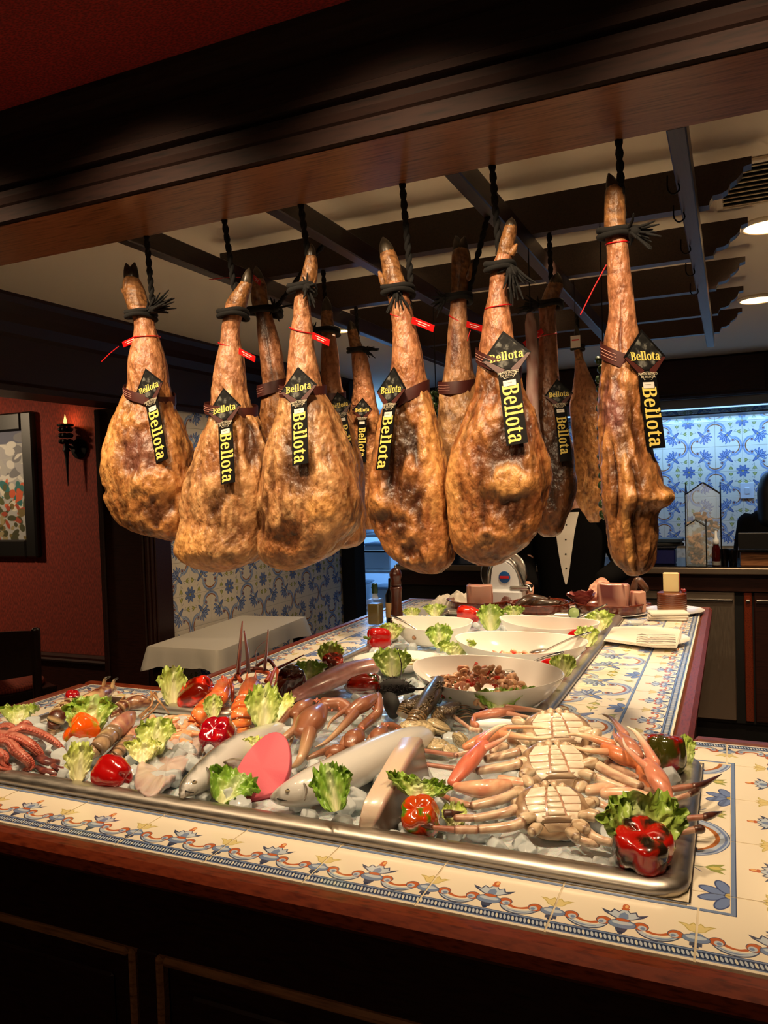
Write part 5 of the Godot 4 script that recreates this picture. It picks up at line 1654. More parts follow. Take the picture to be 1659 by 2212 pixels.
func build_crabs() -> void:
	M.shell = wet({"normal": M.fine_n, "ns": 0.25, "tri": 20.0, "coat": 0.5, "coat_r": 0.15})
	var pale := lc(0.88, 0.78, 0.66)
	var rud := lc(0.58, 0.30, 0.22)
	var pink := lc(0.76, 0.50, 0.39)
	var horn := lc(0.80, 0.70, 0.58)
	# third crab, half hidden behind
	var r := crab_body("crab on its back behind the other two, its claw stretched towards the tray corner", WC, 1360, 330, 235)
	var t: Node3D = r[0]
	var o: Vector3 = r[1]
	coxae(WC, [[1000, 285, 0.055], [1130, 285, 0.060], [1590, 370, 0.055], [1640, 400, 0.05]], 48, o, t)
	var s := Shape.new()
	claw(s, WC, [610, 235, 0.05], [930, 190, 0.062], [1320, 232, 0.06], [1300, 250, 0.05], 62, o, pink, horn, [[600, 250, 0.045], [590, 300, 0.045], [620, 320, 0.045]])
	limb(s, WC, [[590, 312, 0.04], [760, 296, 0.05], [940, 292, 0.05]], [24, 38, 26], o, 12, 9)
	part(s, "claw", M.shell, t)
	walk_leg(WC, [[[650, 365, 0.035], [560, 350, 0.035]], [[560, 345, 0.035], [390, 220, 0.035]], [[380, 205, 0.035], [330, 165, 0.035], [322, 190, 0.03]]], [[26, 20], [18, 20], [22, 20, 8]], o, pale, rud, t)
	s = Shape.new()
	claw(s, WR, [840, 620, 0.045], [650, 420, 0.06], [470, 200, 0.065], [590, 330, 0.05], 92, o, pink, lc(0.45, 0.36, 0.28))
	part(s, "claw", M.shell, t)
	# middle crab
	r = crab_body("middle crab of the three lying on their backs", WC, 1345, 630, 250)
	t = r[0]
	o = r[1]
	coxae(WC, [[1040, 555, 0.055], [1050, 650, 0.055], [1080, 750, 0.055], [1060, 450, 0.05], [960, 470, 0.05], [1110, 440, 0.055], [1610, 560, 0.055], [1630, 660, 0.055]], 58, o, t)
	coxae(WR, [[310, 570, 0.055], [340, 680, 0.055], [310, 800, 0.05], [380, 560, 0.05], [400, 400, 0.05]], 62, o, t)
	walk_leg(WC, [[[990, 560, 0.055], [860, 590, 0.05], [715, 620, 0.045]], [[560, 560, 0.04], [430, 590, 0.04]], [[440, 592, 0.04], [150, 545, 0.035]], [[160, 548, 0.035], [125, 556, 0.035]]], [[46, 42, 38], [26, 24], [22, 20], [20, 8]], o, pale, rud, t)
	walk_leg(WC, [[[1000, 660, 0.055], [880, 690, 0.05], [640, 725, 0.045]], [[640, 725, 0.04], [420, 705, 0.04]], [[420, 705, 0.04], [180, 672, 0.04]], [[165, 670, 0.04], [115, 670, 0.035], [160, 770, 0.02]]], [[44, 44, 36], [26, 24], [24, 20], [24, 26, 6]], o, pale, rud, t)
	walk_leg(WC, [[[880, 505, 0.045], [800, 520, 0.045], [760, 560, 0.04]]], [[36, 40, 28]], o, pale, rud, t)
	walk_leg(WR, [[[410, 700, 0.05], [560, 790, 0.05], [830, 910, 0.045]], [[860, 900, 0.04], [950, 960, 0.04], [1150, 945, 0.05]], [[1150, 945, 0.05], [1350, 915, 0.055]], [[1380, 915, 0.055], [1480, 890, 0.055], [1650, 795, 0.05]]], [[52, 56, 48], [34, 36, 34], [34, 30], [36, 32, 5]], o, pale, rud, t)
	walk_leg(WR, [[[380, 820, 0.045], [520, 880, 0.04], [700, 940, 0.035]], [[700, 940, 0.035], [1000, 1040, 0.04], [1160, 1045, 0.045], [1320, 1000, 0.05]], [[1340, 990, 0.05], [1400, 960, 0.05], [1440, 940, 0.045]]], [[46, 46, 36], [36, 30, 26, 26], [30, 34, 14]], o, pale, rud, t)
	walk_leg(WR, [[[430, 560, 0.045], [560, 650, 0.045]], [[520, 690, 0.04], [820, 840, 0.04]]], [[40, 44], [44, 40]], o, pale, rud, t)
	s = Shape.new()
	claw(s, WC, [520, 510, 0.05], [860, 370, 0.070], [1310, 425, 0.078], [1290, 360, 0.08], 74, o, lc(0.85, 0.58, 0.42), lc(0.92, 0.80, 0.66))
	part(s, "claw", M.shell, t)
	s = Shape.new()
	claw(s, WR, [800, 700, 0.05], [500, 530, 0.072], [100, 405, 0.085], [130, 480, 0.08], 105, o, lc(0.83, 0.50, 0.32), lc(0.92, 0.80, 0.66), [[840, 740, 0.045], [860, 830, 0.04], [950, 950, 0.04]])
	part(s, "claw", M.shell, t)
	# nearest crab
	r = crab_body("crab on its back nearest the rolled tray rim, before the middle crab", WC, 1315, 1010, 255)
	t = r[0]
	o = r[1]
	coxae(WC, [[1020, 925, 0.052], [1025, 1030, 0.05], [1075, 1150, 0.048], [1080, 830, 0.055], [1150, 1250, 0.040], [1480, 1290, 0.040], [1550, 1215, 0.045], [1600, 1030, 0.05], [1620, 1130, 0.05]], 62, o, t)
	coxae(WR, [[255, 930, 0.055], [345, 1080, 0.05], [350, 1200, 0.048], [250, 1320, 0.044], [160, 1390, 0.035]], 66, o, t)
	walk_leg(WC, [[[960, 930, 0.05], [830, 985, 0.05], [590, 1040, 0.045]], [[560, 1040, 0.045], [400, 990, 0.045]], [[390, 985, 0.045], [140, 870, 0.045]], [[120, 860, 0.045], [60, 830, 0.045]]], [[50, 46, 42], [30, 32], [26, 18], [32, 24]], o, pale, rud, t)
	walk_leg(WC, [[[970, 1070, 0.048], [850, 1110, 0.045], [600, 1150, 0.04]], [[590, 1150, 0.04], [440, 1150, 0.04]], [[390, 1110, 0.045], [330, 1112, 0.045], [500, 1096, 0.045]]], [[48, 44, 34], [32, 34], [36, 36, 6]], o, pale, rud, t)
	walk_leg(WC, [[[1020, 1190, 0.045], [900, 1230, 0.04], [650, 1250, 0.04]], [[620, 1255, 0.04], [440, 1255, 0.04]], [[430, 1255, 0.04], [240, 1235, 0.04]], [[220, 1222, 0.04], [130, 1205, 0.04]]], [[50, 46, 40], [36, 38], [30, 22], [36, 26]], o, pale, rud, t)
	walk_leg(WR, [[[400, 1080, 0.045], [500, 1125, 0.04], [760, 1200, 0.04]], [[760, 1200, 0.04], [1160, 1245, 0.045]], [[1160, 1245, 0.045], [1470, 1222, 0.05]], [[1490, 1222, 0.05], [1560, 1200, 0.05], [1655, 1168, 0.045]]], [[46, 46, 36], [32, 30], [32, 28], [40, 34, 6]], o, pale, rud, t)
	walk_leg(WR, [[[380, 1210, 0.04], [520, 1260, 0.035], [800, 1330, 0.03]], [[800, 1330, 0.03], [1100, 1380, 0.035], [1390, 1345, 0.042]], [[1400, 1345, 0.042], [1445, 1340, 0.042]]], [[46, 44, 36], [36, 34, 32], [40, 46]], o, pale, rud, t)
	walk_leg(WR, [[[280, 1340, 0.038], [400, 1430, 0.03], [540, 1475, 0.025]]], [[56, 50, 44]], o, pale, rud, t)
	walk_leg(WC, [[[1500, 1330, 0.03], [1620, 1370, 0.025], [1700, 1385, 0.02]]], [[40, 38, 30]], o, pale, rud, t)
	s = Shape.new()
	s.tint = two(pale, lc(0.84, 0.52, 0.40), 300.0, 0.5)
	limb(s, WC, [[1050, 840, 0.052], [940, 830, 0.052], [840, 800, 0.05]], [44, 52, 40], o, 12, 8)
	s.tint = two(lc(0.82, 0.54, 0.42), lc(0.90, 0.72, 0.58), 250.0, 0.5)
	limb(s, WC, [[900, 850, 0.05], [680, 890, 0.05], [440, 870, 0.045]], [50, 84, 40], o, 14, 12)
	claw(s, WC, [400, 830, 0.05], [690, 490, 0.085], [900, 310, 0.11], [925, 360, 0.10], 90, o, lc(0.84, 0.46, 0.36), lc(0.93, 0.85, 0.74))
	part(s, "claw", M.shell, t)
	s = Shape.new()
	s.tint = two(pale, lc(0.86, 0.60, 0.46), 250.0, 0.5)
	limb(s, WR, [[330, 960, 0.05], [470, 940, 0.05], [560, 940, 0.05]], [56, 62, 48], o, 12, 8)
	limb(s, WR, [[500, 990, 0.05], [760, 1000, 0.05], [950, 1040, 0.045]], [62, 70, 50], o, 14, 10)
	claw(s, WR, [1120, 1030, 0.05], [930, 680, 0.085], [715, 320, 0.12], [670, 435, 0.10], 112, o, lc(0.85, 0.55, 0.44), lc(0.92, 0.84, 0.74), [[1150, 1080, 0.045], [1140, 1120, 0.04], [1130, 1150, 0.035]])
	part(s, "claw", M.shell, t)
	# loose claws of rock crabs, heaped
	var ruddy := lc(0.55, 0.35, 0.25)
	var k := 0
	for c in [[[330, 360, 0.06], [230, 440, 0.055], [75, 625, 0.03], [165, 700, 0.02], 52, [[430, 350, 0.06], [520, 370, 0.06], [560, 400, 0.055]]],
			[[400, 410, 0.075], [290, 560, 0.065], [195, 800, 0.02], [115, 700, 0.03], 86, [[440, 380, 0.075], [540, 380, 0.07], [600, 430, 0.06]]],
			[[760, 330, 0.085], [600, 430, 0.085], [375, 655, 0.06], [450, 540, 0.075], 54, [[790, 320, 0.08], [790, 420, 0.07], [740, 470, 0.06]]],
			[[560, 660, 0.045], [460, 700, 0.04], [210, 805, 0.02], [320, 860, 0.015], 44, [[560, 640, 0.045], [620, 600, 0.045], [660, 560, 0.045]]],
			[[660, 560, 0.06], [600, 640, 0.055], [530, 775, 0.03], [650, 750, 0.035], 62, [[680, 530, 0.06], [740, 480, 0.055], [780, 450, 0.05]]],
			[[820, 540, 0.055], [770, 620, 0.05], [695, 725, 0.03], [770, 735, 0.03], 54, [[830, 520, 0.055], [870, 520, 0.05], [920, 540, 0.04]]]]:
		var at := Q(WS, c[1][0], c[1][1], 0.02)
		var n := thing("crab_claw", ["ruddy crab claw whose hooked finger reaches farthest towards the orange lobster", "broadest ruddy crab claw of the heap", "slender pale-tipped crab claw lying on top of the heap", "small crab claw at the foot of the heap by the pink block", "ruddy crab claw in the heap beside the silver fish", "short crab claw of the heap nearest the grey slipper lobsters"][k], "crab claw", at, "loose crab claws in a heap")
		s = Shape.new()
		claw(s, WS, c[0], c[1], c[2], c[3], c[4] * 1.22, at, ruddy, lc(0.70, 0.56, 0.43), c[5])
		part(s, "shell", M.shell, n)
		var sp := Shape.new()   # rows of blunt spines
		sp.tint = two(lc(0.75, 0.42, 0.30), lc(0.55, 0.26, 0.18), 900.0)
		rng.seed = 40 + k
		for i in 22:
			var a: Array = c[5][i % 3]
			var b: Array = c[0]
			var u := rng.randf()
			var p := Q(WS, lerpf(a[0], b[0], u) + rng.randf_range(-0.3, 0.3) * c[4], lerpf(a[1], b[1], u) - c[4] * rng.randf_range(0.0, 0.35), lerpf(a[2], b[2], u) + 0.005)
			sp.ball(p - at, Vector3.ONE * 0.0032, Basis.IDENTITY, 6, 4)
		part(sp, "spines", M.shell, n)
		k += 1

func tail_shell(t: Node3D, o: Vector3, w: Array, pts: Array, rad: Array, cols: Array, segs: int, band: Color, spots: int, seed_: int) -> void:
	# overlapping tail rings along a path, drawn from the body to the fan
	var v := []
	var r := []
	for k in pts.size():
		var p := Q(w, pts[k][0], pts[k][1], pts[k][2])
		v.append(p - o)
		r.append(rad[k] * w[2] * per_px(p))
	var cv := curve(v, segs * 5 + 1)
	var rv := curve(r, segs * 5 + 1)
	for k in segs:
		var s := Shape.new()
		var a: Color = cols[0]
		var b: Color = cols[1]
		s.tint3 = func(g: float, u: float, p: Vector3) -> Color:
			var c := a.lerp(b, clampf(0.5 + 1.6 * na.get_noise_3d(p.x * 4500, p.y * 4500, p.z * 4500), 0, 1))
			return c.lerp(band, 0.85) if u > 0.80 else c
		var pp := []
		var rr := []
		for i in 6:
			pp.append(cv[k * 5 + i])
			var f: float = 1.0 + 0.10 * (i / 5.0) - (0.05 if i == 0 else 0.0)
			rr.append(Vector2(rv[k * 5 + i] * f, rv[k * 5 + i] * f * 0.8))
		s.tube(pp, rr, 18, Vector3.UP, false)
		part(s, "tail_ring", M.shell, t)
	if spots:
		var sp := Shape.new()
		sp.col = lc(0.93, 0.86, 0.70)
		rng.seed = seed_
		for i in spots:
			var q := rng.randf()
			var k := int(q * segs * 5)
			var g := rng.randf_range(-1.2, 1.2)
			var tn: Vector3 = (cv[mini(k + 1, segs * 5)] - cv[maxi(k - 1, 0)]).normalized()
			var side := tn.cross(Vector3.UP).normalized()
			var upv := side.cross(tn)
			sp.ball(cv[k] + side * sin(g) * rv[k] * 1.04 + upv * cos(g) * rv[k] * 0.84, Vector3.ONE * 0.0022, Basis.IDENTITY, 6, 4)
		part(sp, "spots", M.shell, t)

func build_lobsters() -> void:
	var k := 0
	# two boiled orange lobsters
	for e in [["boiled orange lobster beside the dark red pepper", [[660, 790, 0.05], [560, 880, 0.055], [470, 970, 0.05], [400, 1060, 0.03], [385, 1130, 0.015]], [95, 100, 96, 84, 70], [[700, 640, 0.045], [680, 730, 0.055], [640, 820, 0.055]], [52, 95, 104], [[[700, 640, 0.05], [690, 600, 0.06]], [[770, 640, 0.05], [790, 720, 0.05], [790, 850, 0.02]], [[800, 620, 0.05], [850, 580, 0.05]], [[640, 700, 0.05], [720, 620, 0.055]]]],
			["boiled orange lobster with long red antennae, beside the tall lettuce", [[950, 830, 0.06], [910, 900, 0.065], [890, 980, 0.06], [890, 1080, 0.04], [900, 1160, 0.02]], [108, 112, 112, 100, 84], [[1000, 640, 0.05], [990, 720, 0.06], [960, 840, 0.065]], [60, 118, 118], [[[1150, 640, 0.05], [1180, 560, 0.055], [1040, 540, 0.06]], [[1170, 700, 0.05], [1210, 580, 0.06], [1250, 500, 0.065]], [[1240, 720, 0.04], [1270, 600, 0.05], [1260, 500, 0.06]], [[880, 640, 0.05], [850, 590, 0.055], [870, 560, 0.06]]]]]:
		var o := Q(WL, e[3][2][0], e[3][2][1], 0.0)
		var t := thing("spiny_lobster", e[0], "lobster", o, "lobsters and crayfish on the ice")
		var s := Shape.new()
		s.tint = two(lc(0.88, 0.36, 0.16), lc(0.93, 0.54, 0.28), 350.0)
		limb(s, WL, e[3], e[4], o, 18, 14, 0.8)
		part(s, "carapace", M.shell, t)
		var sp := Shape.new()
		sp.tint = s.tint
		rng.seed = 5 + k
		for i in 26:
			var u := rng.randf()
			var p := Q(WL, lerpf(e[3][0][0], e[3][1][0], u) + rng.randf_range(-70, 70), lerpf(e[3][0][1], e[3][1][1], u), 0.062 + 0.006 * u)
			sp.tube([p - o, p - o + Vector3(rng.randf_range(-0.002, 0.002), 0.010, -0.006)], [0.0026, 0.0006], 5)
		for q in [[[940, 640], [950, 545]], [[1030, 640], [1035, 540]]] if k == 1 else [[[700, 700], [705, 620]], [[660, 720], [680, 640]]]:
			var a := Q(WL, q[0][0], q[0][1], 0.06)
			var b := Q(WL, q[1][0], q[1][1], 0.075)
			sp.tube([a - o, a.lerp(b, 0.5) - o, b - o], [0.006, 0.004, 0.001], 7)
		part(sp, "horns", M.shell, t)
		tail_shell(t, o, WL, e[1], e[2], [lc(0.88, 0.42, 0.18), lc(0.93, 0.58, 0.30)], 6, lc(0.80, 0.36, 0.16), 16, 60 + k)
		for q in e[5]:
			var l := Shape.new()
			l.tint = two(lc(0.90, 0.44, 0.22), lc(0.82, 0.28, 0.14), 500.0)
			limb(l, WL, q, [26, 22, 14], o, 8, 8)
			part(l, "leg", M.shell, t)
		var fan := Shape.new()
		fan.tint = two(lc(0.85, 0.40, 0.2), lc(0.75, 0.32, 0.16), 300.0)
		var last: Array = e[1][4]
		for i in 3:
			limb(fan, WL, [last, [last[0] + (i - 1) * 50, last[1] + 40, 0.012]], [40, 46], o, 10, 5, 0.25)
		part(fan, "tail_fan", M.shell, t)
		if k == 1:
			for q in [[[850, 560, 0.06], [870, 300, 0.17], [895, 15, 0.30], 25, 8], [[960, 540, 0.06], [945, 330, 0.15], [915, 115, 0.25], 24, 8], [[1130, 520, 0.06], [1150, 300, 0.16], [1168, 100, 0.26], 18, 7], [[1050, 480, 0.06], [1040, 320, 0.13], [1140, 215, 0.19], 6, 3], [[1260, 510, 0.06], [1400, 440, 0.08], [1540, 365, 0.11], 14, 5]]:
				var an := Shape.new()
				an.tint3 = func(g: float, u: float, p: Vector3) -> Color: return lc(0.28, 0.07, 0.05).lerp(lc(0.55, 0.18, 0.10), u)
				limb(an, WL, [q[0], q[1], q[2]], [q[3], q[3] * 0.8, q[4]], o, 8, 16)
				part(an, "antenna", M.shell, t)
			var hd := Shape.new()
			hd.tint = two(lc(0.28, 0.08, 0.06), lc(0.40, 0.12, 0.08), 500.0)
			limb(hd, WL, [[820, 620, 0.05], [900, 540, 0.055], [1060, 520, 0.055], [1190, 560, 0.05]], [36, 40, 44, 36], o, 10, 12, 0.7)
			limb(hd, WL, [[1050, 480, 0.06], [1170, 420, 0.075], [1240, 500, 0.06]], [18, 22, 18], o, 8, 10)
			part(hd, "antenna_bases", M.shell, t)
		k += 1
	# brown spotted crayfish at the left end
	var o1 := Q(WO, 900, 420, 0.0)
	var t1 := thing("spiny_lobster", "brown spotted crayfish with cream bands and pale horns, by the orange pepper", "lobster", o1, "lobsters and crayfish on the ice")
	tail_shell(t1, o1, WO, [[880, 390, 0.06], [770, 400, 0.06], [670, 460, 0.055], [600, 540, 0.045], [560, 640, 0.02]], [86, 92, 96, 92, 80], [lc(0.36, 0.17, 0.11), lc(0.27, 0.12, 0.08)], 6, lc(0.82, 0.70, 0.50), 40, 3)
	var s1 := Shape.new()
	s1.tint = two(lc(0.80, 0.66, 0.48), lc(0.42, 0.14, 0.09), 260.0, 0.62, 3.0)
	limb(s1, WO, [[890, 380, 0.06], [1010, 330, 0.065], [1100, 270, 0.06], [1180, 230, 0.05]], [92, 98, 84, 50], o1, 18, 16, 0.85)
	part(s1, "carapace", M.shell, t1)
	for q in [[[1090, 210, 0.075], [1110, 130, 0.10], [1160, 105, 0.105]], [[1180, 220, 0.07], [1200, 150, 0.09], [1240, 120, 0.095]]]:
		var hn := Shape.new()
		hn.tint3 = func(g: float, u: float, p: Vector3) -> Color: return lc(0.85, 0.72, 0.52).lerp(lc(0.08, 0.05, 0.04), smoothstep(0.3, 0.6, u))
		limb(hn, WO, q, [22, 18, 8], o1, 8, 10)
		part(hn, "horn", M.shell, t1)
	var fan1 := Shape.new()
	fan1.tint = two(lc(0.68, 0.58, 0.48), lc(0.35, 0.25, 0.18), 500.0)
	for i in 3: limb(fan1, WO, [[560, 640, 0.02], [520 + 70 * i, 720 - 30 * i, 0.01]], [46, 60], o1, 10, 5, 0.25)
	part(fan1, "tail_fan", M.shell, t1)
	var o2 := Q(WO, 1380, 430, 0.0)
	var t2 := thing("spiny_lobster", "crayfish with straw-coloured folded legs behind the grey banded prawn", "lobster", o2, "lobsters and crayfish on the ice")
	tail_shell(t2, o2, WO, [[1330, 400, 0.05], [1270, 430, 0.05], [1220, 480, 0.04], [1230, 540, 0.03]], [70, 72, 66, 50], [lc(0.42, 0.22, 0.15), lc(0.33, 0.17, 0.12)], 5, lc(0.70, 0.55, 0.40), 12, 8)
	var s2 := Shape.new()
	s2.tint = two(lc(0.62, 0.45, 0.32), lc(0.35, 0.14, 0.09), 300.0, 0.5, 2.4)
	limb(s2, WO, [[1330, 400, 0.05], [1450, 370, 0.055], [1560, 380, 0.05]], [70, 84, 50], o2, 16, 12, 0.85)
	part(s2, "carapace", M.shell, t2)
	for q in [[[1470, 520, 0.03], [1600, 400, 0.06], [1590, 265, 0.08]], [[1590, 265, 0.08], [1680, 370, 0.06], [1780, 490, 0.02]], [[1210, 430, 0.04], [1310, 320, 0.075]], [[1240, 400, 0.05], [1300, 330, 0.07]], [[1560, 350, 0.06], [1630, 270, 0.08], [1660, 330, 0.06]], [[1500, 560, 0.02], [1620, 460, 0.04], [1690, 360, 0.06]], [[1480, 540, 0.02], [1540, 480, 0.035], [1600, 440, 0.04]]]:
		var l := Shape.new()
		l.tint = two(lc(0.80, 0.62, 0.42), lc(0.55, 0.36, 0.22), 600.0)
		limb(l, WO, q, [12, 12, 8], o2, 7, 9)
		part(l, "leg", M.shell, t2)
	# grey slipper lobsters and a black spider crab before the salad bowl
	k = 0
	for e in [["grey brown slipper lobster lying longest beside the front salad bowl", [[1190, 220, 0.07], [1130, 330, 0.065], [1060, 440, 0.055], [1010, 520, 0.035]], [48, 66, 60, 54]],
			["small dark slipper lobster between the black spider crab and the long grey one", [[1050, 340, 0.055], [990, 390, 0.05], [960, 450, 0.03]], [40, 62, 56]],
			["small grey slipper lobster with hairy legs beside the clams", [[1290, 390, 0.045], [1220, 430, 0.05], [1170, 480, 0.03]], [44, 62, 48]]]:
		var o := Q(WS, e[1][1][0], e[1][1][1], 0.0)
		var t := thing("slipper_lobster", e[0], "lobster", o, "slipper lobsters on the ice")
		var n: int = e[1].size()
		tail_shell(t, o, WS, e[1].slice(n - 2), e[2].slice(n - 2), [lc(0.42, 0.36, 0.26), lc(0.32, 0.26, 0.18)], 5, lc(0.55, 0.42, 0.28), 0, 0)
		var s := Shape.new()
		s.tint = two(lc(0.30, 0.24, 0.15), lc(0.14, 0.10, 0.06), 700.0, 0.5, 2.5)
		limb(s, WS, e[1].slice(0, n - 1), e[2].slice(0, n - 1), o, 16, 12, 0.8)
		part(s, "carapace", M.shell, t)
		var bp := Shape.new()
		bp.tint = two(lc(0.42, 0.34, 0.22), lc(0.20, 0.15, 0.09), 900.0)
		rng.seed = 90 + k
		for i in 150:
			var u := rng.randf()
			var q: Array = e[1][0]
			var q2: Array = e[1][n - 2]
			var wd: float = lerpf(e[2][0], e[2][n - 2], u)
			var g := rng.randf_range(-1.0, 1.0)
			var p := Q(WS, lerpf(q[0], q2[0], u) + g * wd * 0.95, lerpf(q[1], q2[1], u), lerpf(q[2], q2[2], u) + 0.018 * sqrt(maxf(0.0, 1.0 - g * g)))
			bp.ball(p - o, Vector3.ONE * rng.randf_range(0.0018, 0.0034), Basis.IDENTITY, 6, 4)
		part(bp, "bumps", M.shell, t)
		for sg in [-1, 1]:
			var an := Shape.new()
			an.tint = two(lc(0.34, 0.25, 0.15), lc(0.18, 0.12, 0.07), 900.0)
			var q: Array = e[1][0]
			limb(an, WS, [q, [q[0] + sg * e[2][0] * 0.7, q[1] - 26, q[2]]], [e[2][0] * 0.4, e[2][0] * 0.5], o, 10, 5, 0.35)
			part(an, "flat_antenna", M.shell, t)
		for i in 5:
			var l := Shape.new()
			l.tint = two(lc(0.45, 0.33, 0.20), lc(0.25, 0.17, 0.10), 900.0)
			var q: Array = e[1][0]
			limb(l, WS, [[q[0] + 20, q[1] + 20 * i, 0.03], [q[0] + 60 + 12 * i, q[1] - 10 + 18 * i, 0.04], [q[0] + 110 + 10 * i, q[1] + 22 * i, 0.03]], [6, 5, 2], o, 6, 8)
			part(l, "leg", M.shell, t)
		k += 1
	M.bristle = mat(Color(1, 1, 1), 0.75, 0, {"vc": true, "normal": M.fine_n, "ns": 1.5, "tri": 25.0})
	var ob := Q(WS, 900, 330, 0.0)
	var tb := thing("spider_crab", "black bristly spider crab lying behind the claw heap", "crab", ob)
	var sb := Shape.new()
	sb.tint = two(lc(0.09, 0.07, 0.06), lc(0.05, 0.04, 0.03), 600.0)
	limb(sb, WS, [[800, 280, 0.05], [900, 260, 0.06], [1010, 270, 0.05]], [50, 66, 30], ob, 14, 12, 0.9)
	limb(sb, WS, [[870, 330, 0.04], [880, 380, 0.04], [890, 430, 0.02]], [50, 56, 40], ob, 12, 10)
	part(sb, "shell", M.bristle, tb)
	var br := Shape.new()
	br.col = lc(0.06, 0.045, 0.035)
	rng.seed = 12
	for i in 240:
		var g := rng.randf() * TAU
		var x := 900 + cos(g) * rng.randf() * 110
		var y := 265 + sin(g) * 40 - 12
		var p := Q(WS, x, y, 0.062)
		br.tube([p - ob, p - ob + Vector3(rng.randfn(0, 0.006), rng.randf_range(0.004, 0.014), rng.randfn(0, 0.006))], [0.0022, 0.0005], 4)
	part(br, "bristles", M.bristle, tb)
	for q in [[[1000, 270, 0.06], [1090, 270, 0.065], [1120, 230, 0.07]], [[930, 220, 0.06], [945, 120, 0.12], [915, 0, 0.18]]]:
		var l := Shape.new()
		l.col = lc(0.10, 0.08, 0.05)
		limb(l, WS, q, [10, 8, 4] if q[0][0] > 950 else [5, 4, 2], ob, 7, 10)
		part(l, "leg", M.shell, tb)

func build_octopus() -> void:
	var o := Q(WO, 200, 850, 0.0)
	var t := thing("cooked_octopus", "cooked pink octopus with rows of suckers, at the tray's end by the dining chairs", "octopus", o)
	var k := 0
	for e in [[[[-60, 700, 0.04], [30, 640, 0.06], [110, 640, 0.065], [140, 690, 0.06]], [40, 46, 44, 30]],
			[[[90, 720, 0.06], [240, 660, 0.065], [400, 700, 0.06], [540, 770, 0.05], [640, 850, 0.035], [690, 905, 0.02]], [52, 54, 48, 40, 28, 14]],
			[[[-20, 720, 0.06], [150, 750, 0.065], [290, 810, 0.06], [390, 890, 0.045], [440, 960, 0.03]], [56, 62, 60, 50, 36]],
			[[[-60, 790, 0.06], [90, 800, 0.06], [170, 890, 0.055], [290, 990, 0.04], [320, 1060, 0.025], [250, 1095, 0.015]], [54, 60, 60, 52, 40, 24]],
			[[[-60, 900, 0.05], [30, 950, 0.045], [40, 1030, 0.03], [120, 1080, 0.02]], [60, 58, 46, 30]],
			[[[190, 640, 0.05], [270, 600, 0.06], [330, 630, 0.05]], [26, 36, 22]],
			[[[-60, 1030, 0.03], [20, 1070, 0.025], [90, 1090, 0.02], [150, 1100, 0.015]], [36, 36, 30, 18]]]:
		var s := Shape.new()
		s.tint = two(lc(0.80, 0.52, 0.44), lc(0.66, 0.34, 0.28), 350.0, 0.45)
		limb(s, WO, e[0], e[1], o, 14, 30)
		part(s, "tentacle", M.octopus, t)
		var su := Shape.new()
		su.tint = two(lc(0.66, 0.28, 0.22), lc(0.78, 0.44, 0.36), 700.0)
		var c := curve(e[0].map(func(q): return Vector3(q[0], q[1], q[2])), 26)
		var r := curve(e[1], 26)
		for i in 26:
			for sg in [-0.3, 0.75]:
				var d: Vector3 = c[mini(i + 1, 25)] - c[maxi(i - 1, 0)]
				var nrm := Vector2(d.y, -d.x).normalized()
				var p := Q(WO, c[i].x + nrm.x * r[i] * sg, c[i].y + nrm.y * r[i] * sg * 0.6 - r[i] * 0.2, c[i].z + 0.0002 * r[i] * (1.0 - 0.4 * absf(sg)))
				var m: float = r[i] * 0.30 * WO[2] * per_px(p) + 0.0010
				su.lathe([Vector2(m * 0.9, -m * 0.6), Vector2(m * 1.05, 0), Vector2(m * 0.9, m * 0.55), Vector2(m * 0.55, m * 0.5), Vector2(m * 0.3, m * 0.05)], 9, p - o, Basis(Vector3(1, 0.2 * sg, 0).normalized(), Vector3(-0.2 * sg, 1, 0.35).normalized(), Vector3.BACK).orthonormalized())
		part(su, "suckers", M.octopus, t)
		k += 1
	var o2 := Q(WO, 540, 1050, 0.0)
	var t2 := thing("dark_squid", "dark purple raw squid tangled between the octopus and the red pepper", "squid", o2)
	for e in [[[[380, 930, 0.03], [470, 990, 0.035], [560, 1010, 0.03], [650, 1000, 0.02]], [60, 56, 50, 30]], [[[400, 1060, 0.015], [480, 1100, 0.02], [600, 1120, 0.018], [700, 1130, 0.012]], [40, 46, 44, 30]], [[[440, 1130, 0.012], [540, 1160, 0.012], [680, 1170, 0.01]], [30, 34, 24]], [[[560, 1040, 0.03], [640, 1080, 0.028], [700, 1060, 0.02]], [30, 32, 20]]]:
		var s := Shape.new()
		s.tint = two(lc(0.34, 0.16, 0.17), lc(0.55, 0.30, 0.24), 300.0, 0.3, 2.4)
		limb(s, WO, e[0], e[1], o2, 12, 18, 0.7)
		part(s, "arm", M.octopus, t2)

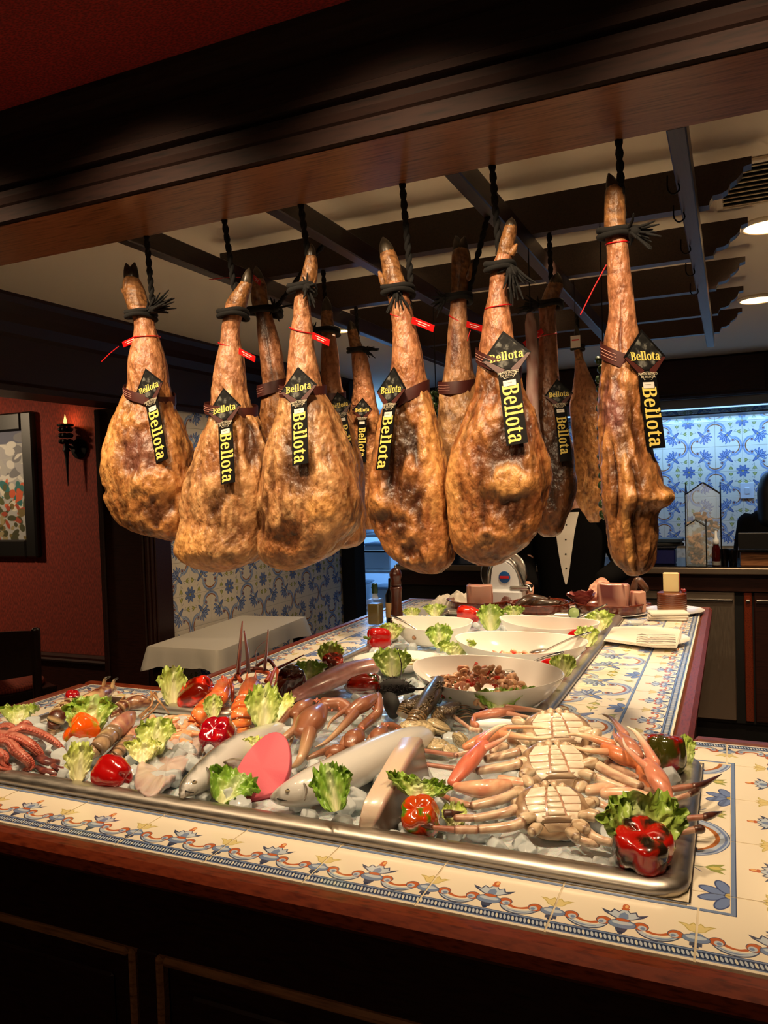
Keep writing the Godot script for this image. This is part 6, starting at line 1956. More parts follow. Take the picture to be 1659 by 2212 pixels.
func prawn(label: String, w: Array, pts: Array, rad: Array, head: Array, grey: bool) -> void:
	var o := Q(w, pts[0][0], pts[0][1], 0.0)
	var t := thing("tiger_prawn", label, "prawn", o, "raw prawns on the ice")
	var a := lc(0.72, 0.60, 0.46) if grey else lc(0.74, 0.58, 0.44)
	tail_shell(t, o, w, pts, rad, [a, lc(0.60, 0.48, 0.36)], 7, lc(0.46, 0.37, 0.29), 0, 0)
	var s := Shape.new()
	s.tint = two(lc(0.78, 0.60, 0.48), lc(0.62, 0.38, 0.34), 300.0)
	limb(s, w, head, [rad[0] * 0.35, rad[0] * 0.9, rad[0]], o, 14, 12)
	part(s, "head", M.shell, t)
	for i in 6:
		var l := Shape.new()
		l.tint = two(lc(0.74, 0.36, 0.32), lc(0.80, 0.55, 0.46), 600.0)
		var q: Array = head[1]
		limb(l, w, [[q[0] - 40, q[1] + 20, 0.03], [q[0] - 130 - 16 * i, q[1] + 110 + 8 * i, 0.03], [q[0] - 260 - 22 * i, q[1] + 190 + 18 * i, 0.015]], [7, 6, 3], o, 6, 9)
		part(l, "leg", M.shell, t)
	var f := Shape.new()
	f.tint = two(lc(0.66, 0.54, 0.42), lc(0.42, 0.30, 0.24), 500.0)
	var e: Array = pts[-1]
	for i in 3: limb(f, w, [e, [e[0] - 60, e[1] + 20 + 26 * (i - 1), 0.012], [e[0] - 130, e[1] + 30 + 46 * (i - 1), 0.008]], [26, 32, 10], o, 8, 6, 0.3)
	part(f, "tail_fan", M.shell, t)

func fish_tube(s: Shape, w: Array, pts: Array, rad: Array, o: Vector3, thick: float, tint, sides := 22, n := 34) -> void:
	var v := []
	var r := []
	for k in pts.size():
		var p := Q(w, pts[k][0], pts[k][1], pts[k][2])
		v.append(p - o)
		r.append(rad[k] * w[2] * per_px(p))
	v = curve(v, n)
	r = curve(r, n)
	s.tint3 = tint
	s.tube(v, r.map(func(e): return Vector2(maxf(e, 0.0005), maxf(e, 0.0005) * thick)), sides)
	s.tint3 = null

func build_fish() -> void:
	M.fish = mat(Color(1, 1, 1), 0.30, 0, {"vc": true, "coat": 0.7, "coat_r": 0.1, "normal": noise_tex(0.09, [], 71, true, 2.0, FastNoiseLite.TYPE_CELLULAR, 256, 1), "ns": 0.25, "tri": 26.0})
	M.flesh = mat(Color(1, 1, 1), 0.34, 0, {"vc": true, "sss": 0.25, "coat": 0.5, "coat_r": 0.18, "normal": M.fine_n, "ns": 0.2, "tri": 14.0})
	var back_at := 0.5
	for e in [["grey backed sea bass with its head before the skate wing", [[395, 1716, 0.035], [410, 1700, 0.042], [450, 1670, 0.05], [500, 1632, 0.05], [550, 1604, 0.045], [600, 1580, 0.03]], [10, 24, 36, 40, 36, 24], 0],
			["silver fish lying with its head towards the tray rim, under a lettuce leaf", [[592, 1722, 0.03], [612, 1718, 0.038], [660, 1704, 0.05], [730, 1675, 0.055], [800, 1640, 0.055], [870, 1608, 0.05], [910, 1595, 0.04]], [10, 26, 44, 50, 48, 40, 30], 1]]:
		var o := P(e[1][2][0], e[1][2][1], 0.0)
		var t := thing("whole_fish", e[0], "fish", o, "whole fish on the ice")
		var s := Shape.new()
		var kind: int = e[3]
		fish_tube(s, WP, e[1], e[2], o, 0.85, func(g: float, u: float, p: Vector3) -> Color:
			var up := 0.5 + 0.5 * cos(TAU * (g - 0.42))   # 1 on the back's side
			var n := na.get_noise_3d(p.x * 4500, p.y * 4500, p.z * 4500)
			var c := lc(0.80, 0.79, 0.77).lerp(lc(0.52, 0.52, 0.50), smoothstep(0.62, 0.85, up + n * 0.2))
			c = c.lerp(lc(0.24, 0.24, 0.22), smoothstep(0.80, 0.97, up + n * 0.15))
			if u < 0.24: c = c.lerp(lc(0.42, 0.38, 0.32), clampf(0.25 + n * 1.6, 0, 0.7))
			return c)
		part(s, "body", M.fish, t)
		var hd: Array = e[1][1]
		var ey := P(hd[0] + 10, hd[1] - 10, hd[2] + 0.021)
		var m := per_px(ey)
		var eye := Shape.new()
		eye.ball(ey - o, Vector3(6.5, 3.5, 6.5) * m, Basis.IDENTITY, 12, 8)
		var ep := part(eye, "eye", M.fish_eye, t)
		var pu := Shape.new()
		pu.ball(ey - o + Vector3(0, 0.0014, 0.0006), Vector3(3.6, 3.0, 3.6) * m, Basis.IDENTITY, 10, 7)
		part(pu, "pupil", M.black_gloss, ep)
		var mo := Shape.new()
		limb(mo, WP, [[hd[0] - 16, hd[1] + 6, 0.036], [hd[0] - 6, hd[1] + 10, 0.045], [hd[0] + 8, hd[1] + 12, 0.046]], [1.6, 1.8, 1.0], o, 6, 6)
		part(mo, "mouth_line", M.black, t)
		var gl := Shape.new()
		var gx: float = e[1][2][0]
		var gy: float = e[1][2][1]
		gl.col = lc(0.40, 0.36, 0.32)
		limb(gl, WP, [[gx - 20, gy - 26, 0.062], [gx + 2, gy - 4, 0.074], [gx - 2, gy + 24, 0.062]], [1.5, 2.2, 1.5], o, 6, 8)
		part(gl, "gill_edge", M.fish, t)
		var fn := Shape.new()
		fn.tint = two(lc(0.62, 0.58, 0.50), lc(0.42, 0.38, 0.32), 500.0)
		var fx: float = e[1][3][0]
		var fy: float = e[1][3][1]
		limb(fn, WP, [[fx - 20, fy + 14, 0.07], [fx, fy + 8, 0.075], [fx + 24, fy + 8, 0.068]], [3, 8, 12], o, 8, 8, 0.15)
		part(fn, "fin", M.fish, t)
	# thick cut loin with skin, leaning beside the crabs
	var o := P(840, 1690, 0.0)
	var t := thing("fish_loin", "thick pale fish loin with grey skin, cut straight, beside the crabs", "fish loin", o)
	var rows := []
	var cl := []
	for e in [[893, 1598, 0.105, 1.0], [868, 1636, 0.10, 1.0], [838, 1690, 0.085, 1.05], [814, 1732, 0.065, 1.0], [802, 1764, 0.045, 0.85], [798, 1780, 0.03, 0.55]]:
		var c := P(e[0], e[1], e[2])
		var m := per_px(c)
		var d: float = e[2] - 0.006
		var row := PackedVector3Array()
		var cr := PackedColorArray()
		var right := Vector3(CX.x, 0, CX.z).normalized()
		for q in [[-34, 0, 0], [-30, 0.05, 0], [-8, 0.07, 0], [14, 0.06, 0], [22, 0.01, 1], [25, -0.10, 2], [28, -0.35, 2], [36, -0.7, 2], [40, -0.95, 2], [20, -1.0, 2], [-10, -1.0, 1], [-38, -1.0, 0], [-40, -0.6, 0], [-36, -0.2, 0]]:
			row.append(c - o + right * (q[0] * 0.85 * m * e[3]) + Vector3.UP * (q[1] * d))
			cr.append([lc(0.82, 0.74, 0.66), lc(0.70, 0.55, 0.50), lc(0.33, 0.27, 0.24)][q[2]])
		rows.append(row)
		cl.append(cr)
	var s := Shape.new()
	s.loft(rows, true, true, cl)
	part(s, "loin", M.flesh, t)
	# skate wing
	slab_px("fish_fillet", "white skate wing fillet with one dark edge, beside the sea bass", "fillet", [[288, 1680], [300, 1650], [330, 1622], [380, 1590], [425, 1580], [436, 1600], [425, 1625], [400, 1655], [372, 1680], [345, 1708], [318, 1715], [296, 1702]], 0.030, 0.016, two(lc(0.80, 0.73, 0.70), lc(0.68, 0.58, 0.55), 260.0, 0.35), 0.012, lc(0.32, 0.24, 0.22))
	# pink fillet at the back
	var op := P(710, 1475, 0.0)
	var tp := thing("pink_fillet", "long pinkish raw fillet under the dark red and green pepper", "fillet", op)
	var sp := Shape.new()
	fish_tube(sp, WP, [[622, 1512, 0.03], [650, 1496, 0.045], [700, 1474, 0.055], [750, 1452, 0.06], [800, 1440, 0.065]], [14, 24, 32, 34, 30], op, 0.6, func(g: float, u: float, p: Vector3) -> Color: return lc(0.80, 0.58, 0.55).lerp(lc(0.70, 0.48, 0.46), clampf(0.5 + 1.6 * na.get_noise_3d(p.x * 2700, p.y * 2700, p.z * 2700), 0, 1)))
	part(sp, "flesh", M.flesh, tp)
	# pink tuna block
	var ot := P(560, 1724, 0.005)
	var tt := thing("tuna_block", "bright pink rounded block of raw tuna leaning on the silver fish", "tuna", ot)
	var view := Vector3(CZ.x, 0, CZ.z).normalized()
	var bs := Basis(Vector3.UP.cross(view), Vector3.UP, view) * Basis(Vector3.RIGHT, -0.75)
	var m := per_px(ot)
	var out := [Vector2(-66, 6), Vector2(-60, 40), Vector2(-36, 90), Vector2(0, 128), Vector2(30, 138), Vector2(54, 122), Vector2(66, 84), Vector2(62, 40), Vector2(40, 6), Vector2(-10, -8), Vector2(-48, -8)]
	var oc := curve(out + [out[0]], 40)
	var rws := []
	for e in [[0.90, -0.5], [0.98, -0.4], [1.0, 0.0], [0.98, 0.40], [0.93, 0.5]]:
		var row := PackedVector3Array()
		for i in 39:
			var q: Vector2 = Vector2(0, 62) + (oc[i] - Vector2(0, 62)) * e[0]
			row.append(bs * Vector3(q.x * m, q.y * m * 1.06, e[1] * 0.032))
		rws.append(row)
	var st := Shape.new()
	st.tint = two(lc(0.84, 0.41, 0.46), lc(0.79, 0.33, 0.39), 60.0, 0.4)
	st.loft(rws)
	part(st, "flesh", mat(Color(1, 1, 1), 0.55, 0, {"vc": true, "spec": 0.3, "normal": M.fine_n, "ns": 0.2, "tri": 10.0}), tt)

func slab_px(called: String, label: String, cat_: String, poly: Array, h: float, thick: float, tint, wav: float, rim: Color) -> Node3D:
	var mid := Vector2.ZERO
	for p in poly: mid += Vector2(p[0], p[1]) / poly.size()
	var o := P(mid.x, mid.y, 0.0)
	var t := thing(called, label, cat_, o)
	var pc := curve((poly + [poly[0]]).map(func(p): return Vector2(p[0], p[1])), 49)
	var rows := []
	for e in [[0.25, 0.0], [0.6, 0.0], [0.9, 0.0], [0.985, 0.15], [1.0, 0.5], [0.985, 0.9], [0.6, 1.0], [0.2, 1.0]]:
		var row := PackedVector3Array()
		for i in 48:
			var q: Vector2 = mid + (pc[i] - mid) * e[0]
			var b := P(q.x, q.y, h)
			row.append(b - o - Vector3(0, thick * e[1] - wav * na.get_noise_2d(q.x * 1.2, q.y * 1.2), 0))
		rows.append(row)
	var s := Shape.new()
	s.tint3 = func(g: float, u: float, p: Vector3) -> Color:
		var c: Color = tint.call(p)
		return c.lerp(rim, 0.9) if u > 0.5 and u < 0.8 else c
	s.loft(rows)
	part(s, "flesh", M.flesh, t)
	return t

func build_greens() -> void:
	M.pepper = mat(Color(1, 1, 1), 0.16, 0, {"vc": true, "coat": 0.8, "coat_r": 0.05, "sss": 0.08})
	M.stem = mat(Color(0.34, 0.44, 0.14), 0.5)
	M.lettuce = mat(Color(1, 1, 1), 0.4, 0, {"vc": true, "back": Color(0.30, 0.34, 0.12), "coat": 0.3, "coat_r": 0.25, "normal": M.fine_n, "ns": 0.5, "tri": 16.0})
	var red := lc(0.68, 0.05, 0.08)
	var crim := lc(0.58, 0.04, 0.10)
	var ora := lc(0.93, 0.36, 0.06)
	var grn := lc(0.25, 0.40, 0.06)
	var olive := lc(0.22, 0.22, 0.05)
	var maroon := lc(0.40, 0.07, 0.04)
	var dark := lc(0.20, 0.04, 0.03)
	var bright := lc(0.86, 0.18, 0.08)
	pepper("orange bell pepper with a green flush beside the banded prawn", 179, 1580, 0.045, 40, 0.95, Vector3(-0.5, 0.6, 0.6), [ora, ora, lc(0.70, 0.52, 0.08)], 3, false, 2)
	pepper("long glossy red pepper lying at the tray rim by the skate wing", 243, 1671, 0.04, 40, 1.1, Vector3(-0.9, 0.1, -0.1), [red, red], 3, false, 3, 0.6)
	pepper("round crimson pepper with deep lobes between the orange lobsters and the fish", 470, 1588, 0.05, 41, 0.9, Vector3(0.1, 0.75, 0.65), [crim, red], 4, false, 1, 0.7)
	pepper("dark red pepper leaning behind the orange lobster", 425, 1500, 0.05, 36, 1.25, Vector3(0.8, 0.45, -0.2), [maroon, maroon, bright], 3, false, 5)
	pepper("almost black pepper standing beside the pink fillet", 628, 1480, 0.06, 34, 1.35, Vector3(0.25, 1, 0.1), [dark, lc(0.14, 0.03, 0.03)], 3, false, 6)
	pepper("small dark red pepper by the leaf behind the pink fillet", 719, 1433, 0.05, 25, 0.9, Vector3(0.3, 0.8, 0.3), [maroon, dark, bright], 3, false, 7)
	pepper("long dark red and green pepper resting on the pink fillet", 787, 1478, 0.085, 24, 1.6, Vector3(1, 0.1, -0.3), [maroon, lc(0.55, 0.08, 0.05), lc(0.16, 0.18, 0.04)], 3, false, 8)
	pepper("red pepper with a green stem by the tiled edge of the back tray", 818, 1380, 0.04, 28, 1.0, Vector3(-0.75, 0.1, 0.6), [lc(0.66, 0.05, 0.05), red], 4, true, 9)
	pepper("green and orange striped pepper under the crab's black leg tips", 910, 1765, 0.04, 46, 1.0, Vector3(-0.1, 0.7, 0.5), [lc(0.72, 0.26, 0.06), bright, lc(0.30, 0.46, 0.08)], 4, false, 10)
	pepper("large wrinkled red and dark green pepper in the tray corner, below a big leaf", 1388, 1832, 0.05, 70, 0.86, Vector3(0.1, 0.9, 0.3), [lc(0.70, 0.11, 0.06), lc(0.20, 0.12, 0.06), lc(0.13, 0.10, 0.05)], 4, false, 12, 0.4)
	pepper("dark green and red pepper standing at the far tray corner beside the claws", 1437, 1632, 0.055, 46, 1.12, Vector3(0.05, 1, -0.2), [olive, lc(0.60, 0.08, 0.05), lc(0.50, 0.06, 0.05)], 4, false, 15, 0.3)
	pepper("red pepper tucked under leaves beside the front salad bowl", 1196, 1441, 0.05, 22, 1.5, Vector3(0.8, 0.1, 0.4), [red, bright], 3, false, 16)
	pepper("red pepper behind the tip of the middle salad bowl", 1252, 1378, 0.05, 25, 1.1, Vector3(0.8, 0.2, 0.2), [red, crim], 3, false, 17)
	pepper("red pepper tip between the two rear bowls", 1012, 1326, 0.05, 20, 1.4, Vector3(-0.9, 0.1, 0), [bright, red], 3, false, 18)
	pepper("small red pepper at the tiled corner behind the spotted crayfish", 156, 1506, 0.03, 16, 1.0, Vector3(0.3, 0.6, 0.2), [red, crim], 3, false, 19)
	pepper("red pepper under the leaf below the front salad bowl", 1050, 1522, 0.02, 22, 1.1, Vector3(0.5, 0.3, 0.5), [crim, maroon], 3, false, 20)
	var L := [["curly pale leaf above the octopus", 40, 1566, 0.02, 90, 42, 45, 1, 0.5], ["ruffled green leaf behind the orange pepper", 195, 1590, 0.03, 120, 85, 62, 2, 0.75],
		["yellow leaf curled against the long red pepper", 172, 1688, 0.02, 66, 84, 72, 3, 0.2], ["pale crinkled heart leaf on the skate wing", 335, 1632, 0.035, 90, 80, 60, 4, 0.45],
		["broken white leaf below the crinkled heart leaf", 308, 1648, 0.03, 80, 50, 50, 24, 0.08],
		["upright leaf between the crayfish and the dark red pepper", 376, 1522, 0.02, 66, 82, 82, 5, 0.4], ["small leaf standing between the two orange lobsters", 462, 1552, 0.05, 46, 50, 80, 6, 0.45],
		["tall cream and green leaf beside the antennae lobster", 572, 1578, 0.03, 84, 98, 74, 7, 0.5], ["yellow leaf spreading towards the crab claws", 600, 1560, 0.03, 80, 60, 40, 25, 0.25], ["yellow leaf behind the tuna block", 548, 1632, 0.045, 60, 40, 70, 8, 0.15],
		["bright green leaf flat at the tray rim before the sea bass", 478, 1738, 0.012, 125, 70, 38, 9, 0.95, -0.5], ["bright green leaf draped over the silver fish", 728, 1752, 0.05, 96, 100, 66, 10, 0.95, 0.2],
		["green leaf curling over the striped pepper", 900, 1728, 0.055, 150, 46, 52, 11, 0.75, -0.25], ["pale leaf under the striped pepper", 985, 1800, 0.012, 60, 60, 40, 26, 0.35],
		["big ruffled leaf standing behind the wrinkled pepper", 1388, 1848, 0.03, 196, 135, 74, 12, 0.72], ["leaf at the far tray corner behind the dark pepper", 1478, 1650, 0.02, 54, 60, 78, 13, 0.6],
		["green leaf under the third crab's claw", 1078, 1535, 0.02, 110, 46, 60, 14, 0.85], ["dark green leaf below the front bowl's tip", 1140, 1524, 0.02, 70, 40, 66, 27, 0.9],
		["leaf standing behind the small dark pepper", 715, 1440, 0.03, 60, 52, 78, 15, 0.55], ["green leaf beside the almost black pepper", 668, 1470, 0.02, 80, 42, 66, 16, 0.85],
		["green leaf lying across the oval dish", 848, 1462, 0.05, 90, 62, 68, 17, 0.6], ["pale leaf between the oval dish and the middle bowl", 985, 1420, 0.03, 88, 36, 55, 18, 0.55],
		["ruffled leaf in the ice before the rear round bowl", 950, 1400, 0.03, 60, 52, 74, 19, 0.75], ["leaf between the rear bowls", 1060, 1362, 0.03, 62, 56, 76, 20, 0.65],
		["leaf behind the stemmed red pepper", 845, 1382, 0.03, 60, 36, 70, 21, 0.5], ["leaf before the terracotta dish of charred peppers", 1110, 1334, 0.05, 48, 26, 70, 22, 0.6],
		["leaf at the end of the rear long bowl", 1296, 1362, 0.04, 64, 44, 66, 23, 0.5], ["leaf beside the red pepper at the front bowl", 1216, 1462, 0.035, 60, 50, 76, 28, 0.45], ["leaf beside the red pepper at the middle bowl", 1268, 1398, 0.04, 54, 46, 74, 29, 0.45],
		["leaf by the pepper mill", 890, 1338, 0.03, 40, 26, 66, 30, 0.4], ["leaf behind the rear round bowl", 940, 1334, 0.04, 50, 30, 66, 31, 0.5]]
	for e in L: lettuce(e[0], e[1], e[2], e[3], e[4], e[5], e[6], e[7], e[8], e[9] if e.size() > 9 else 0.0)

func build_small_seafood() -> void:
	# peeled prawns in a heap
	var s := Shape.new()
	s.tint3 = func(g: float, u: float, p: Vector3) -> Color: return lc(0.90, 0.70, 0.54).lerp(lc(0.88, 0.58, 0.40), clampf(0.5 + 1.5 * sin(u * 22.0), 0, 1) * 0.6)
	s.tube(curve([Vector3(-0.030, 0, 0.012), Vector3(-0.016, 0.002, -0.004), Vector3(0.004, 0.003, -0.008), Vector3(0.022, 0.001, 0.002), Vector3(0.034, 0, 0.016)], 18), curve([0.004, 0.0085, 0.0095, 0.0085, 0.006, 0.003], 18), 10)
	var ms := s.mesh()
	rng.seed = 31
	for i in 22:
		var q := Vector2(365 + rng.randfn(0, 24), 1572 + rng.randfn(0, 16))
		var o := part(ms, "peeled_prawn", M.flesh)
		var hh := 0.022 + 0.02 * rng.randf() * (1.0 - absf(q.x - 365) / 80)
		o.transform = Transform3D(Basis(Vector3.UP, rng.randf() * TAU) * Basis(Vector3.RIGHT, rng.randfn(0, 0.5)), P(clampf(q.x, 325, 412), clampf(q.y, 1548, 1606), hh))
		meta(o, "peeled pale orange prawn in the heap beside the heart leaf", "prawn", "heap of peeled prawns")
	prawn("large grey banded prawn lying head up behind the red pepper", WO, [[1230, 660, 0.05], [1120, 760, 0.055], [1030, 860, 0.05], [930, 930, 0.035], [800, 960, 0.02], [720, 970, 0.015]], [105, 100, 88, 66, 44, 26], [[1400, 500, 0.05], [1330, 570, 0.06], [1240, 660, 0.055]], true)
	prawn("second banded prawn lying beneath the large grey one", WO, [[1380, 760, 0.03], [1290, 850, 0.03], [1220, 930, 0.025], [1150, 980, 0.015]], [70, 70, 60, 40], [[1450, 640, 0.03], [1420, 700, 0.035], [1380, 760, 0.03]], false)
	# clams
	var k := 0
	for e in [[905, 1578, 44, 0.2, "large ribbed clam lying flat on the slipper lobster's tail"], [948, 1572, 34, -0.4, "pale clam behind the large ribbed one"], [992, 1598, 24, 1.3, "clam standing on edge nearest the crab"], [945, 1612, 32, 0.1, "tan clam in front of the standing one"], [975, 1622, 22, 0.6, "small clam half under the tan one"]]:
		var c := P(e[0], e[1], 0.028)
		var m: float = e[2] * per_px(c)
		var t := thing("clam", e[4], "clam", c - Vector3(0, 0.012, 0), "clams beside the crabs")
		for sg in [1.0, -1.0]:
			var sh := Shape.new()
			sh.tint3 = func(g: float, u: float, p: Vector3) -> Color: return lc(0.80, 0.72, 0.56).lerp(lc(0.48, 0.42, 0.30), clampf(0.5 + 0.8 * sin(u * 34.0) * 0.5 + na.get_noise_3d(p.x * 5400, p.y * 5400, p.z * 5400), 0, 1))
			var rows := []
			for i in 16:
				var f := float(i) / 15
				var row := PackedVector3Array()
				for j in 26:
					var a := TAU * j / 26
					var rr := m * lerpf(1.0, 0.04, f) * (1.0 - 0.12 * cos(a))
					var y := m * 0.42 * sqrt(maxf(0.0, 1.0 - pow(1.0 - f, 2.2))) + 0.0007 * sin(f * 40.0)
					row.append(Vector3(cos(a) * rr - m * 0.35 * f, y * sg, sin(a) * rr * 0.82))
				rows.append(row)
			sh.loft(rows)
			var o := part(sh, "valve", M.shell, t)
			o.transform = Transform3D(Basis(Vector3.UP, e[3] * 2.0) * Basis(Vector3.RIGHT, e[3]), Vector3(0, 0.012, 0))
		k += 1

func build_seafood() -> void:
	M.octopus = wet({"normal": M.fine_n, "ns": 0.5, "tri": 14.0})
	M.fish_eye = mat(Color(0.55, 0.50, 0.40), 0.1, 0, {"coat": 1.0, "coat_r": 0.02})
	build_crabs()
	build_lobsters()
	build_octopus()
	build_fish()
	build_small_seafood()
	build_greens()

# ---- tableware on the back leg of the counter
func boat_bowl(label: String, l: Array, r: Array, nr: Array, fr: Array, pointed: float) -> Array:
	var h := 0.085
	var a := P(l[0], l[1], h)
	var b := P(r[0], r[1], h)
	var n := P(nr[0], nr[1], h - 0.008)
	var f := P(fr[0], fr[1], h + 0.030)
	var c := Vector3((a.x + b.x) * 0.5, TOP + 0.004, (n.z + f.z) * 0.5)
	var hx := a.distance_to(b) * 0.5
	var hz := absf(n.z - f.z) * 0.5
	var ax := (b - a).normalized()
	ax.y = 0
	var bs := Basis(ax.normalized(), Vector3.UP, ax.normalized().cross(Vector3.UP))
	var t := thing("white_bowl", label, "bowl", c, "white boat-shaped serving bowls")
	var rows := []
	for e in [[0.30, 0.0, 0.0], [0.52, 0.0, 0.0], [0.62, 0.10, 0.0], [0.80, 0.42, 0.0], [0.94, 0.78, 0.0], [1.0, 1.0, 0.0], [0.992, 1.012, 0.0], [0.975, 1.0, 0.0], [0.90, 0.76, 0.0], [0.74, 0.40, 0.0], [0.52, 0.14, 0.0], [0.22, 0.08, 0.0]]:
		var row := PackedVector3Array()
		for j in 56:
			var g := TAU * j / 56
			var s := sin(g)
			var x = cos(g) * hx * e[0]
			var z = signf(s) * pow(absf(s), 1.0 + pointed * e[1]) * hz * e[0]
			var y: float = (h + (0.010 - 0.018 * s) * e[1] + 0.006 * cos(2 * g) * e[1]) * e[1]
			row.append(bs * Vector3(x, y, z))
		rows.append(row)
	var q := Shape.new()
	q.loft(rows)
	part(q, "bowl", M.white_gloss, t)
	return [c, bs, hx, hz]

func serving_spoon(label: String, low: Array, high: Array) -> void:
	var a := P(low[0], low[1], low[2])
	var b := P(high[0], high[1], high[2])
	var t := thing("serving_spoon", label, "spoon", a, "serving spoons in the bowls")
	var d := (b - a)
	var s := Shape.new()
	var pts := []
	var rad := []
	for e in [[0.0, 0.0065, 0.0035], [0.25, 0.0055, 0.0035], [0.55, 0.007, 0.0035], [0.8, 0.013, 0.0035], [0.95, 0.016, 0.0035], [1.0, 0.012, 0.003]]:
		pts.append(d * e[0] + Vector3(0, 0.006 * sin(e[0] * PI), 0))
		rad.append(Vector2(e[1], e[2]))
	s.tube(curve(pts, 20), curve(rad, 20), 10)
	part(s, "handle", M.steel_plain, t)
	var k := Shape.new()
	var bs := facing(-d + Vector3(0, d.y * 0.6, 0))
	k.ball(bs.x * 0.030, Vector3(0.034, 0.007, 0.022), bs, 16, 8)
	part(k, "bowl", M.steel_plain, t)

func salad(label: String, b: Array, n: int, seed_: int, off: Vector2, spread: Vector2, hump: float) -> void:
	var c: Vector3 = b[0]
	var bs: Basis = b[1]
	var t := thing("seafood_salad", label, "salad", c + Vector3(0, 0.028, 0))
	rng.seed = seed_
	if not M.has("bit_ring"):
		M.bit_ring = mat(Color(0.88, 0.68, 0.52), 0.32, 0, {"coat": 0.5})
		M.bit_tan = mat(Color(0.66, 0.47, 0.34), 0.35, 0, {"coat": 0.5})
		M.bit_red = mat(Color(0.80, 0.20, 0.12), 0.3, 0, {"coat": 0.5})
		M.bit_pink = mat(Color(0.90, 0.62, 0.50), 0.3, 0, {"coat": 0.5})
		M.bit_green = mat(Color(0.30, 0.42, 0.12), 0.35)
	var shapes := []
	var ring := Shape.new()
	var rp := []
	for i in 15: rp.append(Vector3(cos(TAU * i / 14) * 0.010, 0.001 * (i % 2), sin(TAU * i / 14) * 0.009))
	ring.tube(rp, [0.0055], 8)
	var chunk := Shape.new()
	chunk.ball(Vector3.ZERO, Vector3(0.013, 0.009, 0.010), Basis.IDENTITY, 9, 6)
	chunk.ball(Vector3(0.009, 0.003, 0.004), Vector3(0.008, 0.007, 0.008), Basis.IDENTITY, 8, 5)
	var cube := boxed(Vector3.ZERO, Vector3(0.015, 0.010, 0.012), 0.002)
	var curl := Shape.new()
	curl.tube(curve([Vector3(-0.010, 0, 0.008), Vector3(-0.008, 0, -0.006), Vector3(0.004, 0.002, -0.009), Vector3(0.012, 0, 0.004)], 10), curve([0.003, 0.006, 0.006, 0.003], 10), 8)
	var bit := boxed(Vector3.ZERO, Vector3(0.009, 0.005, 0.006), 0.001)
	var kinds := [[ring.mesh(), "squid_ring", M.bit_ring], [chunk.mesh(), "octopus_chunk", M.bit_tan], [cube.mesh(), "tomato_cube", M.bit_red], [curl.mesh(), "prawn_piece", M.bit_pink], [bit.mesh(), "green_pepper_bit", M.bit_green], [chunk.mesh(), "octopus_chunk", M.bit_ring]]
	for i in n:
		var g := rng.randf() * TAU
		var r := sqrt(rng.randf())
		var x := off.x + cos(g) * r * spread.x
		var z := off.y + sin(g) * r * spread.y
		var y := hump * (1.0 - r * r) * rng.randf_range(0.55, 1.0) + 0.004
		var k: Array = kinds[rng.randi() % 6]
		var o := part(k[0], k[1], k[2], t)
		o.transform = Transform3D(Basis(Vector3(rng.randfn(0, 1), rng.randfn(0, 1), rng.randfn(0, 1)).normalized(), rng.randf() * TAU), bs * Vector3(x, y, z))

func terracotta(label: String, px: float, py: float, wpx: float) -> Vector3:
	var c := P(px, py, 0.0)
	c.z = maxf(c.z, -3.98)
	var r := wpx * 0.5 * per_px(c)
	var pl := thing("white_saucer", label.replace("terracotta dish", "white saucer under the terracotta dish"), "saucer", c, "saucers under the terracotta dishes")
	var ps := Shape.new()
	ps.lathe([Vector2(0.01, 0.0), Vector2(r * 0.6, 0.0), Vector2(r * 1.08, 0.012), Vector2(r * 1.07, 0.015), Vector2(r * 0.6, 0.005), Vector2(0.01, 0.005)], 40)
	part(ps, "saucer", M.white_gloss, pl)
	var t := thing("terracotta_dish", label, "dish", c + Vector3(0, 0.006, 0), "terracotta dishes at the counter's end")
	var s := Shape.new()
	s.lathe([Vector2(0.01, 0.0), Vector2(r * 0.86, 0.0), Vector2(r * 0.96, 0.012), Vector2(r, 0.045), Vector2(r * 1.02, 0.052), Vector2(r * 0.97, 0.053), Vector2(r * 0.93, 0.045), Vector2(r * 0.86, 0.012), Vector2(0.01, 0.010)], 44)
	part(s, "dish", M.terracotta, t)
	for sg in [-1, 1]:
		var e := Shape.new()
		e.tube(curve([Vector3(sg * r * 0.98, 0.043, -0.022), Vector3(sg * (r + 0.016), 0.046, -0.012), Vector3(sg * (r + 0.016), 0.046, 0.012), Vector3(sg * r * 0.98, 0.043, 0.022)], 10), [0.005], 8)
		part(e, "ear", M.terracotta, t)
	return c

func ham_block(called: String, label: String, px: float, py: float, wpx: float, hpx: float, z: float, turn: float, thick: float) -> void:
	var c := dep(px, py, z)
	var m := per_px(c)
	var t := thing(called, label, "ham piece", Vector3(c.x, TOP + 0.018, z), "pieces of ham in the terracotta dishes")
	var top := c.y + hpx * m * 0.5 - (TOP + 0.018)
	var s := Shape.new()
	var rows := []
	for e in [[0.0, 0.92], [0.06, 1.0], [0.5, 1.02], [0.94, 1.0], [1.0, 0.93]]:
		var row := PackedVector3Array()
		for j in 28:
			var g := TAU * j / 28
			var w: float = wpx * m * 0.5 * e[1]
			row.append(Basis(Vector3.UP, turn) * Vector3(signf(cos(g)) * pow(absf(cos(g)), 0.35) * w, top * e[0] + 0.006 * na.get_noise_2d(g * 60, e[0] * 90), signf(sin(g)) * pow(absf(sin(g)), 0.35) * thick * e[1]))
		rows.append(row)
	s.tint3 = func(g: float, u: float, p: Vector3) -> Color:
		var n := na.get_noise_3d(p.x * 2340, p.y * 810, p.z * 2340)
		return lc(0.80, 0.60, 0.52).lerp(lc(0.42, 0.13, 0.12), smoothstep(0.12, 0.3, n))
	s.loft(rows)
	part(s, "meat", M.flesh, t)

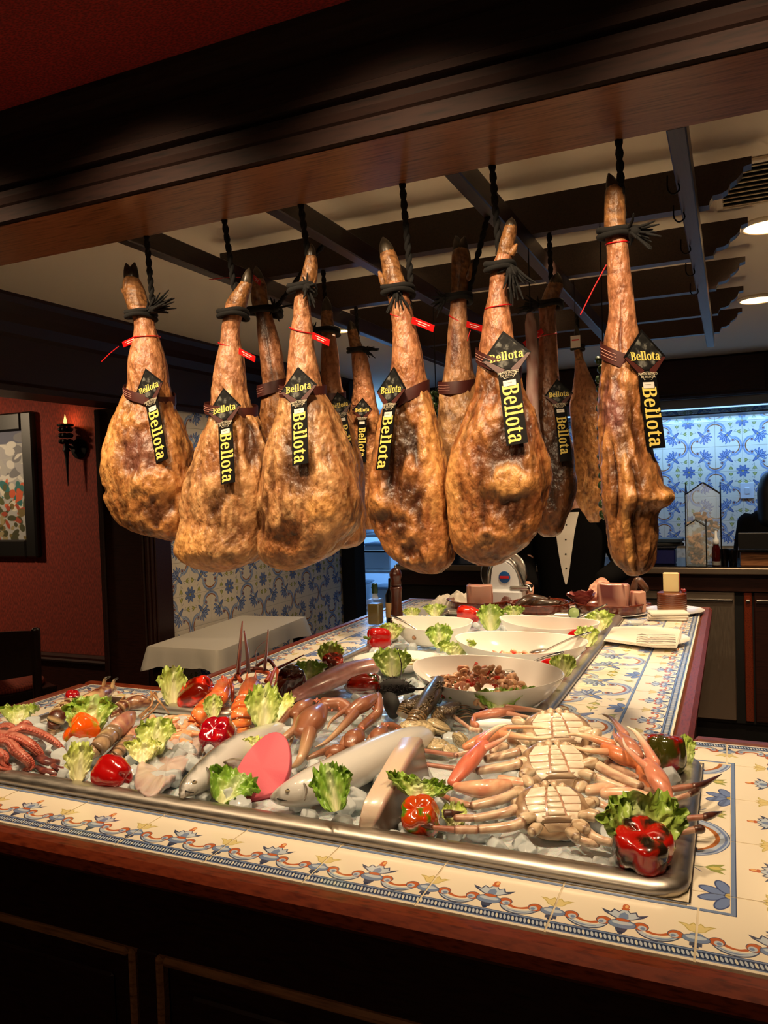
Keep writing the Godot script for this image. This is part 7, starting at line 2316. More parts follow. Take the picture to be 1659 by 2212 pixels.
func build_table() -> void:
	M.terracotta = mat(Color(0.45, 0.17, 0.08), 0.25, 0, {"tex": M.mottle, "tri": 5.0, "coat": 0.6, "coat_r": 0.1})
	var b1 := boat_bowl("white boat bowl heaped with seafood salad, in front of the others", [900, 1440], [1222, 1475], [1080, 1497], [1100, 1417], 0.25)
	var b2 := boat_bowl("white boat bowl with little salad left, behind the heaped one", [998, 1378], [1280, 1390], [1130, 1413], [1150, 1363], 0.25)
	var b3 := boat_bowl("white rounded bowl standing beside the stemmed red pepper's leaf", [868, 1338], [1038, 1345], [950, 1362], [950, 1330], 0.0)
	var b4 := boat_bowl("white long bowl nearest the terracotta dishes", [1085, 1340], [1300, 1352], [1180, 1358], [1180, 1330], 0.2)
	salad("heaped salad of squid rings, prawns and tomato in the front bowl", b1, 170, 5, Vector2(-0.005, 0.02), Vector2(0.165, 0.10), 0.085)
	salad("thin layer of diced tomato and prawn salad in the middle bowl", b2, 60, 6, Vector2(-0.03, 0.02), Vector2(0.11, 0.06), 0.026)
	salad("remains of salad in the rear long bowl", b4, 26, 7, Vector2(-0.02, 0.02), Vector2(0.09, 0.05), 0.024)
	salad("thin layer of salad in the rear rounded bowl", b3, 24, 8, Vector2(0, 0.02), Vector2(0.09, 0.05), 0.016)
	serving_spoon("serving spoon leaning in the heaped front bowl", [1112, 1449, 0.075], [1216, 1409, 0.135])
	serving_spoon("serving spoon leaning in the middle bowl", [1182, 1404, 0.065], [1276, 1366, 0.13])
	serving_spoon("serving spoon leaning in the rear long bowl", [1218, 1354, 0.06], [1310, 1306, 0.16])
	serving_spoon("serving spoon leaning out of the rear rounded bowl", [908, 1366, 0.06], [846, 1331, 0.12])
	# oval dish of marinated anchovies
	var a := P(765, 1432, 0.03)
	var b := P(952, 1425, 0.03)
	var c := (a + b) * 0.5
	c.y = TOP + 0.006
	var t := thing("oval_dish", "white oval dish of marinated anchovies with herbs and oil", "dish", c)
	var s := Shape.new()
	var rows := []
	for e in [[0.3, 0.0], [0.62, 0.0], [1.0, 0.034], [0.985, 0.037], [0.70, 0.012], [0.2, 0.010]]:
		var row := PackedVector3Array()
		for j in 44:
			var g := TAU * j / 44
			row.append(Basis(Vector3.UP, 0.25) * Vector3(cos(g) * a.distance_to(b) * 0.52 * e[0], e[1], sin(g) * 0.125 * e[0]))
		rows.append(row)
	s.loft(rows)
	part(s, "dish", M.white_gloss, t)
	var oil := Shape.new()
	oil.lathe([Vector2(0.001, 0.0125), Vector2(0.075, 0.0125), Vector2(0.072, 0.0165), Vector2(0.001, 0.017)], 30)
	part(oil, "oil", mat(Color(0.72, 0.66, 0.28), 0.08), t)
	rng.seed = 4
	M.anchovy = mat(Color(0.86, 0.80, 0.66), 0.3, 0, {"coat": 0.5})
	M.herb = mat(Color(0.36, 0.36, 0.12), 0.6)
	var an := Shape.new()
	an.tube(curve([Vector3(-0.04, 0, 0), Vector3(-0.01, 0.003, 0.003), Vector3(0.02, 0.002, 0), Vector3(0.045, 0, 0)], 10), [Vector2(0.003, 0.002), Vector2(0.008, 0.003), Vector2(0.009, 0.003), Vector2(0.009, 0.003), Vector2(0.008, 0.003), Vector2(0.008, 0.003), Vector2(0.007, 0.003), Vector2(0.006, 0.002), Vector2(0.004, 0.002), Vector2(0.001, 0.001)], 8)
	var am := an.mesh()
	for i in 14:
		var o := part(am, "anchovy", M.anchovy, t)
		o.transform = Transform3D(Basis(Vector3.UP, 0.4 + rng.randfn(0, 0.5)), Vector3(rng.randf_range(-0.06, 0.06), 0.020 + 0.0015 * (i % 4), rng.randf_range(-0.05, 0.05)))
	var hs := Shape.new()
	for i in 60:
		var p := Vector3(rng.randfn(0, 0.04), 0.027, rng.randfn(0, 0.032))
		hs.tube([p, p + Vector3(rng.randfn(0, 0.014), rng.randf() * 0.006, rng.randfn(0, 0.012))], [0.0009], 4)
	meta(part(hs, "herbs", M.herb, t), "", "", "", "stuff")
	# plate with napkin and forks
	var pc := P(1400, 1387, 0.0)
	t = thing("white_plate", "white plate under a folded napkin on the tiled edge", "plate", pc, "white plates")
	s = Shape.new()
	s.lathe([Vector2(0.005, 0.0), Vector2(0.095, 0.0), Vector2(0.155, 0.017), Vector2(0.156, 0.020), Vector2(0.095, 0.006), Vector2(0.005, 0.006)], 48)
	part(s, "plate", M.white_gloss, t)
	var np := thing("folded_napkin", "white napkin folded on the plate under the forks", "napkin", pc + Vector3(0, 0.016, 0))
	for k in 3:
		var poly := [[1304, 1378], [1324, 1352 + k], [1402, 1350 + k], [1474, 1358 + k], [1462, 1392], [1412, 1391]]
		var sh := Shape.new()
		var pts := []
		for q in poly:
			var w := P(q[0], q[1], 0.03) - pc
			pts.append(Vector2(w.x, -w.z) * (1.0 - 0.02 * k))
		sh.slab(pts, Vector3(0, 0.005 + 0.0032 * k, 0), Basis(Vector3.RIGHT, Vector3(0, 0, -1), Vector3.UP) * Basis(Vector3.RIGHT, 0.02), 0.0026)
		part(sh, "fold", M.linen, np)
	for k in 4:
		var f := thing("fork", ["fork on the napkin, at the edge towards the bowls", "second fork on the napkin", "third fork on the napkin", "fork on the napkin, at the edge away from the bowls"][k], "fork", P(1428, 1372 + k * 5, 0.04), "forks on the napkin")
		var fs := Shape.new()
		fs.tube([Vector3(-0.045, 0, 0.012), Vector3(0.02, 0.003, 0.004), Vector3(0.05, 0.002, 0)], [Vector2(0.005, 0.0016), Vector2(0.003, 0.0016), Vector2(0.004, 0.0016)], 8)
		part(fs, "handle", M.steel_plain, f)
		for i in 3:
			var ts := Shape.new()
			ts.tube([Vector3(-0.045, 0, 0.012 + 0.004 * (i - 1)), Vector3(-0.07, 0.003, 0.017 + 0.005 * (i - 1)), Vector3(-0.085, 0, 0.020 + 0.004 * (i - 1))], [0.0012], 5)
			part(ts, "tine", M.steel_plain, f)
	t = thing("glass_saucer", "small clear saucer between the napkins and the plate", "saucer", P(1372, 1349, 0.0))
	s = Shape.new()
	s.lathe([Vector2(0.005, 0.0), Vector2(0.03, 0.0), Vector2(0.045, 0.014), Vector2(0.043, 0.015), Vector2(0.028, 0.003), Vector2(0.005, 0.003)], 28)
	part(s, "saucer", mat(Color(0.9, 0.92, 0.9, 0.35), 0.05), t)
	for k in 3:
		t = thing("folded_napkin", ["napkin at the bottom of the stack behind the plate", "napkin in the middle of the stack behind the plate", "napkin on top of the stack behind the plate"][k], "napkin", P(1440, 1338, 0.0) + Vector3(0, 0.004 + 0.012 * k, 0), "stack of folded napkins")
		part(boxed(Vector3(0.004 * k, 0.003, 0), Vector3(0.17, 0.011, 0.10), 0.004, Basis(Vector3.UP, 0.12 + 0.08 * k)), "cloth", M.linen, t)
	# back plate with cured cake and cheese
	pc = P(1460, 1318, 0.0)
	pc.z = -3.98
	pc.x = -0.262
	t = thing("white_plate", "white plate at the counter's end holding the brown cake and cheese", "plate", pc, "white plates")
	s = Shape.new()
	s.lathe([Vector2(0.005, 0.0), Vector2(0.08, 0.0), Vector2(0.135, 0.014), Vector2(0.136, 0.017), Vector2(0.08, 0.005), Vector2(0.005, 0.005)], 44)
	part(s, "plate", M.white_gloss, t)
	t = thing("brown_fig_cake", "round brown ridged cake on the plate at the counter's end", "cake", pc + Vector3(-0.01, 0.006, 0))
	s = Shape.new()
	var pr := [Vector2(0.005, 0.0)]
	for i in 9:
		pr.append(Vector2(0.066, 0.010 * i + 0.001))
		pr.append(Vector2(0.069, 0.010 * i + 0.005))
		pr.append(Vector2(0.066, 0.010 * i + 0.009))
	pr.append(Vector2(0.06, 0.094))
	pr.append(Vector2(0.005, 0.094))
	s.tint3 = func(g: float, u: float, p: Vector3) -> Color: return lc(0.42, 0.20, 0.10).lerp(lc(0.62, 0.42, 0.28), smoothstep(0.5, 0.2, u) * 0.7)
	s.lathe(pr, 36)
	part(s, "cake", M.shell, t)
	t = thing("cheese_wedge", "pale block of cheese standing on the brown cake", "cheese", pc + Vector3(-0.012, 0.101, 0))
	part(boxed(Vector3(0, 0.046, 0), Vector3(0.072, 0.092, 0.03), 0.004, Basis(Vector3.UP, 0.1)), "cheese", mat(Color(0.90, 0.82, 0.60), 0.5, 0, {"sss": 0.2}), t)
	part(boxed(Vector3(0.039, 0.045, 0.001), Vector3(0.004, 0.088, 0.026), 0.001, Basis(Vector3.UP, 0.1)), "rind", mat(Color(0.45, 0.10, 0.08), 0.5), t)
	t = thing("dried_fruit", "small red dried fruit beside the cheese on the cake", "fruit", pc + Vector3(0.045, 0.10, 0.01))
	s = Shape.new()
	s.tint = two(lc(0.60, 0.12, 0.14), lc(0.40, 0.06, 0.08), 900.0)
	s.ball(Vector3(0, 0.008, 0), Vector3(0.012, 0.010, 0.010), Basis(Vector3.BACK, 0.3), 12, 8)
	s.ball(Vector3(-0.008, 0.014, 0.002), Vector3(0.006, 0.005, 0.006), Basis.IDENTITY, 8, 5)
	part(s, "fruit", M.shell, t)
	# terracotta dishes
	terracotta("terracotta dish with a slanted ham block, beside the slicer", 1037, 1318, 132)
	var c2 := terracotta("terracotta dish of charred dark peppers", 1168, 1325, 128)
	terracotta("largest terracotta dish heaped with cut ham", 1318, 1325, 150)
	ham_block("ham_block", "pale rosy ham block leaning in the dish beside the slicer", 1036, 1284, 56, 42, -3.86, 0.35, 0.035)
	ham_block("ham_block", "upright pale rosy ham block in the largest dish", 1325, 1286, 66, 52, -3.88, -0.1, 0.03)
	ham_block("ham_chunk", "small marbled ham chunk at the rim of the largest dish", 1378, 1292, 30, 30, -3.86, 0.4, 0.025)
	var hr := thing("ham_slices", "dark red folded ham slices in the largest dish", "ham piece", Vector3(dep(1258, 1290, -3.88).x, TOP + 0.02, -3.88), "pieces of ham in the terracotta dishes")
	rng.seed = 9
	for k in 7:
		var rws := []
		for i in 10:
			var row := PackedVector3Array()
			for j in 12:
				var u := float(j) / 11
				var g := u * 3.6 + k * 0.9
				var rr := 0.015 + 0.066 * float(i) / 9 * (0.7 + 0.3 * sin(k))
				row.append(Vector3(cos(g) * rr, 0.020 + 0.075 * float(i) / 9 * (0.6 + 0.06 * k) + 0.006 * sin(g * 5 + k), sin(g) * rr * 0.7))
			rws.append(row)
		var sl := Shape.new()
		sl.tint = two(lc(0.46, 0.14, 0.15), lc(0.72, 0.44, 0.40), 320.0, 0.3)
		sl.loft(rws, false, false)
		part(sl, "slice", M.flesh, hr)
	var dp := thing("ham_rind", "dark ham rind piece behind the upright ham block", "ham piece", Vector3(dep(1370, 1262, -3.93).x, TOP + 0.03, -3.93), "pieces of ham in the terracotta dishes")
	s = Shape.new()
	s.tint = two(lc(0.24, 0.15, 0.10), lc(0.40, 0.25, 0.16), 500.0)
	s.tube(curve([Vector3(-0.02, 0.02, 0), Vector3(0.0, 0.10, 0), Vector3(0.02, 0.13, 0.005), Vector3(0.05, 0.09, 0)], 12), [0.018], 10)
	part(s, "rind", M.shell, dp)
	for k in 6:
		var rp := thing("roast_pepper", "charred dark roasted pepper heaped in the middle terracotta dish", "pepper", c2 + Vector3(rng.randf_range(-0.06, 0.06), 0.03 + 0.012 * (k / 2), rng.randf_range(-0.05, 0.05)), "charred peppers in the middle dish")
		s = Shape.new()
		s.tint = two(lc(0.16, 0.12, 0.07), lc(0.30, 0.18, 0.10), 400.0)
		s.tube(curve([Vector3(-0.07, 0, 0), Vector3(-0.03, 0.012, 0.01), Vector3(0.02, 0.010, 0), Vector3(0.06, 0.012, -0.01), Vector3(0.075, 0.026, 0)], 14), curve([0.014, 0.024, 0.026, 0.02, 0.006, 0.004], 14), 12)
		part(s, "flesh", M.shell, rp)
		rp.rotation.y = rng.randfn(0, 0.5)
	t = thing("cucumber_piece", "cut cucumber end showing its pale ring, leaning on the dish of charred peppers", "cucumber", P(1243, 1336, 0.0) + Vector3(0, 0.024, 0))
	s = Shape.new()
	s.lathe([Vector2(0.002, -0.035), Vector2(0.026, -0.033), Vector2(0.029, 0.0), Vector2(0.028, 0.034), Vector2(0.024, 0.0345)], 24, Vector3.ZERO, Basis(Vector3.RIGHT, 1.35))
	part(s, "skin", mat(Color(0.07, 0.13, 0.05), 0.25, 0, {"coat": 0.6}), t)
	s = Shape.new()
	s.lathe([Vector2(0.0005, 0.03), Vector2(0.0245, 0.03), Vector2(0.0245, 0.0355), Vector2(0.0005, 0.036)], 24, Vector3.ZERO, Basis(Vector3.RIGHT, 1.35))
	part(s, "cut_face", mat(Color(0.62, 0.70, 0.45), 0.3), t)
	# oil bottle, dark bottle and pepper mill
	var ob := P(812, 1350, 0.0)
	t = thing("oil_bottle", "square clear bottle of golden olive oil at the tiled edge", "bottle", ob)
	part(boxed(Vector3(0, 0.062, 0), Vector3(0.066, 0.124, 0.066), 0.008), "glass", mat(Color(0.95, 0.97, 0.93, 0.04), 0.03), t)
	part(boxed(Vector3(0, 0.054, 0), Vector3(0.058, 0.098, 0.058), 0.006), "oil", mat(Color(0.36, 0.29, 0.03), 0.08), t)
	s = Shape.new()
	s.lathe([Vector2(0.018, 0.124), Vector2(0.015, 0.13), Vector2(0.012, 0.14), Vector2(0.012, 0.165), Vector2(0.009, 0.165)], 20)
	part(s, "neck", mat(Color(0.9, 0.93, 0.9, 0.3), 0.04), t)
	s = Shape.new()
	s.lathe([Vector2(0.002, 0.15), Vector2(0.0145, 0.15), Vector2(0.0145, 0.19), Vector2(0.010, 0.197), Vector2(0.002, 0.197)], 18)
	part(s, "cap", mat(Color(0.10, 0.20, 0.12), 0.3), t)
	var db := P(838, 1347, 0.0) + Vector3(0, 0, -0.05)
	t = thing("vinegar_bottle", "slim dark bottle with a tan label beside the pepper mill", "bottle", db)
	s = Shape.new()
	s.lathe([Vector2(0.005, 0.0), Vector2(0.028, 0.002), Vector2(0.029, 0.13), Vector2(0.014, 0.165), Vector2(0.012, 0.21), Vector2(0.004, 0.212)], 24)
	part(s, "glass", M.black_gloss, t)
	s = Shape.new()
	s.lathe([Vector2(0.0292, 0.025), Vector2(0.0298, 0.025), Vector2(0.0298, 0.095), Vector2(0.0292, 0.095)], 24)
	part(s, "paper_label", mat(Color(0.70, 0.56, 0.36), 0.6), t)
	var mp := P(858, 1346, 0.0)
	t = thing("pepper_mill", "tall turned wooden pepper mill beside the oil bottle", "pepper mill", mp)
	s = Shape.new()
	s.lathe([Vector2(0.004, 0.0), Vector2(0.033, 0.0), Vector2(0.034, 0.012), Vector2(0.028, 0.03), Vector2(0.030, 0.05), Vector2(0.026, 0.07), Vector2(0.024, 0.11), Vector2(0.026, 0.15), Vector2(0.030, 0.165), Vector2(0.028, 0.175), Vector2(0.004, 0.176)], 28)
	part(s, "body", M.mill_wood, t)
	s = Shape.new()
	s.lathe([Vector2(0.004, 0.177), Vector2(0.024, 0.178), Vector2(0.026, 0.19), Vector2(0.023, 0.205), Vector2(0.029, 0.222), Vector2(0.030, 0.235), Vector2(0.024, 0.252), Vector2(0.012, 0.262), Vector2(0.003, 0.264)], 28)
	part(s, "head", M.mill_wood, t)
	s = Shape.new()
	s.lathe([Vector2(0.001, 0.264), Vector2(0.006, 0.265), Vector2(0.006, 0.272), Vector2(0.003, 0.277), Vector2(0.0005, 0.278)], 14)
	part(s, "finial", M.steel_plain, t)
	# crumpled white cloth and a ramekin
	var cc := Vector3(-1.36, TOP, -3.93)
	t = thing("crumpled_cloth", "crumpled white cloth behind the pepper mill", "cloth", cc)
	rows = []
	for i in 26:
		var row := PackedVector3Array()
		for j in 30:
			var u := -1.0 + 2.0 * j / 29
			var v := -1.0 + 2.0 * i / 25
			var d := maxf(0.0, 1.0 - u * u) * maxf(0.0, 1.0 - v * v)
			row.append(Vector3(u * 0.13, 0.004 + 0.085 * pow(d, 0.7) * (0.75 + 0.5 * na.get_noise_2d(u * 70, v * 70)) + 0.025 * d * nc.get_noise_2d(u * 50, v * 50), v * 0.08))
		rows.append(row)
	s = Shape.new()
	s.loft(rows, false, false)
	part(s, "cloth", M.linen, t)
	t = thing("ramekin", "small clear ramekin before the crumpled cloth", "ramekin", P(913, 1327, 0.0))
	s = Shape.new()
	s.lathe([Vector2(0.003, 0.0), Vector2(0.026, 0.0), Vector2(0.030, 0.032), Vector2(0.028, 0.033), Vector2(0.024, 0.005), Vector2(0.003, 0.005)], 24)
	part(s, "cup", mat(Color(0.88, 0.88, 0.86, 0.4), 0.06), t)
	# slicer
	var sc := Vector3(-1.12, TOP, -4.05)
	t = thing("meat_slicer", "white and chrome meat slicer with a round blue badge behind the terracotta dishes", "slicer", sc)
	part(boxed(Vector3(-0.01, 0.045, 0.0), Vector3(0.25, 0.09, 0.15), 0.012), "base", M.enamel, t)
	s = Shape.new()
	s.slab(curve([Vector2(-0.06, 0.08), Vector2(-0.045, 0.20), Vector2(-0.01, 0.235), Vector2(0.04, 0.225), Vector2(0.085, 0.17), Vector2(0.10, 0.08)], 16), Vector3(0, 0, 0.0), Basis.IDENTITY, 0.09)
	part(s, "motor_cover", M.enamel, t)
	s = Shape.new()
	s.lathe([Vector2(0.005, -0.006), Vector2(0.125, -0.006), Vector2(0.13, 0.0), Vector2(0.12, 0.006), Vector2(0.005, 0.010)], 40, Vector3(-0.015, 0.16, -0.065), Basis(Vector3.RIGHT, 1.45))
	part(s, "blade", M.steel_plain, t)
	s = Shape.new()
	s.tube(curve([Vector3(-0.075, 0.08, 0.03), Vector3(-0.06, 0.20, 0.03), Vector3(0.0, 0.262, 0.02), Vector3(0.07, 0.225, 0.03), Vector3(0.12, 0.10, 0.03)], 24), [Vector2(0.012, 0.010)], 12)
	part(s, "guard_ring", M.steel_plain, t)
	s = Shape.new()
	s.lathe([Vector2(0.001, 0.0), Vector2(0.031, 0.0), Vector2(0.031, 0.003), Vector2(0.001, 0.0035)], 30, Vector3(0.02, 0.155, 0.046), Basis(Vector3.RIGHT, PI / 2))
	var bd := part(s, "badge", mat(Color(0.10, 0.32, 0.58), 0.3), t)
	part(boxed(Vector3(0.02, 0.155, 0.0505), Vector3(0.050, 0.013, 0.001)), "badge_stripe", mat(Color(0.72, 0.10, 0.12), 0.4), bd)
	s = Shape.new()
	s.tube([Vector3(0.11, 0.12, 0.03), Vector3(0.15, 0.11, 0.045), Vector3(0.16, 0.085, 0.05)], [0.005, 0.005, 0.008], 8)
	part(s, "lever", M.steel_plain, t)
	part(boxed(Vector3(0.10, 0.10, 0.01), Vector3(0.10, 0.02, 0.12), 0.006), "carriage", M.steel_plain, t)

# ---- figures
func sdf_mesh(bones: Array, cell: float, k: float, s: Shape) -> void:   # bones: [a, b, ra, rb, flat z]
	var lo := Vector3(1e9, 1e9, 1e9)
	var hi := -lo
	for b in bones:
		var r: float = maxf(b[2], b[3]) + 3 * cell
		lo = lo.min(b[0] - Vector3.ONE * r).min(b[1] - Vector3.ONE * r)
		hi = hi.max(b[0] + Vector3.ONE * r).max(b[1] + Vector3.ONE * r)
	var nx := int((hi.x - lo.x) / cell) + 2
	var ny := int((hi.y - lo.y) / cell) + 2
	var nz := int((hi.z - lo.z) / cell) + 2
	var f := PackedFloat32Array()
	f.resize(nx * ny * nz)
	f.fill(1.0)
	for b in bones:
		var a0: Vector3 = b[0]
		var a1: Vector3 = b[1]
		var ra: float = b[2]
		var rb: float = b[3]
		var pad := Vector3.ONE * (maxf(ra, rb) + k + 2 * cell)
		var i0 := Vector3i(((a0.min(a1) - pad) - lo) / cell).max(Vector3i.ZERO)
		var i1 := (Vector3i(((a0.max(a1) + pad) - lo) / cell) + Vector3i.ONE).min(Vector3i(nx - 1, ny - 1, nz - 1))
		var ab := a1 - a0
		var l2 := maxf(ab.length_squared(), 1e-9)
		for z in range(i0.z, i1.z + 1):
			for y in range(i0.y, i1.y + 1):
				var at := (z * ny + y) * nx
				for x in range(i0.x, i1.x + 1):
					var p := lo + Vector3(x, y, z) * cell
					var t := clampf((p - a0).dot(ab) / l2, 0.0, 1.0)
					var d := p.distance_to(a0 + ab * t) - lerpf(ra, rb, t)
					var e := f[at + x]
					var h := maxf(k - absf(d - e), 0.0) / k
					f[at + x] = minf(d, e) - h * h * k * 0.25
	s.begin()
	var ids := {}
	var off := [0, 1, nx, nx + 1, nx * ny, nx * ny + 1, nx * ny + nx, nx * ny + nx + 1]
	for z in nz - 1:
		for y in ny - 1:
			var at := (z * ny + y) * nx
			for x in nx - 1:
				var q := at + x
				var neg := 0
				for o in off:
					if f[q + o] < 0.0: neg += 1
				if neg == 0 or neg == 8: continue
				var sum := Vector3.ZERO
				var cnt := 0
				for e in [[0, 1], [2, 3], [4, 5], [6, 7], [0, 2], [1, 3], [4, 6], [5, 7], [0, 4], [1, 5], [2, 6], [3, 7]]:
					var va := f[q + off[e[0]]]
					var vb := f[q + off[e[1]]]
					if (va < 0.0) != (vb < 0.0):
						var t := va / (va - vb)
						var pa := Vector3(e[0] & 1, (e[0] >> 1) & 1, e[0] >> 2)
						var pb := Vector3(e[1] & 1, (e[1] >> 1) & 1, e[1] >> 2)
						sum += pa.lerp(pb, t)
						cnt += 1
				ids[q] = s.add(lo + (Vector3(x, y, z) + sum / cnt) * cell)
	var st := [1, nx, nx * ny]
	for q in ids:
		for ax in 3:
			var u: int = st[(ax + 1) % 3]
			var w: int = st[(ax + 2) % 3]
			if (f[q] < 0.0) == (f[q + st[ax]] < 0.0): continue
			if not (ids.has(q - u) and ids.has(q - w) and ids.has(q - u - w)): continue
			if f[q] < 0.0: s.quad(ids[q], ids[q - w], ids[q - u - w], ids[q - u])
			else: s.quad(ids[q], ids[q - u], ids[q - u - w], ids[q - w])
	s.finish()

func hand_bones(wrist: Vector3, fwd: Vector3, side: Vector3, down: Vector3) -> Array:
	var out := [[wrist, wrist + fwd * 0.045, 0.026, 0.030], [wrist + fwd * 0.03 - side * 0.02, wrist + fwd * 0.085 - side * 0.026, 0.017, 0.013], [wrist + fwd * 0.03, wrist + fwd * 0.09, 0.018, 0.013], [wrist + fwd * 0.03 + side * 0.02, wrist + fwd * 0.085 + side * 0.026, 0.017, 0.012]]
	for i in 4:
		var l: float = [0.040, 0.046, 0.043, 0.034][i]
		var b := wrist + fwd * (0.088 - 0.004 * absf(i - 1.3)) + side * (-0.030 + 0.020 * i)
		var m := b + fwd * l * 0.8 + down * l * 0.45
		var e := m + fwd * l * 0.25 + down * l * 0.75
		out += [[b, m, 0.0098, 0.0088], [m, e, 0.0086, 0.0072]]
	var tb := wrist + fwd * 0.025 - side * 0.03
	var tm := tb + fwd * 0.035 - side * 0.030 + down * 0.008
	out += [[tb, tm, 0.014, 0.011], [tm, tm + fwd * 0.032 - side * 0.004 + down * 0.01, 0.0105, 0.008]]
	return out

func head_parts(t: Node3D, c: Vector3, face: Vector3, hair_col: Color, long_hair: bool) -> Shape:
	# c: centre of the head relative to the thing; returns skin shape with the head in it
	var z := face.normalized()
	var x := Vector3.UP.cross(z).normalized()
	var bs := Basis(x, Vector3.UP, z)
	var s := Shape.new()
	s.tint = two(lc(0.82, 0.62, 0.52), lc(0.76, 0.54, 0.45), 200.0)
	var b := func(p: Vector3) -> Vector3: return c + bs * p
	sdf_mesh([[b.call(Vector3(0, 0.03, -0.02)), b.call(Vector3(0, 0.02, 0.01)), 0.088, 0.082], [b.call(Vector3(0, -0.03, 0.015)), b.call(Vector3(0, -0.075, 0.03)), 0.068, 0.045],
		[b.call(Vector3(0, 0.015, 0.088)), b.call(Vector3(0, -0.022, 0.104)), 0.010, 0.015], [b.call(Vector3(-0.012, -0.026, 0.096)), b.call(Vector3(0.012, -0.026, 0.096)), 0.010, 0.010],
		[b.call(Vector3(-0.02, -0.056, 0.082)), b.call(Vector3(0.02, -0.056, 0.082)), 0.010, 0.010], [b.call(Vector3(-0.028, 0.03, 0.074)), b.call(Vector3(0.028, 0.03, 0.074)), 0.018, 0.018],
		[b.call(Vector3(-0.084, 0.0, -0.005)), b.call(Vector3(-0.088, -0.03, 0.0)), 0.012, 0.009], [b.call(Vector3(0.084, 0.0, -0.005)), b.call(Vector3(0.088, -0.03, 0.0)), 0.012, 0.009],
		[b.call(Vector3(0, -0.07, -0.02)), b.call(Vector3(0, -0.18, -0.045)), 0.052, 0.060]], 0.007, 0.02, s)
	var eyes := Shape.new()
	for sg in [-1.0, 1.0]: eyes.ball(b.call(Vector3(sg * 0.031, 0.008, 0.080)), Vector3(0.011, 0.006, 0.006), bs, 10, 6)
	part(eyes, "eyes", mat(Color(0.15, 0.10, 0.08), 0.2), t)
	var lips := Shape.new()
	lips.ball(b.call(Vector3(0, -0.054, 0.091)), Vector3(0.022, 0.006, 0.005), bs, 12, 6)
	part(lips, "lips", mat(Color(0.62, 0.33, 0.30), 0.4), t)
	var h := Shape.new()
	h.tint = two(hair_col, hair_col * Color(0.6, 0.6, 0.6), 500.0)
	var hb := [[b.call(Vector3(0, 0.055, -0.035)), b.call(Vector3(0, 0.065, 0.005)), 0.090, 0.080], [b.call(Vector3(0, 0.01, -0.055)), b.call(Vector3(0, -0.05, -0.06)), 0.078, 0.060], [b.call(Vector3(-0.06, 0.06, -0.01)), b.call(Vector3(-0.07, 0.0, -0.03)), 0.034, 0.024], [b.call(Vector3(0.06, 0.06, -0.01)), b.call(Vector3(0.07, 0.0, -0.03)), 0.034, 0.024]]
	if long_hair:
		hb += [[b.call(Vector3(0, -0.02, -0.06)), b.call(Vector3(0, -0.20, -0.07)), 0.085, 0.075], [b.call(Vector3(-0.075, 0.02, -0.02)), b.call(Vector3(-0.095, -0.20, -0.01)), 0.035, 0.028], [b.call(Vector3(0.075, 0.02, -0.02)), b.call(Vector3(0.095, -0.20, -0.01)), 0.035, 0.028]]
	sdf_mesh(hb, 0.009, 0.02, h)
	part(h, "hair", M.hair, t)
	return s

func torso_rows(o: Vector3, prof: Array, N := 36) -> Array:
	var rows := []
	for e in prof:   # [y, half width, half depth, z shift]
		var row := PackedVector3Array()
		for j in N:
			var g := TAU * j / N
			row.append(o + Vector3(signf(cos(g)) * pow(absf(cos(g)), 0.85) * e[1], e[0], e[3] + signf(sin(g)) * pow(absf(sin(g)), 0.9) * e[2]))
		rows.append(row)
	return rows

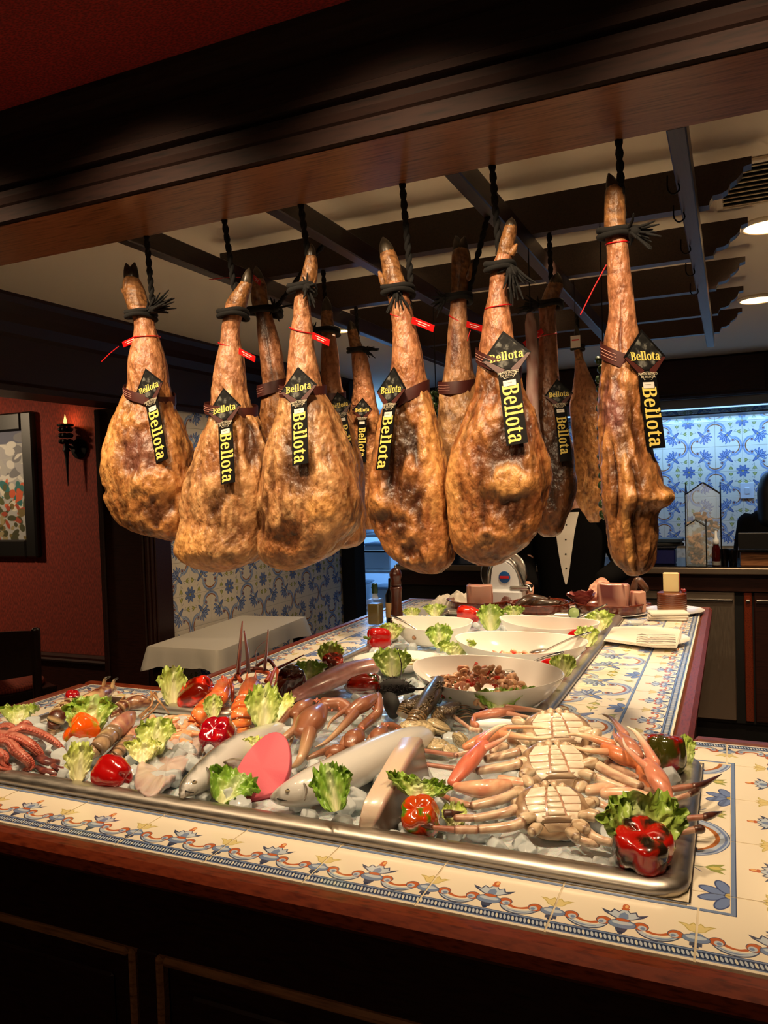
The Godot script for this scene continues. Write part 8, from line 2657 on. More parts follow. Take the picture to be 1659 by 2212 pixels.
func build_people() -> void:
	M.hair = mat(Color(1, 1, 1), 0.45, 0, {"vc": true})
	M.skin = mat(Color(1, 1, 1), 0.5, 0, {"vc": true, "sss": 0.1})
	M.jacket = mat(Color(0.05, 0.045, 0.045), 0.95, 0, {"spec": 0.15})
	M.shirt = mat(Color(0.86, 0.83, 0.78), 0.8)
	var o := Vector3(-0.855, 0, -4.53)
	var t := thing("person", "person in a black jacket and white shirt, both hands at the counter's end", "person", o)
	var lh := dep(1140, 1264, -4.19) - o
	var rh := dep(1303, 1256, -4.21) - o
	var skin := head_parts(t, Vector3(0, 1.60, 0.03), Vector3(0, -0.35, 1), lc(0.10, 0.07, 0.05), false)
	# body in one skin under the clothes
	sdf_mesh([[Vector3(0, 1.46, -0.02), Vector3(0, 1.40, -0.02), 0.055, 0.07], [Vector3(-0.12, 1.38, -0.02), Vector3(0.12, 1.38, -0.02), 0.075, 0.075], [Vector3(0, 1.30, 0), Vector3(0, 0.98, 0), 0.12, 0.12],
		[Vector3(-0.09, 0.94, 0), Vector3(-0.10, 0.50, 0.01), 0.085, 0.06], [Vector3(-0.10, 0.50, 0.01), Vector3(-0.11, 0.10, -0.02), 0.055, 0.04], [Vector3(-0.11, 0.06, -0.02), Vector3(-0.12, 0.04, 0.13), 0.045, 0.035],
		[Vector3(0.09, 0.94, 0), Vector3(0.10, 0.50, 0.01), 0.085, 0.06], [Vector3(0.10, 0.50, 0.01), Vector3(0.11, 0.10, -0.02), 0.055, 0.04], [Vector3(0.11, 0.06, -0.02), Vector3(0.12, 0.04, 0.13), 0.045, 0.035],
		[Vector3(-0.18, 1.38, -0.02), Vector3(-0.26, 1.16, 0.0), 0.05, 0.042], [Vector3(-0.26, 1.16, 0.0), lh, 0.042, 0.028], [Vector3(0.18, 1.38, -0.02), Vector3(0.29, 1.17, 0.0), 0.05, 0.042], [Vector3(0.29, 1.17, 0.0), rh, 0.042, 0.028]], 0.014, 0.05, skin)
	var fwd := Vector3(0.12, -0.28, 1).normalized()
	sdf_mesh(hand_bones(lh, fwd, fwd.cross(Vector3.DOWN).normalized(), Vector3(0, -0.9, 0.2)), 0.0042, 0.010, skin)
	fwd = Vector3(-0.25, -0.25, 1).normalized()
	sdf_mesh(hand_bones(rh, fwd, fwd.cross(Vector3.UP).normalized(), Vector3(0, -0.9, 0.2)), 0.0042, 0.010, skin)
	part(skin, "body", M.skin, t)
	var prof := [[0.80, 0.185, 0.125, 0.0], [0.95, 0.185, 0.13, 0.0], [1.08, 0.180, 0.135, 0.0], [1.22, 0.200, 0.14, 0.0], [1.34, 0.215, 0.135, -0.01], [1.41, 0.195, 0.105, -0.02], [1.45, 0.12, 0.08, -0.025], [1.47, 0.075, 0.07, -0.025]]
	var js := Shape.new()
	js.loft(torso_rows(Vector3.ZERO, prof))
	for a in [[Vector3(-0.185, 1.40, -0.02), Vector3(-0.27, 1.16, 0.0), lh + Vector3(0, 0.01, -0.03)], [Vector3(0.185, 1.40, -0.02), Vector3(0.30, 1.17, 0.0), rh + Vector3(0, 0.01, -0.03)]]:
		js.tube(curve(a, 16), curve([0.085, 0.075, 0.05], 16), 16)
	part(js, "jacket", M.jacket, t)
	# white shirt between the lapels
	var rows := []
	for i in 14:
		var y := lerpf(1.05, 1.45, float(i) / 13)
		var w := lerpf(0.004, 0.066, pow(float(i) / 13, 0.8))
		var e := lin(prof.map(func(q): return [q[0], q[1]]), y)
		var d := lin(prof.map(func(q): return [q[0], q[2]]), y)
		var zs := lin(prof.map(func(q): return [q[0], q[3]]), y)
		var row := PackedVector3Array()
		for j in 9:
			var x := -w + 2.0 * w * j / 8
			row.append(Vector3(x, y, zs + d * pow(maxf(0.0, 1.0 - pow(absf(x) / e, 2.35)), 0.45) + 0.004))
		rows.append(row)
	var ss := Shape.new()
	ss.loft(rows, false, false)
	part(ss, "shirt", M.shirt, t)
	var bt := Shape.new()
	for y in [1.14, 1.22, 1.30, 1.38]:
		bt.ball(Vector3(0.004, y, lin(prof.map(func(q): return [q[0], q[2]]), y) + lin(prof.map(func(q): return [q[0], q[3]]), y) + 0.005), Vector3(0.005, 0.005, 0.002), Basis.IDENTITY, 8, 5)
	part(bt, "shirt_buttons", M.black, t)
	var tr := Shape.new()
	for sg in [-1.0, 1.0]:
		tr.tube([Vector3(sg * 0.09, 0.95, 0), Vector3(sg * 0.10, 0.5, 0.01), Vector3(sg * 0.11, 0.09, -0.02)], [0.105, 0.08, 0.065], 16)
	part(tr, "trousers", M.jacket, t)
	var sh := Shape.new()
	for sg in [-1.0, 1.0]: sh.tube([Vector3(sg * 0.11, 0.055, -0.05), Vector3(sg * 0.115, 0.05, 0.05), Vector3(sg * 0.12, 0.045, 0.16)], [Vector2(0.05, 0.052), Vector2(0.052, 0.048), Vector2(0.045, 0.035)], 14)
	part(sh, "shoes", M.black_gloss, t)
	var wt := Shape.new()
	var wr := []
	var ad := (lh - Vector3(-0.26, 1.16, 0.0)).normalized()
	var sx := ad.cross(Vector3.UP).normalized()
	for i in 21: wr.append(lh - ad * 0.025 + sx * cos(TAU * i / 20) * 0.034 + sx.cross(ad) * sin(TAU * i / 20) * 0.034)
	wt.tube(wr, [Vector2(0.009, 0.004)], 8)
	wt.ball(lh - ad * 0.025 - sx.cross(ad) * -0.034 , Vector3(0.016, 0.007, 0.016), Basis.IDENTITY, 14, 6)
	part(wt, "wristwatch", mat(Color(0.72, 0.62, 0.42), 0.25, 1.0), t)
	# second person behind the back counter
	o = Vector3(0.27, 0, -6.12)
	t = thing("person", "person with long dark hair in black behind the laptop", "person", o)
	skin = head_parts(t, Vector3(0.03, 1.50, 0.03), Vector3(1.0, -0.35, -0.35), lc(0.05, 0.035, 0.03), true)
	sdf_mesh([[Vector3(0, 1.36, -0.02), Vector3(0, 1.30, -0.02), 0.05, 0.06], [Vector3(-0.10, 1.28, -0.02), Vector3(0.10, 1.28, -0.02), 0.07, 0.07], [Vector3(0, 1.2, 0), Vector3(0, 0.92, 0), 0.10, 0.11],
		[Vector3(-0.08, 0.88, 0), Vector3(-0.09, 0.46, 0), 0.085, 0.055], [Vector3(-0.09, 0.46, 0), Vector3(-0.09, 0.08, -0.02), 0.05, 0.035], [Vector3(0.08, 0.88, 0), Vector3(0.09, 0.46, 0), 0.085, 0.055], [Vector3(0.09, 0.46, 0), Vector3(0.09, 0.08, -0.02), 0.05, 0.035], [Vector3(-0.09, 0.05, -0.02), Vector3(-0.09, 0.04, 0.12), 0.04, 0.03], [Vector3(0.09, 0.05, -0.02), Vector3(0.09, 0.04, 0.12), 0.04, 0.03],
		[Vector3(-0.16, 1.28, -0.02), Vector3(-0.20, 1.02, 0.0), 0.045, 0.036], [Vector3(-0.20, 1.02, 0.0), Vector3(-0.10, 1.02, 0.24), 0.036, 0.026], [Vector3(0.16, 1.28, -0.02), Vector3(0.20, 1.02, 0.0), 0.045, 0.036], [Vector3(0.20, 1.02, 0.0), Vector3(0.12, 1.02, 0.24), 0.036, 0.026]], 0.014, 0.05, skin)
	sdf_mesh(hand_bones(Vector3(-0.10, 1.02, 0.24), Vector3(0.1, 0, 1).normalized(), Vector3(1, 0, -0.1).normalized(), Vector3(0, -1, 0)), 0.0045, 0.01, skin)
	sdf_mesh(hand_bones(Vector3(0.12, 1.02, 0.24), Vector3(-0.1, 0, 1).normalized(), Vector3(-1, 0, -0.1).normalized(), Vector3(0, -1, 0)), 0.0045, 0.01, skin)
	part(skin, "body", M.skin, t)
	js = Shape.new()
	js.loft(torso_rows(Vector3.ZERO, [[0.75, 0.19, 0.13, 0.0], [0.9, 0.18, 0.13, 0.0], [1.04, 0.15, 0.115, 0.0], [1.16, 0.175, 0.125, 0.0], [1.26, 0.195, 0.11, -0.01], [1.33, 0.18, 0.095, -0.02], [1.37, 0.12, 0.085, -0.02], [1.39, 0.07, 0.07, -0.02]]))
	for a in [[Vector3(-0.165, 1.29, -0.02), Vector3(-0.205, 1.02, 0.0), Vector3(-0.11, 1.02, 0.22)], [Vector3(0.165, 1.29, -0.02), Vector3(0.205, 1.02, 0.0), Vector3(0.13, 1.02, 0.22)]]:
		js.tube(curve(a, 14), curve([0.075, 0.062, 0.046], 14), 14)
	for sg in [-1.0, 1.0]: js.tube([Vector3(sg * 0.08, 0.9, 0), Vector3(sg * 0.09, 0.46, 0), Vector3(sg * 0.09, 0.06, -0.02)], [0.10, 0.07, 0.055], 14)
	part(js, "black_clothes", M.jacket, t)

# ---- dining side and back bar
func dining_chair(label: String, at: Vector3, turn: float) -> void:
	var t := thing("dining_chair", label, "chair", at, "dining chairs by the red wall", Basis(Vector3.UP, turn))
	var w := 0.23
	for sg in [-1.0, 1.0]:
		var s := Shape.new()
		s.tube(curve([Vector3(sg * w, 0, -0.24), Vector3(sg * w, 0.45, -0.21), Vector3(sg * w, 0.75, -0.23), Vector3(sg * w * 0.98, 0.97, -0.28)], 14), [Vector2(0.022, 0.016)], 8)
		part(s, "leg", M.chair_wood, t)
		part(span(Vector3(sg * w - 0.02, 0, 0.20), Vector3(sg * w + 0.02, 0.42, 0.24), 0.004), "leg", M.chair_wood, t)
		part(span(Vector3(sg * w - 0.012, 0.16, -0.22), Vector3(sg * w + 0.012, 0.20, 0.21), 0.003), "stretcher", M.chair_wood, t)
	part(span(Vector3(-w - 0.02, 0.38, -0.23), Vector3(w + 0.02, 0.44, 0.24), 0.006), "seat_frame", M.chair_wood, t)
	var cu := Shape.new()
	cu.ball(Vector3(0, 0.455, 0.01), Vector3(w + 0.02, 0.05, 0.235), Basis.IDENTITY, 28, 10)
	part(cu, "cushion", M.stripe_fabric, t)
	var bk := Shape.new()
	var rows := []
	for i in 9:
		var x := -w + 2 * w * i / 8.0
		var row := PackedVector3Array()
		var top := 0.985 - 0.02 * pow(x / w, 2.0)
		for q in [[0.74, -0.012], [0.74, 0.012], [top, 0.010], [top, -0.012]]:
			row.append(Vector3(x, q[0], -0.225 - 0.22 * (q[0] - 0.74) + q[1] - 0.02 * (1.0 - pow(x / w, 2.0))))
		rows.append(row)
	bk.loft(rows)
	part(bk, "backrest", M.chair_wood, t)

func cloth_table(label: String, corners: Array, drop: float, seed_: int, name_ := "cloth_table") -> void:
	var c := Vector3.ZERO
	for p in corners: c += p / 4.0
	var t := thing(name_, label, "table", Vector3(c.x, 0, c.z))
	var o := t.position
	var edge := []
	for k in 4:
		for i in 14:
			edge.append(corners[k].lerp(corners[(k + 1) % 4], float(i) / 14))
	var rows := []
	var n := edge.size()
	for e in [[0.0, 0.0], [0.5, 0.0], [0.985, 0.0], [1.0, 0.006], [1.01, 0.35], [1.015, 0.7], [1.02, 1.0]]:
		var row := PackedVector3Array()
		for i in n:
			var p: Vector3 = c + (edge[i] - c) * e[0]
			var corner := 1.0 - absf(float(i % 14) / 7.0 - 1.0)
			var out: Vector3 = (edge[i] - c).normalized()
			var fold := sin(i * 1.35 + seed_) * 0.010 + na.get_noise_1d(i * 30.0 + seed_ * 50) * 0.02
			var near_corner := exp(-pow(minf(float(i % 14), 14.0 - float(i % 14)) / 1.6, 2.0))
			p += out * (fold + 0.035 * near_corner) * e[1]
			p.y -= drop * e[1] * (1.0 + 0.25 * near_corner)
			row.append(p - o)
		rows.append(row)
	var s := Shape.new()
	s.loft(rows, true, false)
	part(s, "tablecloth", M.linen, t)
	var q := Shape.new()
	q.slab(corners.map(func(p): return Vector2(p.x - o.x, -(p.z - o.z)) * 0.98), Vector3(0, c.y - 0.014, 0), Basis(Vector3.RIGHT, Vector3(0, 0, -1), Vector3.UP), 0.022)
	part(q, "tabletop", M.chair_wood, t)
	for k in 4:
		var p: Vector3 = c + (corners[k] - c) * 0.88 - o
		part(span(Vector3(p.x - 0.025, 0, p.z - 0.025), Vector3(p.x + 0.025, c.y - 0.025, p.z + 0.025), 0.004), "leg", M.chair_wood, t)

func build_far() -> void:
	M.chair_wood = mat(Color(0.13, 0.06, 0.04), 0.35, 0, {"tex": M.grain, "tri": Vector3(6, 1, 6)})
	var st := Canvas.new(16, 16, 4, Color(0.55, 0.22, 0.14))
	for i in 4: st.rect(Vector2(i * 4, 0), Vector2(i * 4 + 1.6, 16), Color(0.35, 0.12, 0.09))
	M.stripe_fabric = mat(Color(1, 1, 1), 0.9, 0, {"tex": st.tex(), "tri": Vector3(16, 16, 16)})
	var a := on(40, 1357, 0.97)
	dining_chair("dark wooden dining chair with striped cushion, nearest the counter's end", Vector3(-3.54, 0, -2.80), -2.15)
	dining_chair("dark wooden dining chair standing against the red wall", Vector3(-4.25, 0, -3.52), 2.75)
	cloth_table("side table under a white cloth along the tiled partition", [on(318, 1396, 0.83), on(475, 1405, 0.83), on(660, 1332, 0.83), on(522, 1329, 0.83)], 0.10, 3)
	cloth_table("dining table under a long white cloth between the dark chairs", [Vector3(-5.3, 0.76, -2.5), Vector3(-4.15, 0.76, -2.5), Vector3(-4.15, 0.76, -3.0), Vector3(-5.3, 0.76, -3.0)], 0.35, 6, "dining_table")
	# painting
	var t := thing("framed_painting", "framed colourful landscape painting on the red wall", "painting", Vector3(-5.15, 1.73, -4.2))
	var cv := Canvas.new(100, 90, 3, Color(0.62, 0.62, 0.62))
	rng.seed = 8
	cv.rect(Vector2(0, 0), Vector2(100, 10), Color(0.30, 0.32, 0.42))
	for i in 70: cv.oval(Vector2(rng.randf() * 100, rng.randf_range(5, 42)), Vector2(rng.randf_range(4, 12), rng.randf_range(1.5, 4)), rng.randfn(0, 0.5), [Color(0.78, 0.77, 0.75), Color(0.60, 0.60, 0.62), Color(0.42, 0.42, 0.45)][i % 3])
	for i in 90: cv.oval(Vector2(rng.randf() * 100, rng.randf_range(44, 66)), Vector2(rng.randf_range(2, 7), rng.randf_range(1.5, 4)), rng.randfn(0, 1), [Color(0.74, 0.30, 0.14), Color(0.10, 0.38, 0.38), Color(0.78, 0.76, 0.70), Color(0.28, 0.30, 0.16)][i % 4])
	for i in 120: cv.oval(Vector2(rng.randf() * 100, rng.randf_range(62, 90)), Vector2(rng.randf_range(2, 6), rng.randf_range(1, 3)), rng.randfn(0, 0.6), [Color(0.40, 0.34, 0.16), Color(0.22, 0.22, 0.10), Color(0.55, 0.50, 0.36), Color(0.58, 0.22, 0.12)][i % 4])
	var pc := Shape.new()
	pc.flat([Vector3(-0.44, -0.40, 0.03), Vector3(0.44, -0.40, 0.03), Vector3(0.44, 0.40, 0.03), Vector3(-0.44, 0.40, 0.03)], Vector3.BACK, [Vector2(0, 1), Vector2(1, 1), Vector2(1, 0), Vector2(0, 0)])
	part(pc, "canvas", mat(Color(1, 1, 1), 0.6, 0, {"tex": cv.tex()}), t)
	var fw := mat(Color(0.055, 0.05, 0.045), 0.4)
	for sg in [-1.0, 1.0]:
		part(span(Vector3(sg * 0.49 - 0.055, -0.53, 0.0), Vector3(sg * 0.49 + 0.055, 0.53, 0.055), 0.012), "frame_side", fw, t)
		part(span(Vector3(-0.435, sg * 0.465 - 0.065, 0.0), Vector3(0.435, sg * 0.465 + 0.065, 0.055), 0.012), "frame_side", fw, t)
		part(span(Vector3(sg * 0.44 - 0.008, -0.42, 0.02), Vector3(sg * 0.44 + 0.008, 0.42, 0.045), 0.004), "inner_bead", M.frame_wood, t)
	# wall torch
	var sp := dep(143, 960, -4.12)
	t = thing("wall_torch", "iron torch lamp with a small flame on the red wall", "lamp", sp)
	var s := Shape.new()
	s.lathe([Vector2(0.003, -0.29), Vector2(0.012, -0.10), Vector2(0.018, -0.05), Vector2(0.03, -0.045), Vector2(0.02, -0.03), Vector2(0.02, 0.0)], 12)
	part(s, "spike", M.iron, t)
	for k in 3:
		s = Shape.new()
		for j in 6:
			var g := TAU * j / 6
			s.ball(Vector3(cos(g) * 0.032, 0.02 + 0.042 * k, sin(g) * 0.032), Vector3(0.02, 0.018, 0.02), Basis.IDENTITY, 10, 6)
		part(s, "rod_bundle", M.iron, t)
	s = Shape.new()
	s.lathe([Vector2(0.05, 0.125), Vector2(0.056, 0.13), Vector2(0.056, 0.14), Vector2(0.01, 0.14)], 18)
	part(s, "cup", M.iron, t)
	s = Shape.new()
	s.lathe([Vector2(0.002, 0.0), Vector2(0.05, 0.004), Vector2(0.075, 0.012), Vector2(0.07, 0.02), Vector2(0.02, 0.03), Vector2(0.002, 0.032)], 20, Vector3(0.05, -0.03, -0.08), Basis(Vector3.RIGHT, PI / 2))
	part(s, "wall_rosette", M.iron, t)
	s = Shape.new()
	s.tube([Vector3(0.05, -0.03, -0.06), Vector3(0.02, -0.02, -0.02), Vector3(0, 0, 0)], [0.01], 8)
	part(s, "arm", M.iron, t)
	s = Shape.new()
	s.lathe([Vector2(0.002, 0.14), Vector2(0.012, 0.15), Vector2(0.010, 0.17), Vector2(0.004, 0.195), Vector2(0.0005, 0.21)], 12)
	part(s, "flame", mat(Color(1, 0.8, 0.5), 0.5, 0, {"glow": Color(1, 0.72, 0.4), "energy": 2.5}), t)
	var fl := OmniLight3D.new()
	fl.name = "torch_light"
	add_child(fl)
	fl.position = sp + Vector3(0, 0.165, 0)
	fl.light_energy = 0.02
	fl.light_color = Color(1, 0.7, 0.4)
	fl.light_size = 0.008
	fl.omni_range = 8.0
	fl.omni_attenuation = 2.0
	fl.shadow_enabled = true
	build_back_bar()

func build_back_bar() -> void:
	var t := thing("back_counter", "stainless steel back counter with fridge doors behind the bar", "counter", Vector3(0, 0, -5.4))
	part(span(Vector3(-2.2, 1.035, -0.32), Vector3(2.8, 1.075, 0.30), 0.006), "worktop", M.brushed, t)
	part(span(Vector3(-2.2, 1.076, -0.30), Vector3(2.8, 1.08, 0.28)), "top_mat", M.black_gloss, t)
	part(span(Vector3(-2.2, 0.93, -0.30), Vector3(2.8, 1.035, 0.26)), "apron", M.dark_wood, t)
	part(span(Vector3(-2.2, 0.12, -0.30), Vector3(2.8, 0.93, 0.22)), "carcass", M.black, t)
	part(span(Vector3(-2.2, 0.0, -0.26), Vector3(2.8, 0.12, 0.18)), "plinth", M.black, t)
	for q in [[-1.15, -0.42, M.brushed], [-0.41, 0.005, M.brushed], [0.055, 0.10, M.edge_wood_deep], [0.11, 0.85, M.dark_wood], [0.87, 1.6, M.dark_wood]]:
		var d := part(span(Vector3(q[0], 0.14, 0.22), Vector3(q[1], 0.925, 0.25), 0.005), "door", q[2], t)
		part(span(Vector3(q[0] + 0.01, 0.86, 0.25), Vector3(q[1] - 0.01, 0.88, 0.262), 0.004), "handle", M.steel_plain, d)
	# shelf with the cold light strip over the tiles, and dark cupboards above
	var u := thing("wall_cupboard", "dark wooden cupboard above the blue lit tiles", "cupboard", Vector3(0.4, 2.235, -6.6))
	part(span(Vector3(-2.7, 0, -0.25), Vector3(2.4, 0.29, 0.22), 0.006), "carcass", M.dark_wood, u)
	for k in 6: part(span(Vector3(-2.68 + 0.85 * k, 0.02, 0.22), Vector3(-1.86 + 0.85 * k, 0.28, 0.24), 0.006), "door", M.dark_wood, u)
	var l := thing("light_strip", "cold white light strip under the dark cupboard", "lamp", Vector3(0.4, 2.16, -6.52))
	part(span(Vector3(-2.7, 0.0, -0.02), Vector3(2.4, 0.07, 0.02), 0.006), "housing", mat(Color(0.62, 0.68, 0.75), 0.4), l)
	part(span(Vector3(-2.6, -0.004, -0.10), Vector3(2.3, 0.001, -0.02)), "tube", mat(Color(0.9, 0.95, 1.0), 0.5, 0, {"glow": Color(0.6, 0.8, 1.0), "energy": 1.5}), l)
	part(span(Vector3(-2.7, -0.055, -0.33), Vector3(2.4, -0.045, -0.02)), "shelf", mat(Color(0.35, 0.36, 0.38), 0.4), l)
	# wall switch
	t = thing("wall_switch", "white light switch on the blue lit tiles", "switch", Vector3(0.112, 1.506, -6.85))
	part(boxed(Vector3(0, 0, 0.006), Vector3(0.10, 0.125, 0.010), 0.003), "plate", M.enamel, t)
	part(boxed(Vector3(0, 0, 0.013), Vector3(0.034, 0.05, 0.008), 0.002, Basis(Vector3.RIGHT, 0.08)), "rocker", M.enamel, t)
	# glass boxes with corks
	M.pane = mat(Color(0.85, 0.92, 0.95, 0.10), 0.04)
	M.cork = mat(Color(0.68, 0.50, 0.32), 0.9, 0, {"tex": M.mottle, "tri": 30.0})
	var ck := Shape.new()
	ck.lathe([Vector2(0.002, -0.022), Vector2(0.0105, -0.022), Vector2(0.0115, -0.020), Vector2(0.0115, 0.020), Vector2(0.0105, 0.022), Vector2(0.002, 0.022)], 12)
	var cm := ck.mesh()
	for e in [["tall glass box with a peaked metal frame on the back counter", Vector3(-0.165, 1.08, -5.30), 0.10, 0.51, 40, 0.30], ["small glass box of corks before the tall one", Vector3(-0.205, 1.08, -5.17), 0.058, 0.285, 34, 0.17]]:
		t = thing("glass_box", e[0], "glass box", e[1], "glass boxes on the back counter")
		var w: float = e[2]
		var h: float = e[3]
		var ps := [Vector3(-w, 0, -w), Vector3(w, 0, -w), Vector3(w, 0, w), Vector3(-w, 0, w)]
		for k in 4:
			var p: Vector3 = ps[k]
			var q: Vector3 = ps[(k + 1) % 4]
			for b in [[p, p + Vector3(0, h * 0.86, 0)], [p, q], [p + Vector3(0, h * 0.86, 0), (p + q) * 0.5 + Vector3(0, h, 0)], [q + Vector3(0, h * 0.86, 0), (p + q) * 0.5 + Vector3(0, h, 0)]]:
				var bar := Shape.new()
				bar.tube([b[0], b[1]], [0.0032], 6)
				part(bar, "frame_bar", M.iron, t)
			var pn := Shape.new()
			pn.slab([Vector2(-w, 0), Vector2(w, 0), Vector2(w, h * 0.86), Vector2(0, h), Vector2(-w, h * 0.86)], (p + q) * 0.5, Basis((q - p).normalized(), Vector3.UP, (q - p).normalized().cross(Vector3.UP)), 0.002)
			part(pn, "pane", M.pane, t)
		rng.seed = int(h * 100)
		for i in int(e[4]):
			var c := part(cm, "cork", M.cork)
			c.transform = Transform3D(Basis(Vector3(rng.randfn(0, 1), rng.randfn(0, 0.4), rng.randfn(0, 1)).normalized(), rng.randf() * TAU) * Basis(Vector3.BACK, 1.3), e[1] + Vector3(rng.randf_range(-1, 1) * (w - 0.022), 0.018 + e[5] * float(i) / e[4], rng.randf_range(-1, 1) * (w - 0.022)))
			meta(c, "wine cork in the " + ("tall" if h > 0.4 else "small") + " glass box on the back counter", "cork", "corks in the " + ("tall" if h > 0.4 else "small") + " glass box")
	t = thing("sauce_bottle", "small dark red bottle with a white cap beside the glass boxes", "bottle", Vector3(-0.093, 1.08, -5.16))
	var s := Shape.new()
	s.lathe([Vector2(0.002, 0.0), Vector2(0.024, 0.002), Vector2(0.024, 0.105), Vector2(0.012, 0.14), Vector2(0.010, 0.155)], 20)
	part(s, "glass", mat(Color(0.20, 0.03, 0.03), 0.1), t)
	s = Shape.new()
	s.lathe([Vector2(0.002, 0.135), Vector2(0.019, 0.135), Vector2(0.018, 0.16), Vector2(0.009, 0.172), Vector2(0.007, 0.215), Vector2(0.002, 0.216)], 18)
	part(s, "cap", M.enamel, t)
	s = Shape.new()
	s.lathe([Vector2(0.0243, 0.008), Vector2(0.0248, 0.008), Vector2(0.0248, 0.03), Vector2(0.0243, 0.03)], 20)
	part(s, "paper_label", M.label_grey, t)
	t = thing("storage_box", "blue plastic box on the back counter behind the narrow ham", "box", Vector3(-0.42, 1.08, -5.28))
	part(span(Vector3(-0.09, 0, -0.07), Vector3(0.09, 0.10, 0.07), 0.008), "box", mat(Color(0.05, 0.08, 0.30), 0.4), t)
	part(span(Vector3(-0.097, 0.10, -0.077), Vector3(0.097, 0.115, 0.077), 0.005), "lid", mat(Color(0.04, 0.05, 0.10), 0.4), t)
	t = thing("folder_stack", "dark folders piled on the blue box", "folder", Vector3(-0.40, 1.196, -5.28))
	part(boxed(Vector3(0, 0.012, 0), Vector3(0.22, 0.02, 0.14), 0.003, Basis(Vector3.UP, 0.2)), "folder", M.black, t)
	part(boxed(Vector3(0.01, 0.035, 0), Vector3(0.2, 0.022, 0.13), 0.003, Basis(Vector3.UP, -0.1)), "folder", mat(Color(0.10, 0.16, 0.22), 0.5), t)
	for k in 2:
		t = thing("black_tumbler", ["black glossy tumbler beside the laptop", "black glossy tumbler beside the sauce bottle"][k], "tumbler", Vector3(0.0 - 0.048 * k, 1.08, -5.18 - 0.03 * k), "black tumblers on the back counter")
		s = Shape.new()
		s.lathe([Vector2(0.002, 0.0), Vector2(0.022, 0.0), Vector2(0.028, 0.10), Vector2(0.026, 0.101), Vector2(0.020, 0.006), Vector2(0.002, 0.006)], 22)
		part(s, "tumbler", M.black_gloss, t)
	t = thing("laptop", "open black laptop on a wooden stand on the back counter", "laptop", Vector3(0.20, 1.08, -5.27))
	part(span(Vector3(-0.16, 0.0, -0.09), Vector3(0.2, 0.085, 0.09), 0.004), "stand", M.frame_wood, t)
	part(span(Vector3(-0.17, 0.086, -0.11), Vector3(0.2, 0.104, 0.12), 0.004), "base", M.black_gloss, t)
	part(boxed(Vector3(0.015, 0.155, 0.125), Vector3(0.37, 0.10, 0.01), 0.003, Basis(Vector3.RIGHT, 0.2)), "screen_back", M.black, t)
	# shelf rack in the cold room
	t = thing("shelf_rack", "white metal shelf rack in the cold lit room beyond the doorway", "rack", Vector3(-3.45, 0, -7.5))
	for x in [-0.5, 0.5]:
		for z in [-0.2, 0.2]:
			part(span(Vector3(x - 0.015, 0, z - 0.015), Vector3(x + 0.015, 1.9, z + 0.015)), "post", M.enamel, t)
	for y in [0.35, 0.75, 1.12, 1.45]: part(span(Vector3(-0.52, y, -0.22), Vector3(0.52, y + 0.03, 0.22), 0.004), "shelf", M.enamel, t)
	var k := 0
	for e in [[-0.25, 0.38, 0.3, 0.24], [0.15, 0.38, 0.28, 0.2], [-0.3, 0.78, 0.26, 0.2], [0.08, 0.78, 0.3, 0.25], [-0.2, 1.15, 0.32, 0.16], [0.2, 1.15, 0.25, 0.12]]:
		t = thing("storage_tub", ["tub on the lowest rack shelf by the post", "tub on the lowest rack shelf beside the first", "tub on the second rack shelf by the post", "large tub on the second rack shelf", "wide tub on the third rack shelf", "low tub on the third rack shelf"][k], "tub", Vector3(-3.45 + e[0], e[1], -7.5), "white tubs on the rack")
		part(span(Vector3(-e[2] / 2, 0, -0.14), Vector3(e[2] / 2, e[3], 0.14), 0.012), "tub", M.enamel, t)
		part(span(Vector3(-e[2] / 2 - 0.01, e[3], -0.15), Vector3(e[2] / 2 + 0.01, e[3] + 0.02, 0.15), 0.006), "lid", mat(Color(0.7, 0.78, 0.85), 0.4), t)
		k += 1
	t = thing("door_bar", "black horizontal bar across the cold lit doorway", "bar", Vector3(-3.0, 1.02, -6.78))
	s = Shape.new()
	s.tube([Vector3(-0.9, 0, 0), Vector3(0.12, 0, 0)], [0.012], 8)
	part(s, "bar", M.black, t)

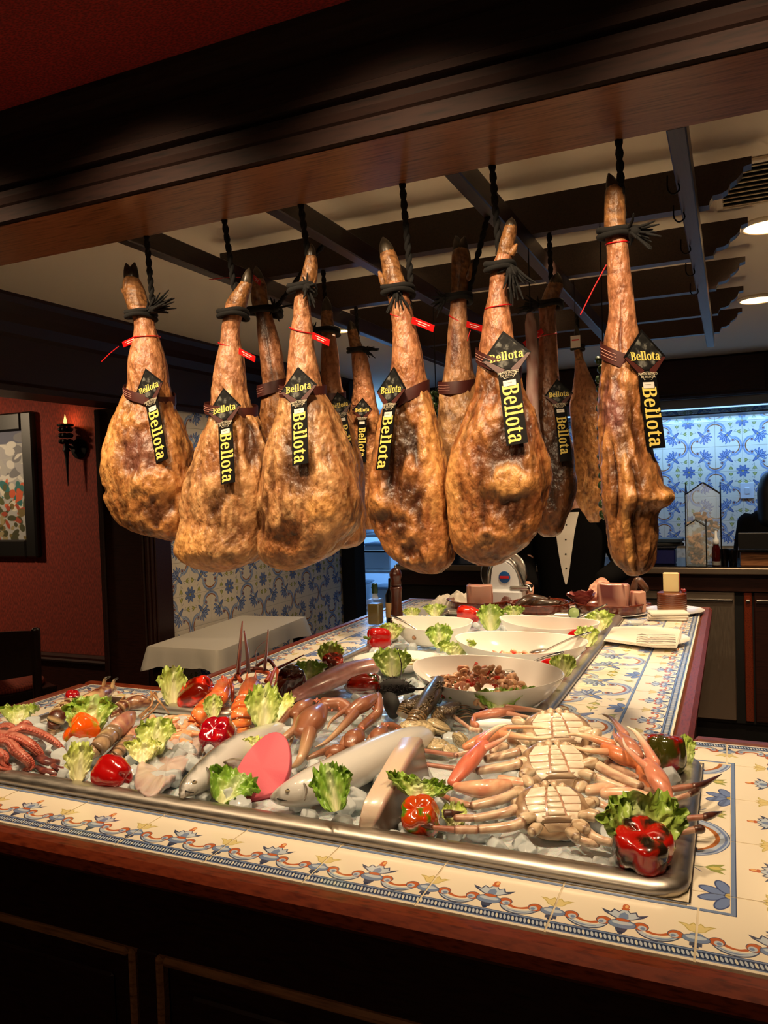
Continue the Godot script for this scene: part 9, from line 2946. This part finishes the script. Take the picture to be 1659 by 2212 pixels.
func _ready() -> void:
	var cam := Camera3D.new()
	cam.name = "camera"
	cam.fov = 66.3735
	cam.near = 0.05
	cam.far = 60.0
	cam.transform = Transform3D(Basis(CX, CY, CZ), Vector3(0, EYE, 0))
	add_child(cam)
	cam.current = true
	var we := WorldEnvironment.new()
	we.name = "surroundings"
	var env := Environment.new()
	env.background_mode = Environment.BG_COLOR
	env.background_color = Color(0.0, 0.0, 0.0)
	env.tonemap_mode = Environment.TONE_MAPPER_LINEAR
	env.tonemap_exposure = 1.0
	env.sdfgi_enabled = true
	env.ssao_enabled = true
	env.ssil_enabled = true
	we.environment = env
	add_child(we)
	var warm := Color(1.0, 0.87, 0.70)
	# spots let into the red ceiling in front of the frame
	for x in SPOTS: spot(Vector3(x, 2.50, -0.98), Vector3(x - 0.05, 1.45, -1.78), 1.78, 47, warm, 0.05)
	# spots in the pale ceiling over the back leg of the counter
	for p in LEG_SPOTS: spot(Vector3(p.x, 2.50, p.y), Vector3(p.x, 0.98, p.y + 0.1), 2.3, 40, warm, 0.05)
	# lamps of the side aisle
	for z in [-3.19, -4.48]: spot(Vector3(0.14, 2.515, z), Vector3(0.14, 0, z - 0.5), 3.5, 62, warm, 0.08)
	# cold strip under the back shelf, and the cold kitchen beyond the doorway
	area(Vector3(0.2, 2.10, -6.55), Vector3(0.2, 1.3, -6.85), Vector2(2.6, 0.05), 2.2, Color(0.55, 0.76, 1.0))
	area(Vector3(-3.2, 2.45, -7.6), Vector3(-3.2, 0.5, -7.6), Vector2(1.0, 0.5), 14.0, Color(0.6, 0.8, 1.0))
	# added dim fill lamp behind the camera, lifts the dark counter front
	spot(Vector3(-0.6, 2.50, 1.3), Vector3(-0.8, 0.8, -0.6), 0.9, 65, warm, 0.1)
	# dining room lamp behind the frieze
	spot(Vector3(-5.6, 2.50, -2.9), Vector3(-4.9, 0.8, -4.2), 4.2, 60, warm, 0.1)
	spot(Vector3(-2.0, 2.50, -4.0), Vector3(-2.75, 0.8, -3.9), 0.9, 50, warm, 0.06)
	na.frequency = 0.02
	na.seed = 2
	nb.frequency = 0.02
	nb.seed = 5
	nc.frequency = 0.05
	nc.seed = 9
	make_materials()
	build_room()
	build_counter()
	build_ice()
	build_hams()
	build_seafood()
	build_table()
	build_people()
	build_far()

const SPOTS := [-1.75, -1.15, -0.55, 0.05]
const LEG_SPOTS := [Vector2(-1.25, -2.66), Vector2(-0.42, -2.66), Vector2(-0.85, -3.70)]
